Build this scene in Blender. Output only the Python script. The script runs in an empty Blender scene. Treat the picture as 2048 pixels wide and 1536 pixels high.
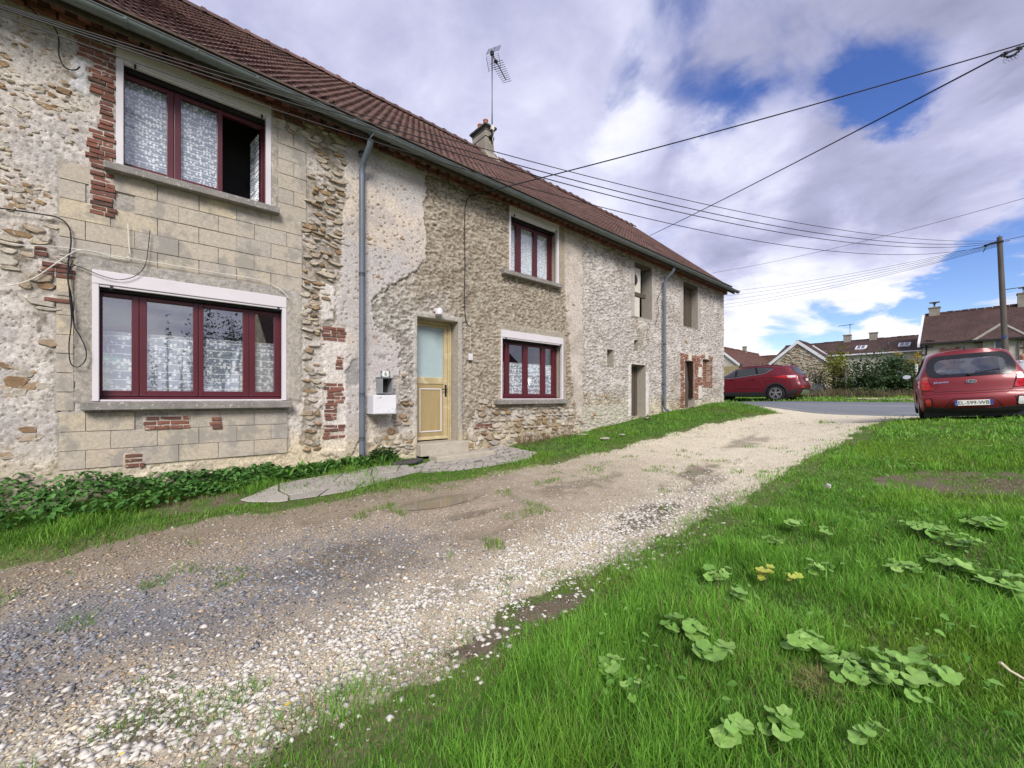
import bpy, bmesh, math, random
import numpy as np
from mathutils import Vector, Matrix
from mathutils.bvhtree import BVHTree
from math import radians as R, pi, sin, cos, tan

random.seed(7); rng = np.random.default_rng(11)
SC = bpy.context.scene; COL = SC.collection

# ------------------------------------------------------------------ camera (the facade is the plane y = 0, running along +x)
F, CX, HY, VPX, E = 820.0, 1024.0, 795.0, 1954.0, 1.5
TH = math.atan2(VPX - CX, F); CT, ST = cos(TH), sin(TH)
D = 10.0 * CT
CAM = Vector((0, -D, E)); FW = Vector((CT, ST, 0)); RT = Vector((ST, -CT, 0)); UP = Vector((0, 0, 1))
cd = bpy.data.cameras.new('camera'); co = bpy.data.objects.new('camera', cd); COL.objects.link(co)
co.location = CAM; co.rotation_euler = (pi / 2, 0, -(pi / 2 - TH))
cd.sensor_width = 36; cd.lens = F / 2048 * 36; cd.shift_y = 27 / 2048; cd.clip_start = 0.05; cd.clip_end = 3000
SC.camera = co

# ------------------------------------------------------------------ sky, sun, exposure
SUN_EL, SUN_AZ = 38, 236          # azimuth of the sun's place, degrees counter-clockwise from +x
EXPOSURE = 1.6
SC.view_settings.view_transform = 'Standard'; SC.view_settings.look = 'None'
SC.view_settings.exposure = EXPOSURE; SC.view_settings.gamma = 1; SC.view_settings.use_curve_mapping = False
sl = bpy.data.lights.new('sun', 'SUN'); sl.energy = 1.5; sl.angle = R(24); sl.color = (1, .955, .89)
so = bpy.data.objects.new('sun', sl); COL.objects.link(so)
sdir = Vector((cos(R(SUN_AZ)) * cos(R(SUN_EL)), sin(R(SUN_AZ)) * cos(R(SUN_EL)), sin(R(SUN_EL))))
so.rotation_euler = sdir.to_track_quat('Z', 'Y').to_euler()

def ray(u, v): return FW + RT * ((u - CX) / F) + UP * ((HY - v) / F)

W = bpy.data.worlds.new('World'); SC.world = W; W.use_nodes = True
def build_sky():
    nt = W.node_tree; N = nt.nodes; L = nt.links; N.clear()
    def nd(t, **k):
        n = N.new(t)
        for a, b in k.items(): setattr(n, a, b)
        return n
    def mth(op, a, b=None, c=None, clamp=False):
        n = nd('ShaderNodeMath', operation=op, use_clamp=clamp)
        for i, x in enumerate((a, b, c)):
            if x is None: continue
            if isinstance(x, (int, float)): n.inputs[i].default_value = x
            else: L.new(x, n.inputs[i])
        return n.outputs[0]
    sky = nd('ShaderNodeTexSky', sky_type='NISHITA'); sky.sun_disc = False
    sky.sun_elevation = R(SUN_EL); sky.sun_rotation = R(90 - SUN_AZ); sky.dust_density = .4; sky.ozone_density = 2.2
    b1 = nd('ShaderNodeBackground'); b1.inputs[1].default_value = .056
    hs = nd('ShaderNodeHueSaturation'); hs.inputs['Saturation'].default_value = 1.25; hs.inputs['Hue'].default_value = .522
    L.new(sky.outputs[0], hs.inputs['Color']); L.new(hs.outputs[0], b1.inputs[0])
    tc = nd('ShaderNodeTexCoord'); nrm = nd('ShaderNodeVectorMath', operation='NORMALIZE'); L.new(tc.outputs['Generated'], nrm.inputs[0])
    dirv = nrm.outputs[0]
    sx = nd('ShaderNodeSeparateXYZ'); L.new(dirv, sx.inputs[0])
    zc = mth('ADD', mth('MAXIMUM', sx.outputs[2], 0.0), .22)
    cb = nd('ShaderNodeCombineXYZ'); L.new(mth('DIVIDE', sx.outputs[0], zc), cb.inputs[0]); L.new(mth('DIVIDE', sx.outputs[1], zc), cb.inputs[1])
    def noise(scale, det, rough, dist, off):
        mp = nd('ShaderNodeMapping'); mp.inputs['Location'].default_value = off; L.new(cb.outputs[0], mp.inputs[0])
        n = nd('ShaderNodeTexNoise'); n.inputs['Scale'].default_value = scale; n.inputs['Detail'].default_value = det
        n.inputs['Roughness'].default_value = rough; n.inputs['Distortion'].default_value = dist
        L.new(mp.outputs[0], n.inputs['Vector']); return n
    n1 = noise(1.7, 9, .58, .5, (3.1, 1.7, 0)); n2 = noise(1.15, 8, .55, .6, (7.4, 2.2, .3)); n3 = noise(3.2, 6, .6, .3, (1.2, 9.1, .7))
    wv = nd('ShaderNodeVectorMath', operation='SUBTRACT'); L.new(n3.outputs['Color'], wv.inputs[0]); wv.inputs[1].default_value = (.5, .5, .5)
    wsc = nd('ShaderNodeVectorMath', operation='SCALE'); L.new(wv.outputs[0], wsc.inputs[0]); wsc.inputs['Scale'].default_value = .20
    wad = nd('ShaderNodeVectorMath', operation='ADD'); L.new(wsc.outputs[0], wad.inputs[0]); L.new(dirv, wad.inputs[1])
    wn = nd('ShaderNodeVectorMath', operation='NORMALIZE'); L.new(wad.outputs[0], wn.inputs[0])
    def blob(u, v, r0, r1=0.0):
        c = ray(u, v).normalized()
        d = nd('ShaderNodeVectorMath', operation='DOT_PRODUCT'); L.new(wn.outputs[0], d.inputs[0]); d.inputs[1].default_value = c
        m = nd('ShaderNodeMapRange', interpolation_type='SMOOTHSTEP'); L.new(d.outputs['Value'], m.inputs[0])
        m.inputs[1].default_value = cos(R(r0)); m.inputs[2].default_value = cos(R(r1)); return m.outputs[0]
    cover = mth('ADD', mth('MULTIPLY', mth('SUBTRACT', n1.outputs[0], .5), 1.5), .52)
    # gaps in the cloud deck (negative) and thick cloud banks (positive), by compass direction and height
    for (u, v, r, a) in ((1770, 140, 5.2, -.16), (1715, 200, 4.2, -.13), (1860, 90, 4, -.06), (1400, 200, 6, -.17), (1490, 190, 4, -.08), (1240, 170, 5, -.12), (1995, 450, 6, -.28), (1610, 660, 5.5, -.24), (1690, 655, 4, -.20),
                         (1880, 600, 5, -.30), (1960, 540, 5, -.16), (1820, 500, 4, .08), (1560, 780, 9, .06), (500, 60, 34, .30), (1000, 100, 20, .14), (1900, 330, 9, .20), (1560, 400, 11, .20), (1300, 330, 8, .12), (1750, 440, 7, .12), (1760, 690, 3, .12), (1500, 560, 8, .12), (1560, 60, 8, .14)):
        cover = mth('ADD', cover, mth('MULTIPLY', blob(u, v, r), a))
    mk = nd('ShaderNodeMapRange', interpolation_type='SMOOTHSTEP'); L.new(cover, mk.inputs[0]); mk.inputs[1].default_value = .20; mk.inputs[2].default_value = .52
    br = mth('ADD', mth('MULTIPLY', n2.outputs[0], .80), mth('MULTIPLY', n3.outputs[0], .42))
    for (u, v, r, a) in ((1250, 265, 6, .16), (1480, 320, 8, .20), (1880, 190, 5, .16), (1650, 620, 11, .26), (1930, 640, 8, .25), (1500, 690, 9, .16), (2000, 330, 6, .12),
                         (400, 60, 26, -.08), (1000, 60, 18, -.10), (1600, 60, 14, -.12), (1720, 420, 11, -.14), (1950, 60, 9, -.07), (1500, 500, 7, -.05), (1400, 440, 7, -.10), (1950, 230, 7, -.10), (1050, 250, 8, .07), (1560, 520, 5, .10), (1300, 330, 6, -.04)):
        br = mth('ADD', br, mth('MULTIPLY', blob(u, v, r), a))
    br = mth('SUBTRACT', br, .055); hz = nd('ShaderNodeMapRange', interpolation_type='SMOOTHSTEP'); L.new(sx.outputs[2], hz.inputs[0]); hz.inputs[1].default_value = .3; hz.inputs[2].default_value = 0.0
    br = mth('ADD', br, mth('MULTIPLY', hz.outputs[0], .14))
    rp = nd('ShaderNodeValToRGB'); L.new(br, rp.inputs[0]); e = rp.color_ramp.elements
    e[0].position = .30; e[0].color = (.155, .162, .235, 1); e[1].position = .86; e[1].color = (.50, .50, .53, 1)
    for p, c in ((.48, (.245, .25, .355, 1)), (.61, (.33, .335, .435, 1)), (.74, (.43, .435, .505, 1))):
        q = e.new(p); q.color = c
    b2 = nd('ShaderNodeBackground'); L.new(rp.outputs[0], b2.inputs[0]); b2.inputs[1].default_value = .72
    mx = nd('ShaderNodeMixShader'); L.new(mk.outputs[0], mx.inputs[0]); L.new(b1.outputs[0], mx.inputs[1]); L.new(b2.outputs[0], mx.inputs[2])
    out = nd('ShaderNodeOutputWorld'); L.new(mx.outputs[0], out.inputs[0])
build_sky()
W.cycles.sampling_method = 'MANUAL'; W.cycles.sample_map_resolution = 512
SC.cycles.max_bounces = 8; SC.cycles.transparent_max_bounces = 16
SC.cycles.use_denoising = True

# ------------------------------------------------------------------ numeric noise
def _h(ix, iy, s):
    h = (ix.astype(np.int64) * 374761393 + iy.astype(np.int64) * 668265263 + s * 1442695041) & 0xffffffff
    h = ((h ^ (h >> 13)) * 1274126177) & 0xffffffff
    return ((h ^ (h >> 16)) & 0xffffff) / float(0xffffff)
def vn(x, y, s=0):
    x = np.asarray(x, float); y = np.asarray(y, float)
    ix = np.floor(x); iy = np.floor(y); fx = x - ix; fy = y - iy
    fx = fx * fx * (3 - 2 * fx); fy = fy * fy * (3 - 2 * fy)
    a = _h(ix, iy, s); b = _h(ix + 1, iy, s); c = _h(ix, iy + 1, s); d = _h(ix + 1, iy + 1, s)
    return (a * (1 - fx) + b * fx) * (1 - fy) + (c * (1 - fx) + d * fx) * fy
def fbm(x, y, sc, o=4, s=0, g=.5):
    x = np.asarray(x, float) / sc; y = np.asarray(y, float) / sc; a = 1.0; t = 0; w = 0
    for i in range(o):
        t = t + a * vn(x, y, s + i * 17); w += a; a *= g; x = x * 2.03 + 3.7; y = y * 2.03 + 1.3
    return t / w
def worley(x, y, sc, s=0):
    x = np.asarray(x, float) / sc; y = np.asarray(y, float) / sc
    ix = np.floor(x); iy = np.floor(y); f1 = np.full(x.shape, 9.0); idv = np.zeros(x.shape)
    for i in (-1, 0, 1):
        for j in (-1, 0, 1):
            cx = ix + i; cy = iy + j
            d = (cx + _h(cx, cy, s) - x) ** 2 + (cy + _h(cx, cy, s + 5) - y) ** 2
            m = d < f1; f1 = np.where(m, d, f1); idv = np.where(m, _h(cx, cy, s + 9), idv)
    return np.sqrt(f1), idv
def sst(a, b, x): t = np.clip((x - a) / (b - a), 0, 1); return t * t * (3 - 2 * t)
def inpoly(x, y, P):
    x = np.asarray(x, float); y = np.asarray(y, float); r = np.zeros(x.shape, bool); n = len(P)
    for i in range(n):
        x0, y0 = P[i][0], P[i][1]; x1, y1 = P[(i + 1) % n][0], P[(i + 1) % n][1]
        if y0 == y1: continue
        c = ((y0 > y) != (y1 > y)) & (x < (x1 - x0) * (y - y0) / (y1 - y0) + x0)
        r ^= c
    return r

# ------------------------------------------------------------------ places: a point of the photograph on a plane / on the ground
def at_y(u, v, y=0.0):
    r = ray(u, v); return CAM + r * ((y + D) / r.y)
def at_x(u, v, x):
    r = ray(u, v); return CAM + r * (x / r.x)
def at_d(u, v, Y): return CAM + ray(u, v) * Y
def wt(u): return (F * 10 / (VPX - u) - D * ST) / CT
def wz(u, v): return E + (HY - v) * 10.0 / (VPX - u)
def wp(P): return [(wt(u), wz(u, v)) for u, v in P]

# terrain: thin plate through heights read off the place (z relative to the eye)
_C = np.array([(0, -6.6, -1.5), (-3, -6.6, -1.56), (-4, -3, -1.5), (-3, 0, -1.27), (0, 0, -1.12), (2.6, 0, -1.03), (4.2, 0, -1.08), (6, 0, -1.0), (8.2, 0, -.89), (10.9, 0, -.6), (14, 0, -.38),
               (17, 0, -.2), (17, .8, -.2), (0, -1.4, -1.33), (3, -1.7, -1.24), (3, -4.4, -1.42), (6, -4, -1.2), (6, -1.8, -1.12), (9, -2.4, -.92), (10, -4, -.93), (14, -4, -.72), (17.3, -3, -.57),
               (17.4, 1.5, -.45), (22, 0, -.2), (22, -6, -.2), (21, 6, -.3), (12.4, -5.6, -.53), (12.4, -7.3, -.43), (8, -8, -.95), (5, -8, -1.25), (3, -9, -1.46), (0, -11, -1.6), (17.3, -8, -.5),
               (25, 0, -.06), (25, -8, -.1), (30, -2, .0), (44, -5, .1), (44, 8, .1), (60, -30, .3), (70, 20, .6), (130, 0, 1.5), (-10, 0, -1.6), (-25, -15, -2), (-60, -60, -2.5), (60, -90, -.5),
               (0, 30, -.8), (15, 10, -.2), (40, 50, .5), (-60, 60, -2), (150, 120, 2), (150, -150, 0), (-150, -150, -4), (-150, 150, -3)], float)
def _tps():
    n = len(_C); d = np.hypot(_C[:, None, 0] - _C[None, :, 0], _C[:, None, 1] - _C[None, :, 1]) + 1e-9
    K = d * d * np.log(d) + np.eye(n) * .25
    P = np.c_[np.ones(n), _C[:, :2]]
    A = np.block([[K, P], [P.T, np.zeros((3, 3))]]); return np.linalg.solve(A, np.r_[_C[:, 2], 0, 0, 0])
_Wt = _tps()
PUD = []          # puddle hollows: x, y, rx, ry
def H0(x, y):
    x = np.atleast_1d(np.asarray(x, float)); y = np.atleast_1d(np.asarray(y, float)); sh = x.shape; x = x.ravel(); y = y.ravel()
    xc = np.clip(x, -150, 150); yc = np.clip(y, -150, 150); z = np.full(x.shape, _Wt[-3]) + _Wt[-2] * xc + _Wt[-1] * yc
    for i in range(len(_C)):
        d = np.hypot(xc - _C[i, 0], yc - _C[i, 1]) + 1e-9; z = z + _Wt[i] * d * d * np.log(d)
    return (z + E).reshape(sh)
def H(x, y):
    z = H0(x, y)
    x = np.atleast_1d(np.asarray(x, float)); y = np.atleast_1d(np.asarray(y, float))
    near = np.exp(-((x - 4) ** 2 + (y + 4) ** 2) / 260)
    z = z + near * ((fbm(x, y, 1.3, 3, 5) - .5) * .07 + (fbm(x, y, .25, 2, 8) - .5) * .018)
    for (px, py, rx, ry, pz) in PUD:
        q = ((x - px) / rx) ** 2 + ((y - py) / ry) ** 2
        w = sst(2.2, .55, q); z = z * (1 - w) + (pz - .035 * sst(1.25, .0, q)) * w
    return z
def hz(x, y): return float(H(x, y)[0])
def gp(u, v):
    r = ray(u, v); z = .2
    for _ in range(25):
        k = (z - E) / r.z if abs(r.z) > 1e-6 else 40
        k = min(max(k, .3), 120); p = CAM + r * k; z = .5 * z + .5 * float(H0(p.x, p.y)[0])
    return p
for (u, v, rx, ry) in ((880, 1000, .62, .27), (950, 1024, .36, .10), (975, 1062, .30, .09), (685, 1028, .50, .09)):
    p = gp(u, v); PUD.append((p.x, p.y, rx, ry, float(H0(p.x, p.y)[0]) - .012))

# ------------------------------------------------------------------ objects
def link(o, parent=None):
    COL.objects.link(o)
    if parent is not None: o.parent = parent
    return o
def tag(o, label=None, cat=None, group=None, kind=None):
    if label: o['label'] = label
    if cat: o['category'] = cat
    if group: o['group'] = group
    if kind: o['kind'] = kind
    return o
def empty(name, loc, label, cat, group=None, rot=(0, 0, 0)):
    o = bpy.data.objects.new(name, None); o.location = loc; o.rotation_euler = rot; o.empty_display_size = .2
    link(o); return tag(o, label, cat, group)
def npmesh(name, V, Fa, mat, parent=None, col=None, rnd=None, smooth=False):
    me = bpy.data.meshes.new(name); V = np.ascontiguousarray(V, np.float32); Fa = np.ascontiguousarray(Fa, np.int32)
    me.vertices.add(len(V)); me.vertices.foreach_set('co', V.ravel()); me.loops.add(Fa.size); me.loops.foreach_set('vertex_index', Fa.ravel())
    me.polygons.add(len(Fa)); me.polygons.foreach_set('loop_start', np.arange(0, Fa.size, Fa.shape[1], dtype=np.int32))
    if smooth: me.polygons.foreach_set('use_smooth', np.ones(len(Fa), bool))
    if col is not None:
        a = me.attributes.new('col', 'FLOAT_COLOR', 'POINT'); c = np.ones((len(V), 4), np.float32); c[:, :3] = col; a.data.foreach_set('color', c.ravel())
    if rnd is not None:
        a = me.attributes.new('rnd', 'FLOAT', 'POINT'); a.data.foreach_set('value', np.ascontiguousarray(rnd, np.float32))
    me.update(calc_edges=True)
    if mat: me.materials.append(mat)
    return link(bpy.data.objects.new(name, me), parent)

class MB:
    def __init__(s, T=None): s.v = []; s.f = []; s.T = T
    def add(s, pts, faces):
        n = len(s.v); s.v += [Vector(p) for p in pts]; s.f += [tuple(n + i for i in f) for f in faces]; return s
    def box(s, x0, x1, y0, y1, z0, z1):
        return s.add([(x, y, z) for x in (x0, x1) for y in (y0, y1) for z in (z0, z1)], [(0, 1, 3, 2), (4, 6, 7, 5), (0, 4, 5, 1), (2, 3, 7, 6), (0, 2, 6, 4), (1, 5, 7, 3)])
    def obox(s, c, sz, M=None):
        M = M or Matrix.Identity(3); c = Vector(c); P = [c + M @ Vector((x * sz[0] / 2, y * sz[1] / 2, z * sz[2] / 2)) for x in (-1, 1) for y in (-1, 1) for z in (-1, 1)]
        return s.add(P, [(0, 1, 3, 2), (4, 6, 7, 5), (0, 4, 5, 1), (2, 3, 7, 6), (0, 2, 6, 4), (1, 5, 7, 3)])
    def beam(s, p0, p1, w, h, up=(0, 0, 1)):
        p0 = Vector(p0); p1 = Vector(p1); d = p1 - p0; L = d.length; d.normalize(); sd = d.cross(Vector(up))
        if sd.length < 1e-4: sd = Vector((1, 0, 0))
        sd.normalize(); u = sd.cross(d); M = Matrix((d, sd, u)).transposed(); return s.obox((p0 + p1) / 2, (L, w, h), M)
    def quad(s, *P): return s.add(P, [tuple(range(len(P)))])
    def prism(s, P, vec):
        n = len(P); vec = Vector(vec); return s.add([Vector(p) for p in P] + [Vector(p) + vec for p in P], [tuple(range(n - 1, -1, -1)), tuple(range(n, 2 * n))] + [(i, (i + 1) % n, n + (i + 1) % n, n + i) for i in range(n)])
    def tube(s, pts, r, n=6, cap=True):
        pts = [Vector(p) for p in pts]; m = len(pts); rs = r if isinstance(r, (list, tuple)) else [r] * m; ref = Vector((0, 0, 1)); V = []
        for i, p in enumerate(pts):
            t = (pts[min(i + 1, m - 1)] - pts[max(i - 1, 0)]).normalized()
            a = t.cross(ref)
            if a.length < .05: a = t.cross(Vector((1, 0, 0)))
            a.normalize(); b = t.cross(a); ref = ref if abs(t.dot(ref)) < .95 else b
            V += [p + (a * cos(2 * pi * k / n) + b * sin(2 * pi * k / n)) * rs[i] for k in range(n)]
        Fs = [(i * n + k, i * n + (k + 1) % n, (i + 1) * n + (k + 1) % n, (i + 1) * n + k) for i in range(m - 1) for k in range(n)]
        if cap: Fs += [tuple(range(n - 1, -1, -1)), tuple((m - 1) * n + k for k in range(n))]
        return s.add(V, Fs)
    def cyl(s, p0, p1, r0, r1=None, n=12): return s.tube([p0, p1], [r0, r0 if r1 is None else r1], n)
    def lathe(s, prof, c, n=16, ax='z'):
        c = Vector(c); V = []
        for (r, h) in prof:
            for k in range(n):
                a = 2 * pi * k / n
                V.append(c + (Vector((r * cos(a), r * sin(a), h)) if ax == 'z' else Vector((r * cos(a), h, r * sin(a)))))
        m = len(prof); return s.add(V, [(i * n + k, i * n + (k + 1) % n, (i + 1) * n + (k + 1) % n, (i + 1) * n + k) for i in range(m - 1) for k in range(n)] + [tuple(range(n - 1, -1, -1)), tuple((m - 1) * n + k for k in range(n))])
    def ball(s, c, r, n=10, m=7):
        c = Vector(c); r = Vector(r) if not isinstance(r, (int, float)) else Vector((r, r, r)); V = [c + Vector((0, 0, r.z))]
        for i in range(1, m):
            for k in range(n): V.append(c + Vector((r.x * sin(pi * i / m) * cos(2 * pi * k / n), r.y * sin(pi * i / m) * sin(2 * pi * k / n), r.z * cos(pi * i / m))))
        V.append(c - Vector((0, 0, r.z))); Fs = [(0, 1 + k, 1 + (k + 1) % n) for k in range(n)]
        Fs += [(1 + i * n + k, 1 + (i + 1) * n + k, 1 + (i + 1) * n + (k + 1) % n, 1 + i * n + (k + 1) % n) for i in range(m - 2) for k in range(n)]
        q = len(V) - 1; Fs += [(q, 1 + (m - 2) * n + (k + 1) % n, 1 + (m - 2) * n + k) for k in range(n)]; return s.add(V, Fs)
    def build(s, name, mat, parent=None, smooth=False, bev=0, seg=1):
        me = bpy.data.meshes.new(name); me.from_pydata([tuple(v) for v in s.v], [], s.f)
        bm = bmesh.new(); bm.from_mesh(me); bmesh.ops.recalc_face_normals(bm, faces=bm.faces[:])
        if bev:
            ed = [e for e in bm.edges if len(e.link_faces) == 2 and e.calc_face_angle(0) > .5]
            bmesh.ops.bevel(bm, geom=ed, offset=bev, segments=seg, affect='EDGES', profile=.6)
        bm.to_mesh(me); bm.free()
        if smooth:
            me.polygons.foreach_set('use_smooth', np.ones(len(me.polygons), bool)); me.set_sharp_from_angle(angle=R(40))
        if mat: me.materials.append(mat)
        return link(bpy.data.objects.new(name, me), parent)

def protodata(V, T): return np.array(V, float), np.array(T, int)
def pieces(name, protos, items, mat, parent, limit=300):
    """items: (proto index, 4x4 matrix, size). The largest as seen become parts of their own, the rest one part of kind stuff."""
    if not items: return
    def px(it):
        p = Vector(it[1].translation); d = p - CAM; dep = d.dot(FW)
        if dep < .2: return 0
        u = d.dot(RT) / dep * F + CX; v = HY - d.z / dep * F
        k = it[2] / dep
        return k if -40 < u < 2090 and -40 < v < 1580 else k * .001
    its = sorted(items, key=px, reverse=True); ms = {}
    for (pi_, Mx, sz) in its[:limit]:
        if pi_ not in ms:
            V, T = protos[pi_]; me = bpy.data.meshes.new(name); me.from_pydata(V.tolist(), [], T.tolist()); me.materials.append(mat); ms[pi_] = me
        o = bpy.data.objects.new(name, ms[pi_]); o.matrix_local = Mx; link(o, parent)
    rest = its[limit:]
    if rest:
        Vs = []; Ts = []; Rs = []; n = 0
        for (pi_, Mx, sz) in rest:
            V, T = protos[pi_]; M4 = np.array(Mx); Vs.append(V @ M4[:3, :3].T + M4[:3, 3]); Ts.append(T + n); n += len(V); Rs.append(np.full(len(V), random.random()))
        o = npmesh(name, np.concatenate(Vs), np.concatenate(Ts), mat, parent, rnd=np.concatenate(Rs)); o['kind'] = 'stuff'

# ------------------------------------------------------------------ materials
def mat(name, col=(.5, .5, .5), rough=.85, spec=.3, metal=0.0, var=(8, .12), var2=None, bump=None, bump2=None, ramp=None, attr=None, obj=False, stain=None, trans=0.0, coat=0, stretch=None, wave=None, emit=None):
    m = bpy.data.materials.new(name); m.use_nodes = True; nt = m.node_tree; N = nt.nodes; L = nt.links; bs = N['Principled BSDF']; out = N['Material Output']
    def nd(t, **k):
        n = N.new(t)
        for a, b in k.items(): setattr(n, a, b)
        return n
    if obj: pos = nd('ShaderNodeTexCoord').outputs['Object']
    else: pos = nd('ShaderNodeNewGeometry').outputs['Position']
    if stretch:
        mp = nd('ShaderNodeMapping'); mp.inputs['Scale'].default_value = stretch; L.new(pos, mp.inputs[0]); pos = mp.outputs[0]
    if ramp:
        at = nd('ShaderNodeAttribute', attribute_name='rnd'); oi = nd('ShaderNodeObjectInfo'); ad = nd('ShaderNodeMath', operation='ADD'); L.new(at.outputs['Fac'], ad.inputs[0]); L.new(oi.outputs['Random'], ad.inputs[1])
        fr = nd('ShaderNodeMath', operation='FRACT'); L.new(ad.outputs[0], fr.inputs[0]); rp = nd('ShaderNodeValToRGB'); L.new(fr.outputs[0], rp.inputs[0]); e = rp.color_ramp.elements
        for i, (p, c) in enumerate(ramp):
            q = e[i] if i < 2 else e.new(p); q.position = p; q.color = (*c, 1)
        c = rp.outputs[0]
    elif attr:
        c = nd('ShaderNodeAttribute', attribute_name=attr).outputs['Color']
    else:
        rgb = nd('ShaderNodeRGB'); rgb.outputs[0].default_value = (*col, 1); c = rgb.outputs[0]
    def noise(sc, det=5, ro=.6):
        n = nd('ShaderNodeTexNoise'); n.inputs['Scale'].default_value = sc; n.inputs['Detail'].default_value = det; n.inputs['Roughness'].default_value = ro; L.new(pos, n.inputs['Vector']); return n.outputs[0]
    for vv in (var, var2):
        if not vv: continue
        mr = nd('ShaderNodeMapRange'); L.new(noise(vv[0]), mr.inputs[0]); mr.inputs[1].default_value = .3; mr.inputs[2].default_value = .7; mr.inputs[3].default_value = 1 - vv[1]; mr.inputs[4].default_value = 1 + vv[1]; mr.clamp = False
        sc = nd('ShaderNodeVectorMath', operation='SCALE'); L.new(c, sc.inputs[0]); L.new(mr.outputs[0], sc.inputs['Scale']); c = sc.outputs[0]
    if stain:      # (scale, threshold, colour, amount)
        mr = nd('ShaderNodeMapRange', interpolation_type='SMOOTHSTEP'); L.new(noise(stain[0], 7, .65), mr.inputs[0]); mr.inputs[1].default_value = stain[1]; mr.inputs[2].default_value = stain[1] + .09; mr.inputs[4].default_value = stain[3]
        mx = nd('ShaderNodeMix', data_type='RGBA'); L.new(mr.outputs[0], mx.inputs[0]); L.new(c, mx.inputs[6]); mx.inputs[7].default_value = (*stain[2], 1); c = mx.outputs[2]
    L.new(c, bs.inputs['Base Color']); bs.inputs['Roughness'].default_value = rough; bs.inputs['Specular IOR Level'].default_value = spec; bs.inputs['Metallic'].default_value = metal
    if coat: bs.inputs['Coat Weight'].default_value = coat; bs.inputs['Coat Roughness'].default_value = .06
    if emit: bs.inputs['Emission Color'].default_value = (*emit[:3], 1); bs.inputs['Emission Strength'].default_value = emit[3]
    hn = None
    for bb in (bump, bump2):
        if not bb: continue
        bp = nd('ShaderNodeBump'); bp.inputs['Strength'].default_value = bb[1]; bp.inputs['Distance'].default_value = bb[2] if len(bb) > 2 else .01; L.new(noise(bb[0], 6, .65), bp.inputs['Height'])
        if hn: L.new(hn, bp.inputs['Normal'])
        hn = bp.outputs[0]
    if wave:       # (axis scale vector, distance) : courses of tiles or boards seen from far
        mp = nd('ShaderNodeMapping'); mp.inputs['Scale'].default_value = wave[0]; L.new(pos, mp.inputs[0]); w = nd('ShaderNodeTexBrick'); L.new(mp.outputs[0], w.inputs[0]); w.inputs['Scale'].default_value = 1
        w.inputs['Mortar Size'].default_value = .04; bp = nd('ShaderNodeBump', invert=True); bp.inputs['Distance'].default_value = wave[1]; L.new(w.outputs['Fac'], bp.inputs['Height'])
        if hn: L.new(hn, bp.inputs['Normal'])
        hn = bp.outputs[0]
    if hn: L.new(hn, bs.inputs['Normal'])
    if trans:
        tr = nd('ShaderNodeBsdfTranslucent'); L.new(c, tr.inputs[0]); mx = nd('ShaderNodeMixShader'); mx.inputs[0].default_value = trans; L.new(bs.outputs[0], mx.inputs[1]); L.new(tr.outputs[0], mx.inputs[2]); L.new(mx.outputs[0], out.inputs[0])
    return m
def glass(name, refl=.3, tint=(.8, .85, .85), rough=.01, graze=1.0):
    m = bpy.data.materials.new(name); m.use_nodes = True; nt = m.node_tree; N = nt.nodes; L = nt.links; N.remove(N['Principled BSDF'])
    g = N.new('ShaderNodeBsdfGlossy'); g.inputs['Roughness'].default_value = rough; t = N.new('ShaderNodeBsdfTransparent'); t.inputs[0].default_value = (*tint, 1)
    lw = N.new('ShaderNodeLayerWeight'); lw.inputs[0].default_value = .5; pw = N.new('ShaderNodeMath'); pw.operation = 'POWER'; pw.inputs[1].default_value = 4.5; L.new(lw.outputs['Facing'], pw.inputs[0])
    ma = N.new('ShaderNodeMath'); ma.operation = 'MULTIPLY_ADD'; ma.inputs[1].default_value = (1 - refl) * graze; ma.inputs[2].default_value = refl; L.new(pw.outputs[0], ma.inputs[0])
    mx = N.new('ShaderNodeMixShader'); L.new(ma.outputs[0], mx.inputs[0]); L.new(t.outputs[0], mx.inputs[1]); L.new(g.outputs[0], mx.inputs[2]); L.new(mx.outputs[0], N['Material Output'].inputs[0]); return m
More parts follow.
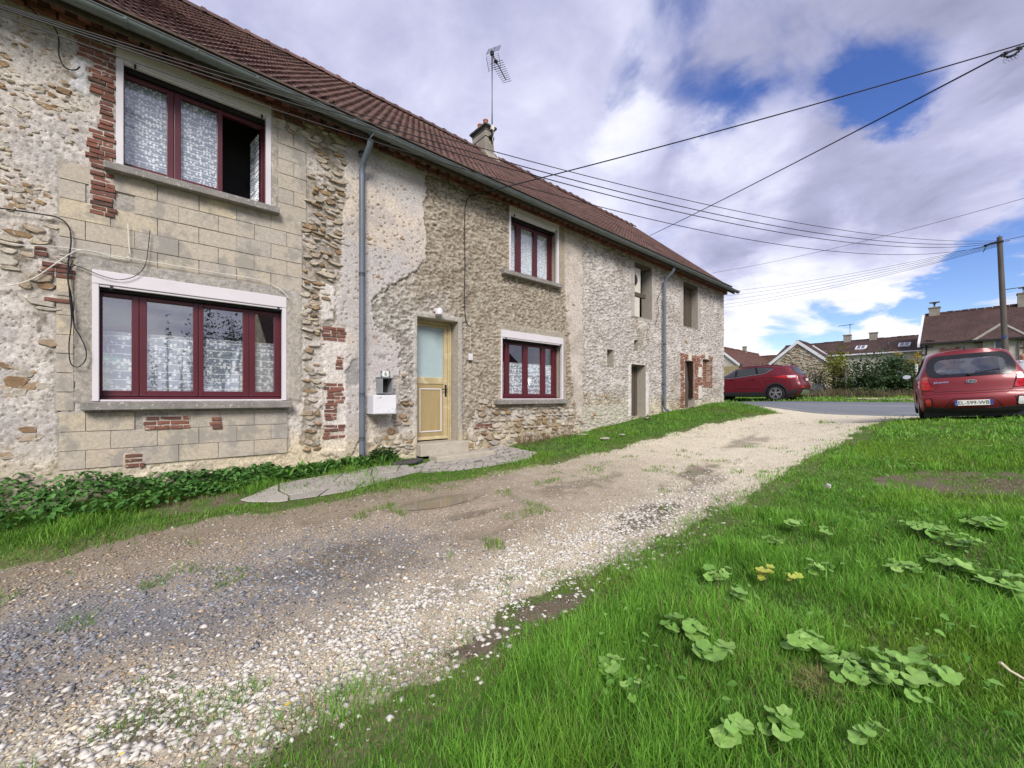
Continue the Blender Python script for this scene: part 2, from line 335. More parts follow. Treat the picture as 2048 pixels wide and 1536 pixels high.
def lace(name, sc, thin=.55, bg=(.42, .47, .55)):
    m = bpy.data.materials.new(name); m.use_nodes = True; nt = m.node_tree; N = nt.nodes; L = nt.links; N.remove(N['Principled BSDF'])
    g = N.new('ShaderNodeNewGeometry'); mp = N.new('ShaderNodeMapping'); mp.inputs['Scale'].default_value = (sc, 0.01, sc * .9); L.new(g.outputs['Position'], mp.inputs[0])
    no = N.new('ShaderNodeTexNoise'); no.inputs['Scale'].default_value = 1.3; no.inputs['Detail'].default_value = 2; L.new(mp.outputs[0], no.inputs[0])
    ad = N.new('ShaderNodeVectorMath'); ad.operation = 'MULTIPLY_ADD'; L.new(no.outputs['Color'], ad.inputs[0]); ad.inputs[1].default_value = (.7, 0, .7); L.new(mp.outputs[0], ad.inputs[2])
    vo = N.new('ShaderNodeTexVoronoi'); vo.feature = 'F1'; vo.inputs['Scale'].default_value = 1; vo.inputs['Randomness'].default_value = .55; L.new(ad.outputs[0], vo.inputs[0])
    wv = N.new('ShaderNodeTexWave'); wv.bands_direction = 'Z'; wv.inputs['Scale'].default_value = .16; wv.inputs['Distortion'].default_value = 1.2; wv.inputs['Detail'].default_value = 1; L.new(mp.outputs[0], wv.inputs[0])
    def mr(s, a, b): n = N.new('ShaderNodeMapRange'); n.interpolation_type = 'SMOOTHSTEP'; L.new(s, n.inputs[0]); n.inputs[1].default_value = a; n.inputs[2].default_value = b; return n.outputs[0]
    mxv = N.new('ShaderNodeMath'); mxv.operation = 'MAXIMUM'; L.new(mr(vo.outputs['Distance'], .46, .32), mxv.inputs[0]); L.new(mr(wv.outputs['Fac'], .955, .995), mxv.inputs[1])
    c = N.new('ShaderNodeMix'); c.data_type = 'RGBA'; L.new(mxv.outputs[0], c.inputs[0]); c.inputs[6].default_value = (*bg, 1); c.inputs[7].default_value = (.97, .97, .98, 1)
    d = N.new('ShaderNodeBsdfDiffuse'); L.new(c.outputs[2], d.inputs[0]); t = N.new('ShaderNodeBsdfTransparent')
    al = N.new('ShaderNodeMapRange'); L.new(mxv.outputs[0], al.inputs[0]); al.inputs[3].default_value = thin; al.inputs[4].default_value = .97
    mx = N.new('ShaderNodeMixShader'); L.new(al.outputs[0], mx.inputs[0]); L.new(t.outputs[0], mx.inputs[1]); L.new(d.outputs[0], mx.inputs[2]); L.new(mx.outputs[0], N['Material Output'].inputs[0]); return m

M = {}
M['wall'] = mat('wall_render', attr='col', rough=.95, spec=.15, var=(33, .26), var2=(120, .26), bump=(60, .9, .010), bump2=(220, .5, .003), stain=(52, .615, (.13, .11, .09), .8))
M['stone'] = mat('rubble_stone', rough=.9, spec=.2, var=(14, .16), var2=(60, .18), bump=(60, .7, .006), ramp=[(0, (.33, .22, .12)), (1, (.44, .37, .27)), (.14, (.20, .13, .075)), (.28, (.46, .40, .31)), (.42, (.37, .33, .275)), (.56, (.28, .19, .11)), (.70, (.50, .45, .38)), (.84, (.31, .28, .24))], stain=(26, .56, (.46, .42, .36), .75))
M['brick'] = mat('red_brick', rough=.9, spec=.2, var=(22, .16), var2=(90, .18), bump=(110, .5, .003), ramp=[(0, (.165, .070, .052)), (1, (.15, .066, .05)), (.3, (.225, .098, .070)), (.5, (.125, .060, .05)), (.72, (.195, .082, .058)), (.86, (.10, .064, .055))], stain=(14, .60, (.48, .43, .37), .75))
M['brick_new'] = mat('orange_brick', rough=.9, spec=.2, var=(22, .14), var2=(90, .16), bump=(110, .5, .003), ramp=[(0, (.26, .125, .085)), (1, (.25, .12, .08)), (.3, (.32, .16, .11)), (.55, (.21, .10, .072)), (.8, (.29, .135, .09))], stain=(12, .60, (.5, .44, .38), .6))
M['brick_dirty'] = mat('cornice_brick', rough=.9, spec=.2, var=(5, .2), var2=(60, .2), bump=(90, .5, .004), ramp=[(0, (.17, .075, .055)), (1, (.15, .07, .055)), (.3, (.24, .10, .07)), (.55, (.12, .065, .055)), (.8, (.21, .085, .06))], stain=(3, .55, (.13, .105, .09), .7))
M['block'] = mat('concrete_block', rough=.95, spec=.15, var=(40, .16), var2=(130, .22), bump=(120, .6, .005), bump2=(30, .4, .006), ramp=[(0, (.44, .375, .295)), (1, (.45, .39, .31)), (.25, (.40, .355, .30)), (.5, (.48, .41, .30)), (.75, (.39, .35, .305))], stain=(2.6, .50, (.27, .25, .225), .75))
M['tile'] = mat('roof_tile', rough=.85, spec=.25, var=(1.1, .22), var2=(35, .2), bump=(60, .5, .004), ramp=[(0, (.118, .066, .058)), (1, (.110, .064, .057)), (.2, (.148, .080, .068)), (.4, (.092, .058, .054)), (.6, (.13, .071, .061)), (.8, (.155, .095, .083))], stain=(1.6, .62, (.17, .13, .09), .55))
M['zinc'] = mat('zinc_gutter', (.13, .148, .145), rough=.45, spec=.5, metal=.35, var=(4, .18), var2=(40, .12), bump=(30, .15, .003))
M['pipe'] = mat('grey_pipe', (.115, .135, .165), rough=.45, spec=.4, var=(3, .12), var2=(50, .08))
M['maroon'] = mat('maroon_frame', (.082, .012, .020), rough=.38, spec=.45, var=(5, .10), bump=(60, .08, .002))
M['white_pvc'] = mat('white_pvc', (.60, .565, .585), rough=.35, spec=.45, var=(2, .05), stain=(3, .66, (.5, .47, .45), .35))
M['conc'] = mat('grey_concrete', (.215, .20, .185), rough=.95, spec=.15, var=(5, .2), var2=(60, .22), bump=(70, .6, .006), stain=(22, .56, (.50, .48, .45), .7))
M['plaster'] = mat('jamb_plaster', (.37, .335, .28), rough=.95, spec=.15, var=(3, .14), var2=(60, .12), bump=(60, .4, .005), stain=(2.5, .60, (.24, .22, .20), .5))
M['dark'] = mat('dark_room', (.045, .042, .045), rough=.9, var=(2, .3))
M['darkmetal'] = mat('dark_metal', (.03, .03, .033), rough=.5, metal=.4)
M['cable'] = mat('black_cable', (.012, .012, .014), rough=.6, spec=.3, var=None)
M['wcable'] = mat('white_cable', (.62, .60, .55), rough=.6, var=(6, .12))
M['pane'] = glass('window_glass', .12, (.97, .98, .98))
M['pane3'] = glass('wide_window_glass', .24, (.97, .98, .98)); M['pane2'] = glass('door_glass', .09, (.95, .97, .97))
M['lace'] = lace('butterfly_lace', 21, .92, (.36, .40, .47))
M['lace2'] = lace('vine_lace', 30, .92, (.33, .37, .44))
M['net'] = lace('net_curtain', 34, .9, (.58, .61, .64))
M['wood'] = mat('weathered_wood', (.085, .066, .050), rough=.9, var=(4, .25), var2=(30, .3), stretch=(9, 9, .8), bump=(14, .6, .006))
M['slate'] = mat('dark_slab', (.06, .058, .056), rough=.7, var=(6, .25), var2=(50, .2), bump=(40, .4, .005))
# ------------------------------------------------------------------ ground, gravel track, road
def gl(P): return [(p.x, p.y) for p in (gp(u, v) for u, v in P)]
TR_L = [(-9, -1.9), (-3, -1.75)] + gl([(0, 1132), (200, 1085), (420, 1035), (640, 1003), (800, 982), (940, 955), (1070, 930), (1200, 905), (1300, 880), (1420, 848)]) + [(15.8, -2.2), (17.0, -1.2), (17.6, .4)]
TR_R = [(17.6, -6.1), (16.2, -5.2)] + gl([(1700, 872), (1600, 925), (1480, 1000), (1400, 1045), (1290, 1100), (1200, 1155), (1060, 1222), (900, 1315), (700, 1410), (560, 1480), (470, 1540)]) + [(-3, -4.9), (-9, -5.0)]
TRACK = TR_L + TR_R
BARE = gl([(1745, 955), (1850, 938), (2048, 945), (2120, 965), (2060, 992), (1850, 985), (1770, 975)])
BARE2 = gl([(905, 1310), (1010, 1235), (1120, 1195), (1190, 1180), (1160, 1222), (1060, 1260), (960, 1310)])
BARE3 = gl([(250, 1040), (330, 1000), (470, 985), (500, 1005), (400, 1025)])
PATH1 = gl([(470, 1003), (560, 968), (700, 950), (760, 935), (815, 932), (835, 948), (760, 968), (700, 985), (560, 1006)])
PATH2 = gl([(775, 955), (860, 925), (900, 908), (985, 888), (1075, 905), (1060, 918), (960, 936), (860, 948)])
RX0, RX1 = 17.5, 21.9
def in_track(x, y, w=.12):
    return inpoly(x + (fbm(x, y, .5, 3, 31) - .5) * w * 3, y + (fbm(x, y, .45, 3, 32) - .5) * w * 4, TRACK)
def gcol(x, y):
    """earth and gravel colours, and whether a place belongs to the gravel track"""
    tr = in_track(x, y)
    n = fbm(x, y, .7, 4, 41); n2 = fbm(x, y, .16, 3, 42); n3 = fbm(x, y, 2.2, 3, 43)
    soil = np.stack([.10 + .05 * n, .085 + .045 * n, .05 + .03 * n], -1); gr = np.stack([.06 + .03 * n, .115 + .03 * n, .025 + 0 * n], -1)
    gf = sst(.12, .42, n3)[..., None]; c = soil * (1 - gf) + gr * gf
    rim = np.zeros(x.shape)
    for dx_, dy_ in ((0, .32), (0, -.22), (.4, 0), (0, .6)): rim = np.maximum(rim, inpoly(x + dx_ + (n - .5) * .6, y + dy_ + (n2 - .5) * .3, TRACK) * (1.0 if abs(dy_) < .5 else .55))
    rim = (rim * .8 * sst(.32, .56, n2 * .5 + n * .5))[..., None]; c = c * (1 - rim) + soil * np.array([.9, 1.1, .8]) * rim
    far = sst(16, 26, x); c = c * (1 - far[..., None]) + np.stack([.075 + .04 * n, .12 + .04 * n, .035 + 0 * n], -1) * far[..., None]
    tan = np.stack([.26 + .10 * n2, .215 + .085 * n2, .165 + .06 * n2], -1); pale = np.stack([.50 + .12 * n2, .45 + .10 * n2, .34 + .08 * n2], -1)
    slate = np.stack([.17 + .07 * n2, .165 + .07 * n2, .165 + .07 * n2], -1); mud = np.stack([.15 + .03 * n2, .12 + .028 * n2, .085 + .02 * n2], -1)
    f = sst(3.0, 8.0, x + (n3 - .5) * 3)[..., None]; t = tan * (1 - f) + pale * f
    # strip of white chips along the grass side of the track, slate-grey band in its near part
    yy = y + .35 * (n - .5)
    chips = np.exp(-((yy + 4.15) / .42) ** 2) * sst(7.0, 2.5, x); t = t * (1 - .75 * chips[..., None]) + pale * .75 * chips[..., None]
    sl = np.clip(np.exp(-((yy + 2.95 + .05 * x) / .62) ** 2) * sst(2.8, .0, x + 1.0 * (n - .5)) * 1.1, 0, 1) * (.35 + .65 * sst(.38, .58, fbm(x, y, .3, 3, 44))); t = t * (1 - sl[..., None]) + slate * sl[..., None]
    for (u, v, rx, ry, a) in ((1290, 1030, .75, .26, .85), (1390, 945, .9, .25, .75), (1160, 970, 1.0, .3, .45), (1495, 884, 1.1, .3, .55), (720, 1130, .8, .4, .35), (260, 1480, .35, .25, .8), (640, 1130, .5, .3, .4), (1420, 960, .7, .2, .5), (900, 1180, .4, .25, .35)):
        p = GPC.setdefault((u, v), gp(u, v)); q = ((x - p.x) / rx) ** 2 + ((y - p.y) / ry) ** 2 + (n2 - .5) * 2.2; w = (a * sst(1.2, .1, q))[..., None]; t = t * (1 - w) + mud * .75 * w
    for (px, py, rx, ry, pz) in PUD:
        q = ((x - px) / rx) ** 2 + ((y - py) / ry) ** 2; w = (.6 * sst(2.0, .6, q))[..., None]; t = t * (1 - w) + mud * 1.25 * w
    edge = sst(-2.25, -1.6, y + .3 * (n - .5)) * sst(5, 3, x); w = (.6 * edge)[..., None]; t = t * (1 - w) + mud * 1.2 * w
    c = np.where(tr[..., None], t, c)
    for P in (BARE, BARE2, BARE3):
        m = inpoly(x + (n - .5) * .3, y + (n2 - .5) * .2, P); c = np.where(m[..., None], mud * .8 * (1 - sst(.42, .6, n2)[..., None]) + gr * sst(.42, .6, n2)[..., None], c)
    return c, tr
GPC = {}
M['ground'] = mat('earth', attr='col', rough=.95, spec=.15, var=(45, .22), var2=(9, .12), bump=(60, .6, .012))
M['gravel'] = mat('gravel_bed', attr='col', rough=.9, spec=.2, var=(38, .20), var2=(110, .28), bump=(85, .9, .012), bump2=(30, .5, .015))
def grid_lines(lo, hi, c, s0, k):
    a = [c]
    while a[-1] < hi: a.append(a[-1] + max(s0, k * (a[-1] - c)))
    b = [c]
    while b[-1] > lo: b.append(b[-1] - max(s0, k * (c - b[-1])))
    return np.array(sorted(b[1:] + a))
def build_ground():
    xs = grid_lines(-260, 600, 1.4, .035, .020); ys = grid_lines(-420, 420, -4.3, .035, .022)
    X, Y = np.meshgrid(xs, ys, indexing='ij'); Z = H(X, Y); Z = Z - .10 * (sst(RX0 + .15, RX0 + .7, X) * sst(RX1 - .15, RX1 - .7, X)) * (np.abs(Y) < 60)
    C, tr = gcol(X, Y); nx, ny = X.shape
    V = np.stack([X, Y, Z], -1).reshape(-1, 3); C = C.reshape(-1, 3); I = np.arange(nx * ny).reshape(nx, ny)
    Fq = np.stack([I[:-1, :-1], I[1:, :-1], I[1:, 1:], I[:-1, 1:]], -1).reshape(-1, 4)
    tq = (tr[:-1, :-1] & tr[1:, 1:] & tr[1:, :-1] & tr[:-1, 1:]).reshape(-1)
    for name, m, mt in (('ground', ~tq, 'ground'), ('gravel_track', tq, 'gravel')):
        f = Fq[m]; u, inv = np.unique(f, return_inverse=True); npmesh(name, V[u], inv.reshape(f.shape), M[mt], col=C[u], smooth=True)['kind'] = 'structure'
build_ground()
M['asphalt'] = mat('asphalt', (.155, .165, .18), rough=.9, spec=.2, var=(1.5, .12), var2=(60, .18), stretch=(1, .12, 1), bump=(120, .4, .004), stain=(2.2, .56, (.25, .26, .27), .8))
def build_road():
    ys = np.arange(-60, 60.1, .4); xs = np.r_[-.001, np.linspace(0, 1, 10), 1.001]; X = RX0 + (RX1 - RX0) * xs[:, None] + .12 * np.sin(ys * .9)[None, :] * (1 - xs[:, None]); Y = np.broadcast_to(ys, X.shape)
    Z = H0(X, Y) + .03 + .02 * np.sin(pi * xs)[:, None]; Z[0] -= .2; Z[-1] -= .2; I = np.arange(X.size).reshape(X.shape)
    npmesh('road', np.stack([X, Y, Z], -1).reshape(-1, 3), np.stack([I[:-1, :-1], I[1:, :-1], I[1:, 1:], I[:-1, 1:]], -1).reshape(-1, 4), M['asphalt'], smooth=True)['kind'] = 'structure'
build_road()
M['water'] = mat('puddle_water', (.20, .165, .12), rough=.03, spec=.6, var=None, bump=(14, .02, .002))
for (px, py, rx, ry, pz) in PUD[:2]:
    mb = MB(); pts = []
    for k in range(40):
        a = 2 * pi * k / 40; q = .93 + .16 * (float(vn(px * 3 + 2 * cos(a), py * 5 + 2 * sin(a), 3)) - .5); pts.append((px + rx * q * cos(a), py + ry * q * sin(a), pz - .006))
    mb.quad(*pts); mb.build('puddle', M['water'])['kind'] = 'structure'

# ------------------------------------------------------------------ the long stone house
HOUSE = empty('stone_house', (0, 0, 0), 'long two-storey stone house with patchy render, maroon windows and brown tiled roof', 'house')
XL, XR = -6.0, wt(1448.5); RIDGE_Y = 4.0; EAVE_Y, EAVE_Z = -.36, E + 4.15; RIDGE_Z = E + 7.93; BACK_Y = 8.0; WALL_TOP = E + 4.40
SL = (RIDGE_Z - EAVE_Z) / (RIDGE_Y - EAVE_Y)
def rect(u0, vt, u1, vb): t0 = wt(u0); t1 = wt(u1); return [t0, t1, wz(u0, vb), wz(u0, vt)]
W1 = [wt(232), wt(542), E + 2.685, E + 4.145]; W2 = [wt(1017.5), wt(1116.8), E + 2.685, E + 4.145]; W3 = [wt(184.6), wt(572.5), E - .042, E + 1.447]; W4 = [wt(1001), wt(1125.5), E - .042, E + 1.43]
DOOR = [wt(833.6), wt(915.5), E - .82, E + 1.455]
O1 = [wt(1268.5), wt(1303), E + 2.38, E + 3.98]; O2 = [wt(1366), wt(1395), E + 2.44, E + 3.97]; O3 = [wt(1213.4), wt(1226), E + .86, E + 1.31]; O4 = [wt(1267.6), wt(1275), E + 1.40, E + 1.68]
O5 = [wt(1262), wt(1290.5), E - .56, E + .97]; O6 = [wt(1369), wt(1388.6), E - .33, E + 1.27]; O7 = [wt(1404.7), wt(1419.4), E + .56, E + 1.40]
OPEN = [W1, W2, W3, W4, DOOR, O1, O2, O3, O4, O5, O6, O7]
ZD = wp([(688, 298), (740, 285), (855, 343), (848, 420), (853, 522), (815, 555), (765, 580), (742, 600), (748, 660), (795, 690), (800, 720), (780, 790), (735, 800), (715, 900), (690, 912), (645, 908), (640, 780), (655, 700), (672, 600), (675, 480)])
ZE = wp([(853, 335), (1000, 395), (1127, 447), (1128, 560), (1140, 700), (1152, 830), (1100, 800), (1000, 825), (930, 905), (815, 912), (800, 800), (800, 690), (748, 660), (742, 600), (765, 580), (815, 555), (853, 522), (848, 420)])
ZC = wp([(560, 205), (640, 240), (690, 285), (688, 420), (678, 560), (665, 640), (648, 700), (640, 800), (640, 900), (600, 905), (606, 800), (606, 640), (606, 440), (606, 330), (600, 300), (575, 260)])
ZL = wp([(0, 455), (60, 445), (90, 428), (138, 425), (145, 540), (132, 640), (128, 720), (100, 720), (70, 640), (34, 570), (0, 520)])
ZB = wp([(800, 800), (835, 800), (835, 900), (770, 925), (730, 915), (740, 880), (770, 860)]); ZB2 = wp([(960, 800), (1000, 815), (1140, 812), (1165, 840), (1165, 870), (1060, 905), (940, 905), (935, 870)])
def build_wall():
    Yd = lambda t: CT * t + D * ST
    ts = [-2.4]
    while ts[-1] < XR: ts.append(ts[-1] + max(.011, .0028 * Yd(ts[-1])))
    ts[-1] = XR; zs = list(np.arange(E - 1.55, WALL_TOP, .0175)) + [WALL_TOP]
    def snap(a, vals):
        a = np.array(a)
        for v in vals: a[np.argmin(abs(a - v))] = v
        return a
    ts = snap(ts, [o[i] for o in OPEN for i in (0, 1)]); zs = snap(zs, [o[i] for o in OPEN for i in (2, 3)])
    X, Z = np.meshgrid(ts, zs, indexing='ij')
    zr = Z - E
    wx = X + (fbm(X, Z, .18, 4, 1) - .5) * .16 + (fbm(X, Z, .04, 2, 11) - .5) * .05; wzz = Z + (fbm(X, Z, .18, 4, 2) - .5) * .16 + (fbm(X, Z, .04, 2, 12) - .5) * .05
    big = fbm(X, Z, 1.1, 4, 3); mid = fbm(X, Z, .28, 4, 4); fine = fbm(X, Z, .05, 3, 6); gr = fbm(X, Z, .022, 2, 7)
    sk = fbm(X + .8 * Z, Z * 1.8 - .4 * X, .058, 3, 9)          # slanting trowel strokes
    w1, wid = worley(X, Z * 1.5, .085, 3); w2, wid2 = worley(X, Z * 1.35, .034, 4)
    v3 = lambda r, g, b: np.array([r, g, b])
    def mixc(a, b, f): return a * (1 - f[..., None]) + b * f[..., None]
    one = np.ones(X.shape + (3,))
    # A: pale rough render, the default
    C = mixc(one * v3(.53, .475, .405), one * v3(.43, .395, .36), sst(.38, .62, big)); C = mixc(C, one * v3(.60, .56, .50), sst(.56, .70, mid) * .7); C = mixc(C, one * v3(.30, .26, .215), sst(.60, .74, fine) * .55)
    d = .018 * (mid - .5) + .022 * (fine - .5) + .03 * (big - .5)
    pit = sst(.38, .16, w2) * (wid2 > .72) * sst(.35, .5, mid); d -= .016 * pit; C = mixc(C, one * v3(.20, .15, .10), pit * .8)
    # G: grey-white roughcast of the barn end
    g = (wx > wt(1166)); nub = sst(.36, .66, .6 * sk + .4 * gr); Cg = mixc(one * v3(.29, .26, .225), one * v3(.535, .50, .45), nub); Cg = mixc(Cg, Cg * v3(.80, .77, .72), sst(.5, .66, big)); Cg = mixc(Cg, one * v3(.62, .58, .52), sst(.60, .7, mid) * .5)
    Cg = mixc(Cg, Cg * v3(1.06, 1.02, .82), sst(.2, -.4, zr + .0 * X)); dg = .058 * (sk - .5) + .03 * (gr - .5) + .02 * (mid - .5) - .012
    lowsmooth = (wx < wt(1262)) & (wx > wt(1166)) & (zr < -.2); Cg = np.where(lowsmooth[..., None], mixc(Cg, one * v3(.47, .46, .40), np.full(X.shape, .55)), Cg)
    C = np.where(g[..., None], Cg, C); d = np.where(g, dg, d)
    # F: pale flat strip beside the right windows
    f_ = (wx > wt(1127)) & (wx < wt(1166)); Cf = mixc(one * v3(.52, .46, .39), one * v3(.42, .37, .31), sst(.4, .65, mid)); Cf = mixc(Cf, one * v3(.25, .17, .10), sst(.25, .12, w2) * (wid2 > .6) * .8); C = np.where(f_[..., None], Cf, C); d = np.where(f_, .012 + .010 * (mid - .5) - .012 * sst(.25, .1, w2) * (wid2 > .6), d)
    # E: ochre roughcast
    e_ = inpoly(wx, wzz, ZE); nub = sst(.32, .70, .65 * sk + .35 * gr); Ce = mixc(one * v3(.21, .172, .125), one * v3(.42, .368, .285), nub); gry = sst(wt(960), wt(820), X + .8 * (big - .5)) * sst(2.4, 1.2, zr + (mid - .5)); Ce = mixc(Ce, mixc(one * v3(.22, .20, .17), one * v3(.50, .47, .42), nub), gry)
    Ce = mixc(Ce, Ce * v3(.80, .78, .76), sst(.54, .68, mid) * .8); C = np.where(e_[..., None], Ce, C); d = np.where(e_, .058 * (sk - .5) + .030 * (gr - .5) + .02 * (mid - .5) - .004, d)
    # D: smooth pale skin of render, standing proud with a broken edge
    d_ = inpoly(wx, wzz, ZD); low = sst(1.3, .6, zr + .6 * (mid - .5)); Cd = mixc(one * v3(.56, .485, .40), one * v3(.47, .435, .405), sst(.35, .6, big + .12 * (zr < 3))); Cd = mixc(Cd, one * v3(.40, .36, .33), sst(.54, .68, mid) * .6); 
    pk = sst(.30, .14, w1) * (wid > .72) * (zr < 3.7); Cd = mixc(Cd, one * v3(.25, .165, .09), pk * .85); patch = low * sst(.52, .56, fbm(X, Z, .35, 3, 22)); Cd = mixc(Cd, one * v3(.30, .285, .265), patch)
    C = np.where(d_[..., None], Cd, C); d = np.where(d_, .024 + .010 * (mid - .5) + .006 * (fine - .5) - .018 * pk - .022 * patch, d)
    # exposed rubble: recessed earthy mortar between the stones
    r_ = inpoly(wx, wzz, ZC) | inpoly(wx, wzz, ZL) | inpoly(wx, wzz, ZB) | inpoly(wx, wzz, ZB2)
    Cr = mixc(one * v3(.34, .30, .245), one * v3(.47, .43, .38), sst(.45, .62, mid)); Cr = mixc(Cr, one * v3(.17, .14, .10), sst(.5, .66, fine) * .8); C = np.where(r_[..., None], Cr, C); d = np.where(r_, -.002 + .03 * (mid - .5) + .034 * (fine - .5), d)
    # concrete block fields, plain plaster round the openings, mortar under the bricks
    def flat(t0, t1, z0, z1, col, dep, w=.012):
        nonlocal C, d
        tt = X + (fine - .5) * w * 4; zz = Z + (mid - .5) * w * 4
        m = (tt > t0) & (tt < t1) & (zz > z0) & (zz < z1)
        cc = one * v3(*col) * (.85 + .3 * mid[..., None]); cc = mixc(cc, cc * .72, sst(.55, .7, fine) * .7); C = np.where(m[..., None], cc, C); d = np.where(m, dep + .008 * (fine - .5), d)
    flat(wt(146), wt(178), wz(160, 182), wz(160, 118), (.66, .64, .62), .016, .03); flat(wt(640), wt(668), wz(655, 640), wz(655, 570), (.60, .56, .50), .018, .03); flat(wt(646), wt(690), wz(665, 900), wz(665, 650), (.58, .53, .47), .012, .02)
    for b in BLOCKF: flat(b[0] - .02, b[1] + .02, b[2] - .02, b[3] + .02, (.36, .33, .285), .0)
    flat(wt(150), wt(602), W3[3] - .005, W3[3] + .13, (.36, .335, .295), .014); flat(wt(148), W3[0], W3[2], W3[3] + .02, (.35, .315, .265), .014); flat(W3[1], wt(603), W3[2], W3[3] + .02, (.37, .335, .28), .014)
    flat(W1[1], wt(556), W1[2], W1[3] + .1, (.38, .34, .28), .012); flat(wt(224), W1[0], W1[2], W1[3] + .1, (.33, .29, .24), .012); flat(DOOR[0] - .07, DOOR[0], E - 1.1, DOOR[3] + .07, (.42, .39, .34), .02); flat(DOOR[0] - .07, DOOR[1] + .09, DOOR[3], DOOR[3] + .08, (.42, .39, .34), .02)
    flat(DOOR[1], DOOR[1] + .11, E - 1.1, DOOR[3] + .08, (.36, .33, .28), .02); flat(W4[0] - .04, W4[1] + .08, W4[3], W4[3] + .12, (.36, .32, .25), .012); flat(W4[1], W4[1] + .12, W4[2], W4[3], (.34, .30, .235), .012); flat(W2[1], W2[1] + .22, W2[2] - .1, W2[3], (.34, .29, .21), .008)
    for o in (O1, O2): flat(o[0] - .2, o[1] + .22, o[2] - .04, o[3] + .14, (.40, .365, .32), .004)
    flat(O5[0] - .13, O5[0], O5[2], O5[3] + .02, (.60, .57, .52), .012); flat(O5[1], O5[1] + .2, O5[2], O5[3] - .2, (.62, .59, .54), .012)
    for (t0, t1, z0, z1) in BRICKF: flat(t0, t1, z0, z1, (.47, .42, .36), .015, .008)
    yb = sst(-.35, -.85, zr + .35 * (mid - .5)) * (X < wt(1165)); C = mixc(C, C * v3(1.12, 1.06, .86), yb)
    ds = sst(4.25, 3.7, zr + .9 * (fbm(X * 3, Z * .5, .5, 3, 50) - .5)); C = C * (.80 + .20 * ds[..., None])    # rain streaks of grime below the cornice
    # mortar round the door that has gone grey-white, lighter splashes
    C = np.clip(C * (.92 + .16 * gr[..., None]) * v3(1.0, 1.0, 1.035), .02, .8)
    near = np.ones(X.shape)
    for o in OPEN: q = np.maximum(np.maximum(o[0] - X, X - o[1]), np.maximum(o[2] - Z, Z - o[3])); near = np.minimum(near, sst(0, .03, q))
    d = np.where(near < 1, d * near + .012 * (1 - near), d)
    Yv = -d; V = np.stack([X, Yv, Z], -1).reshape(-1, 3); I = np.arange(X.size).reshape(X.shape)
    cx = (ts[:-1] + ts[1:]) / 2; cz = (zs[:-1] + zs[1:]) / 2; keep = np.ones((len(cx), len(cz)), bool)
    for o in OPEN: keep &= ~(((cx > o[0]) & (cx < o[1]))[:, None] & ((cz > o[2]) & (cz < o[3]))[None, :])
    Fq = np.stack([I[:-1, :-1], I[1:, :-1], I[1:, 1:], I[:-1, 1:]], -1)[keep]
    V = [V]; Cc = [C.reshape(-1, 3)]; Fs = [Fq]; n = X.size
    for o in OPEN:
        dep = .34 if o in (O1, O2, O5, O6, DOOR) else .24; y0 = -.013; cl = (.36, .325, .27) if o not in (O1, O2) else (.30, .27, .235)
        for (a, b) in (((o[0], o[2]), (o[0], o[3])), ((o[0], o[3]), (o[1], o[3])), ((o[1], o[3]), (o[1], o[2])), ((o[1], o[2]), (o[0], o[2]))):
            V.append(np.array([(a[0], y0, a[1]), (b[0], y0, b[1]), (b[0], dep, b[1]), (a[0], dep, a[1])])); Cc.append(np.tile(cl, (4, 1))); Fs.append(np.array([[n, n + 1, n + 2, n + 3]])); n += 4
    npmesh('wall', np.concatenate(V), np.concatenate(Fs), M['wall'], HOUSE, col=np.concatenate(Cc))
    # rest of the shell
    mb = MB(); zb = E - 1.6; mb.box(XL, -2.4, -.01, .3, zb, WALL_TOP); mb.build('side_wall', M['plaster'], HOUSE)
    mb = MB(); mb.box(XL, XR, BACK_Y - .3, BACK_Y, zb, WALL_TOP); mb.build('rear_wall', M['plaster'], HOUSE)
    for nm, x0, x1 in (('gable_wall', XR - .02, XR - .4), ('gable_wall', XL, XL + .3)):
        mb = MB(); mb.prism([(x0, .06, zb), (x0, BACK_Y, zb), (x0, BACK_Y, WALL_TOP), (x0, RIDGE_Y, RIDGE_Z - .12), (x0, 0.06, WALL_TOP)], (x1 - x0, 0, 0)); mb.build(nm, M['plaster'], HOUSE)
    mb = MB(); mb.box(XL + .3, XR - .4, .9, 1.0, zb, WALL_TOP); mb.box(XL + .3, XR - .4, .35, .9, E + 2.0, E + 2.15); mb.build('room', M['dark'], HOUSE)  # near-black back sheet and floor give the windows their unlit depth by colour
ROW = .21
BLOCKF = [(wt(118), wt(604), E + 1.57, E + 2.60), (wt(556), wt(612), E + 2.60, E + 3.85), (wt(112), wt(148), E - .1, E + 1.32), (wt(118), wt(575), E - .80, E - .17)]
def brect(u0, v0, u1, v1): return (wt(u0), wt(u1), wz((u0 + u1) / 2, v1), wz((u0 + u1) / 2, v0))
BRICKF = [brect(152, 62, 229, 124), brect(181, 124, 229, 192), brect(200, 192, 229, 262), brect(175, 262, 229, 340), brect(178, 340, 229, 432), brect(80, 527, 150, 556), brect(90, 594, 143, 606), brect(66, 494, 92, 512),
          brect(287, 828, 381, 858), brect(422, 828, 443, 858), brect(247, 904, 284, 934), brect(644, 652, 691, 682), brect(672, 710, 686, 740), brect(646, 762, 686, 780), brect(652, 780, 687, 806), brect(648, 806, 674, 840), brect(646, 848, 688, 877), brect(548, 222, 607, 247), brect(950, 848, 982, 858)]
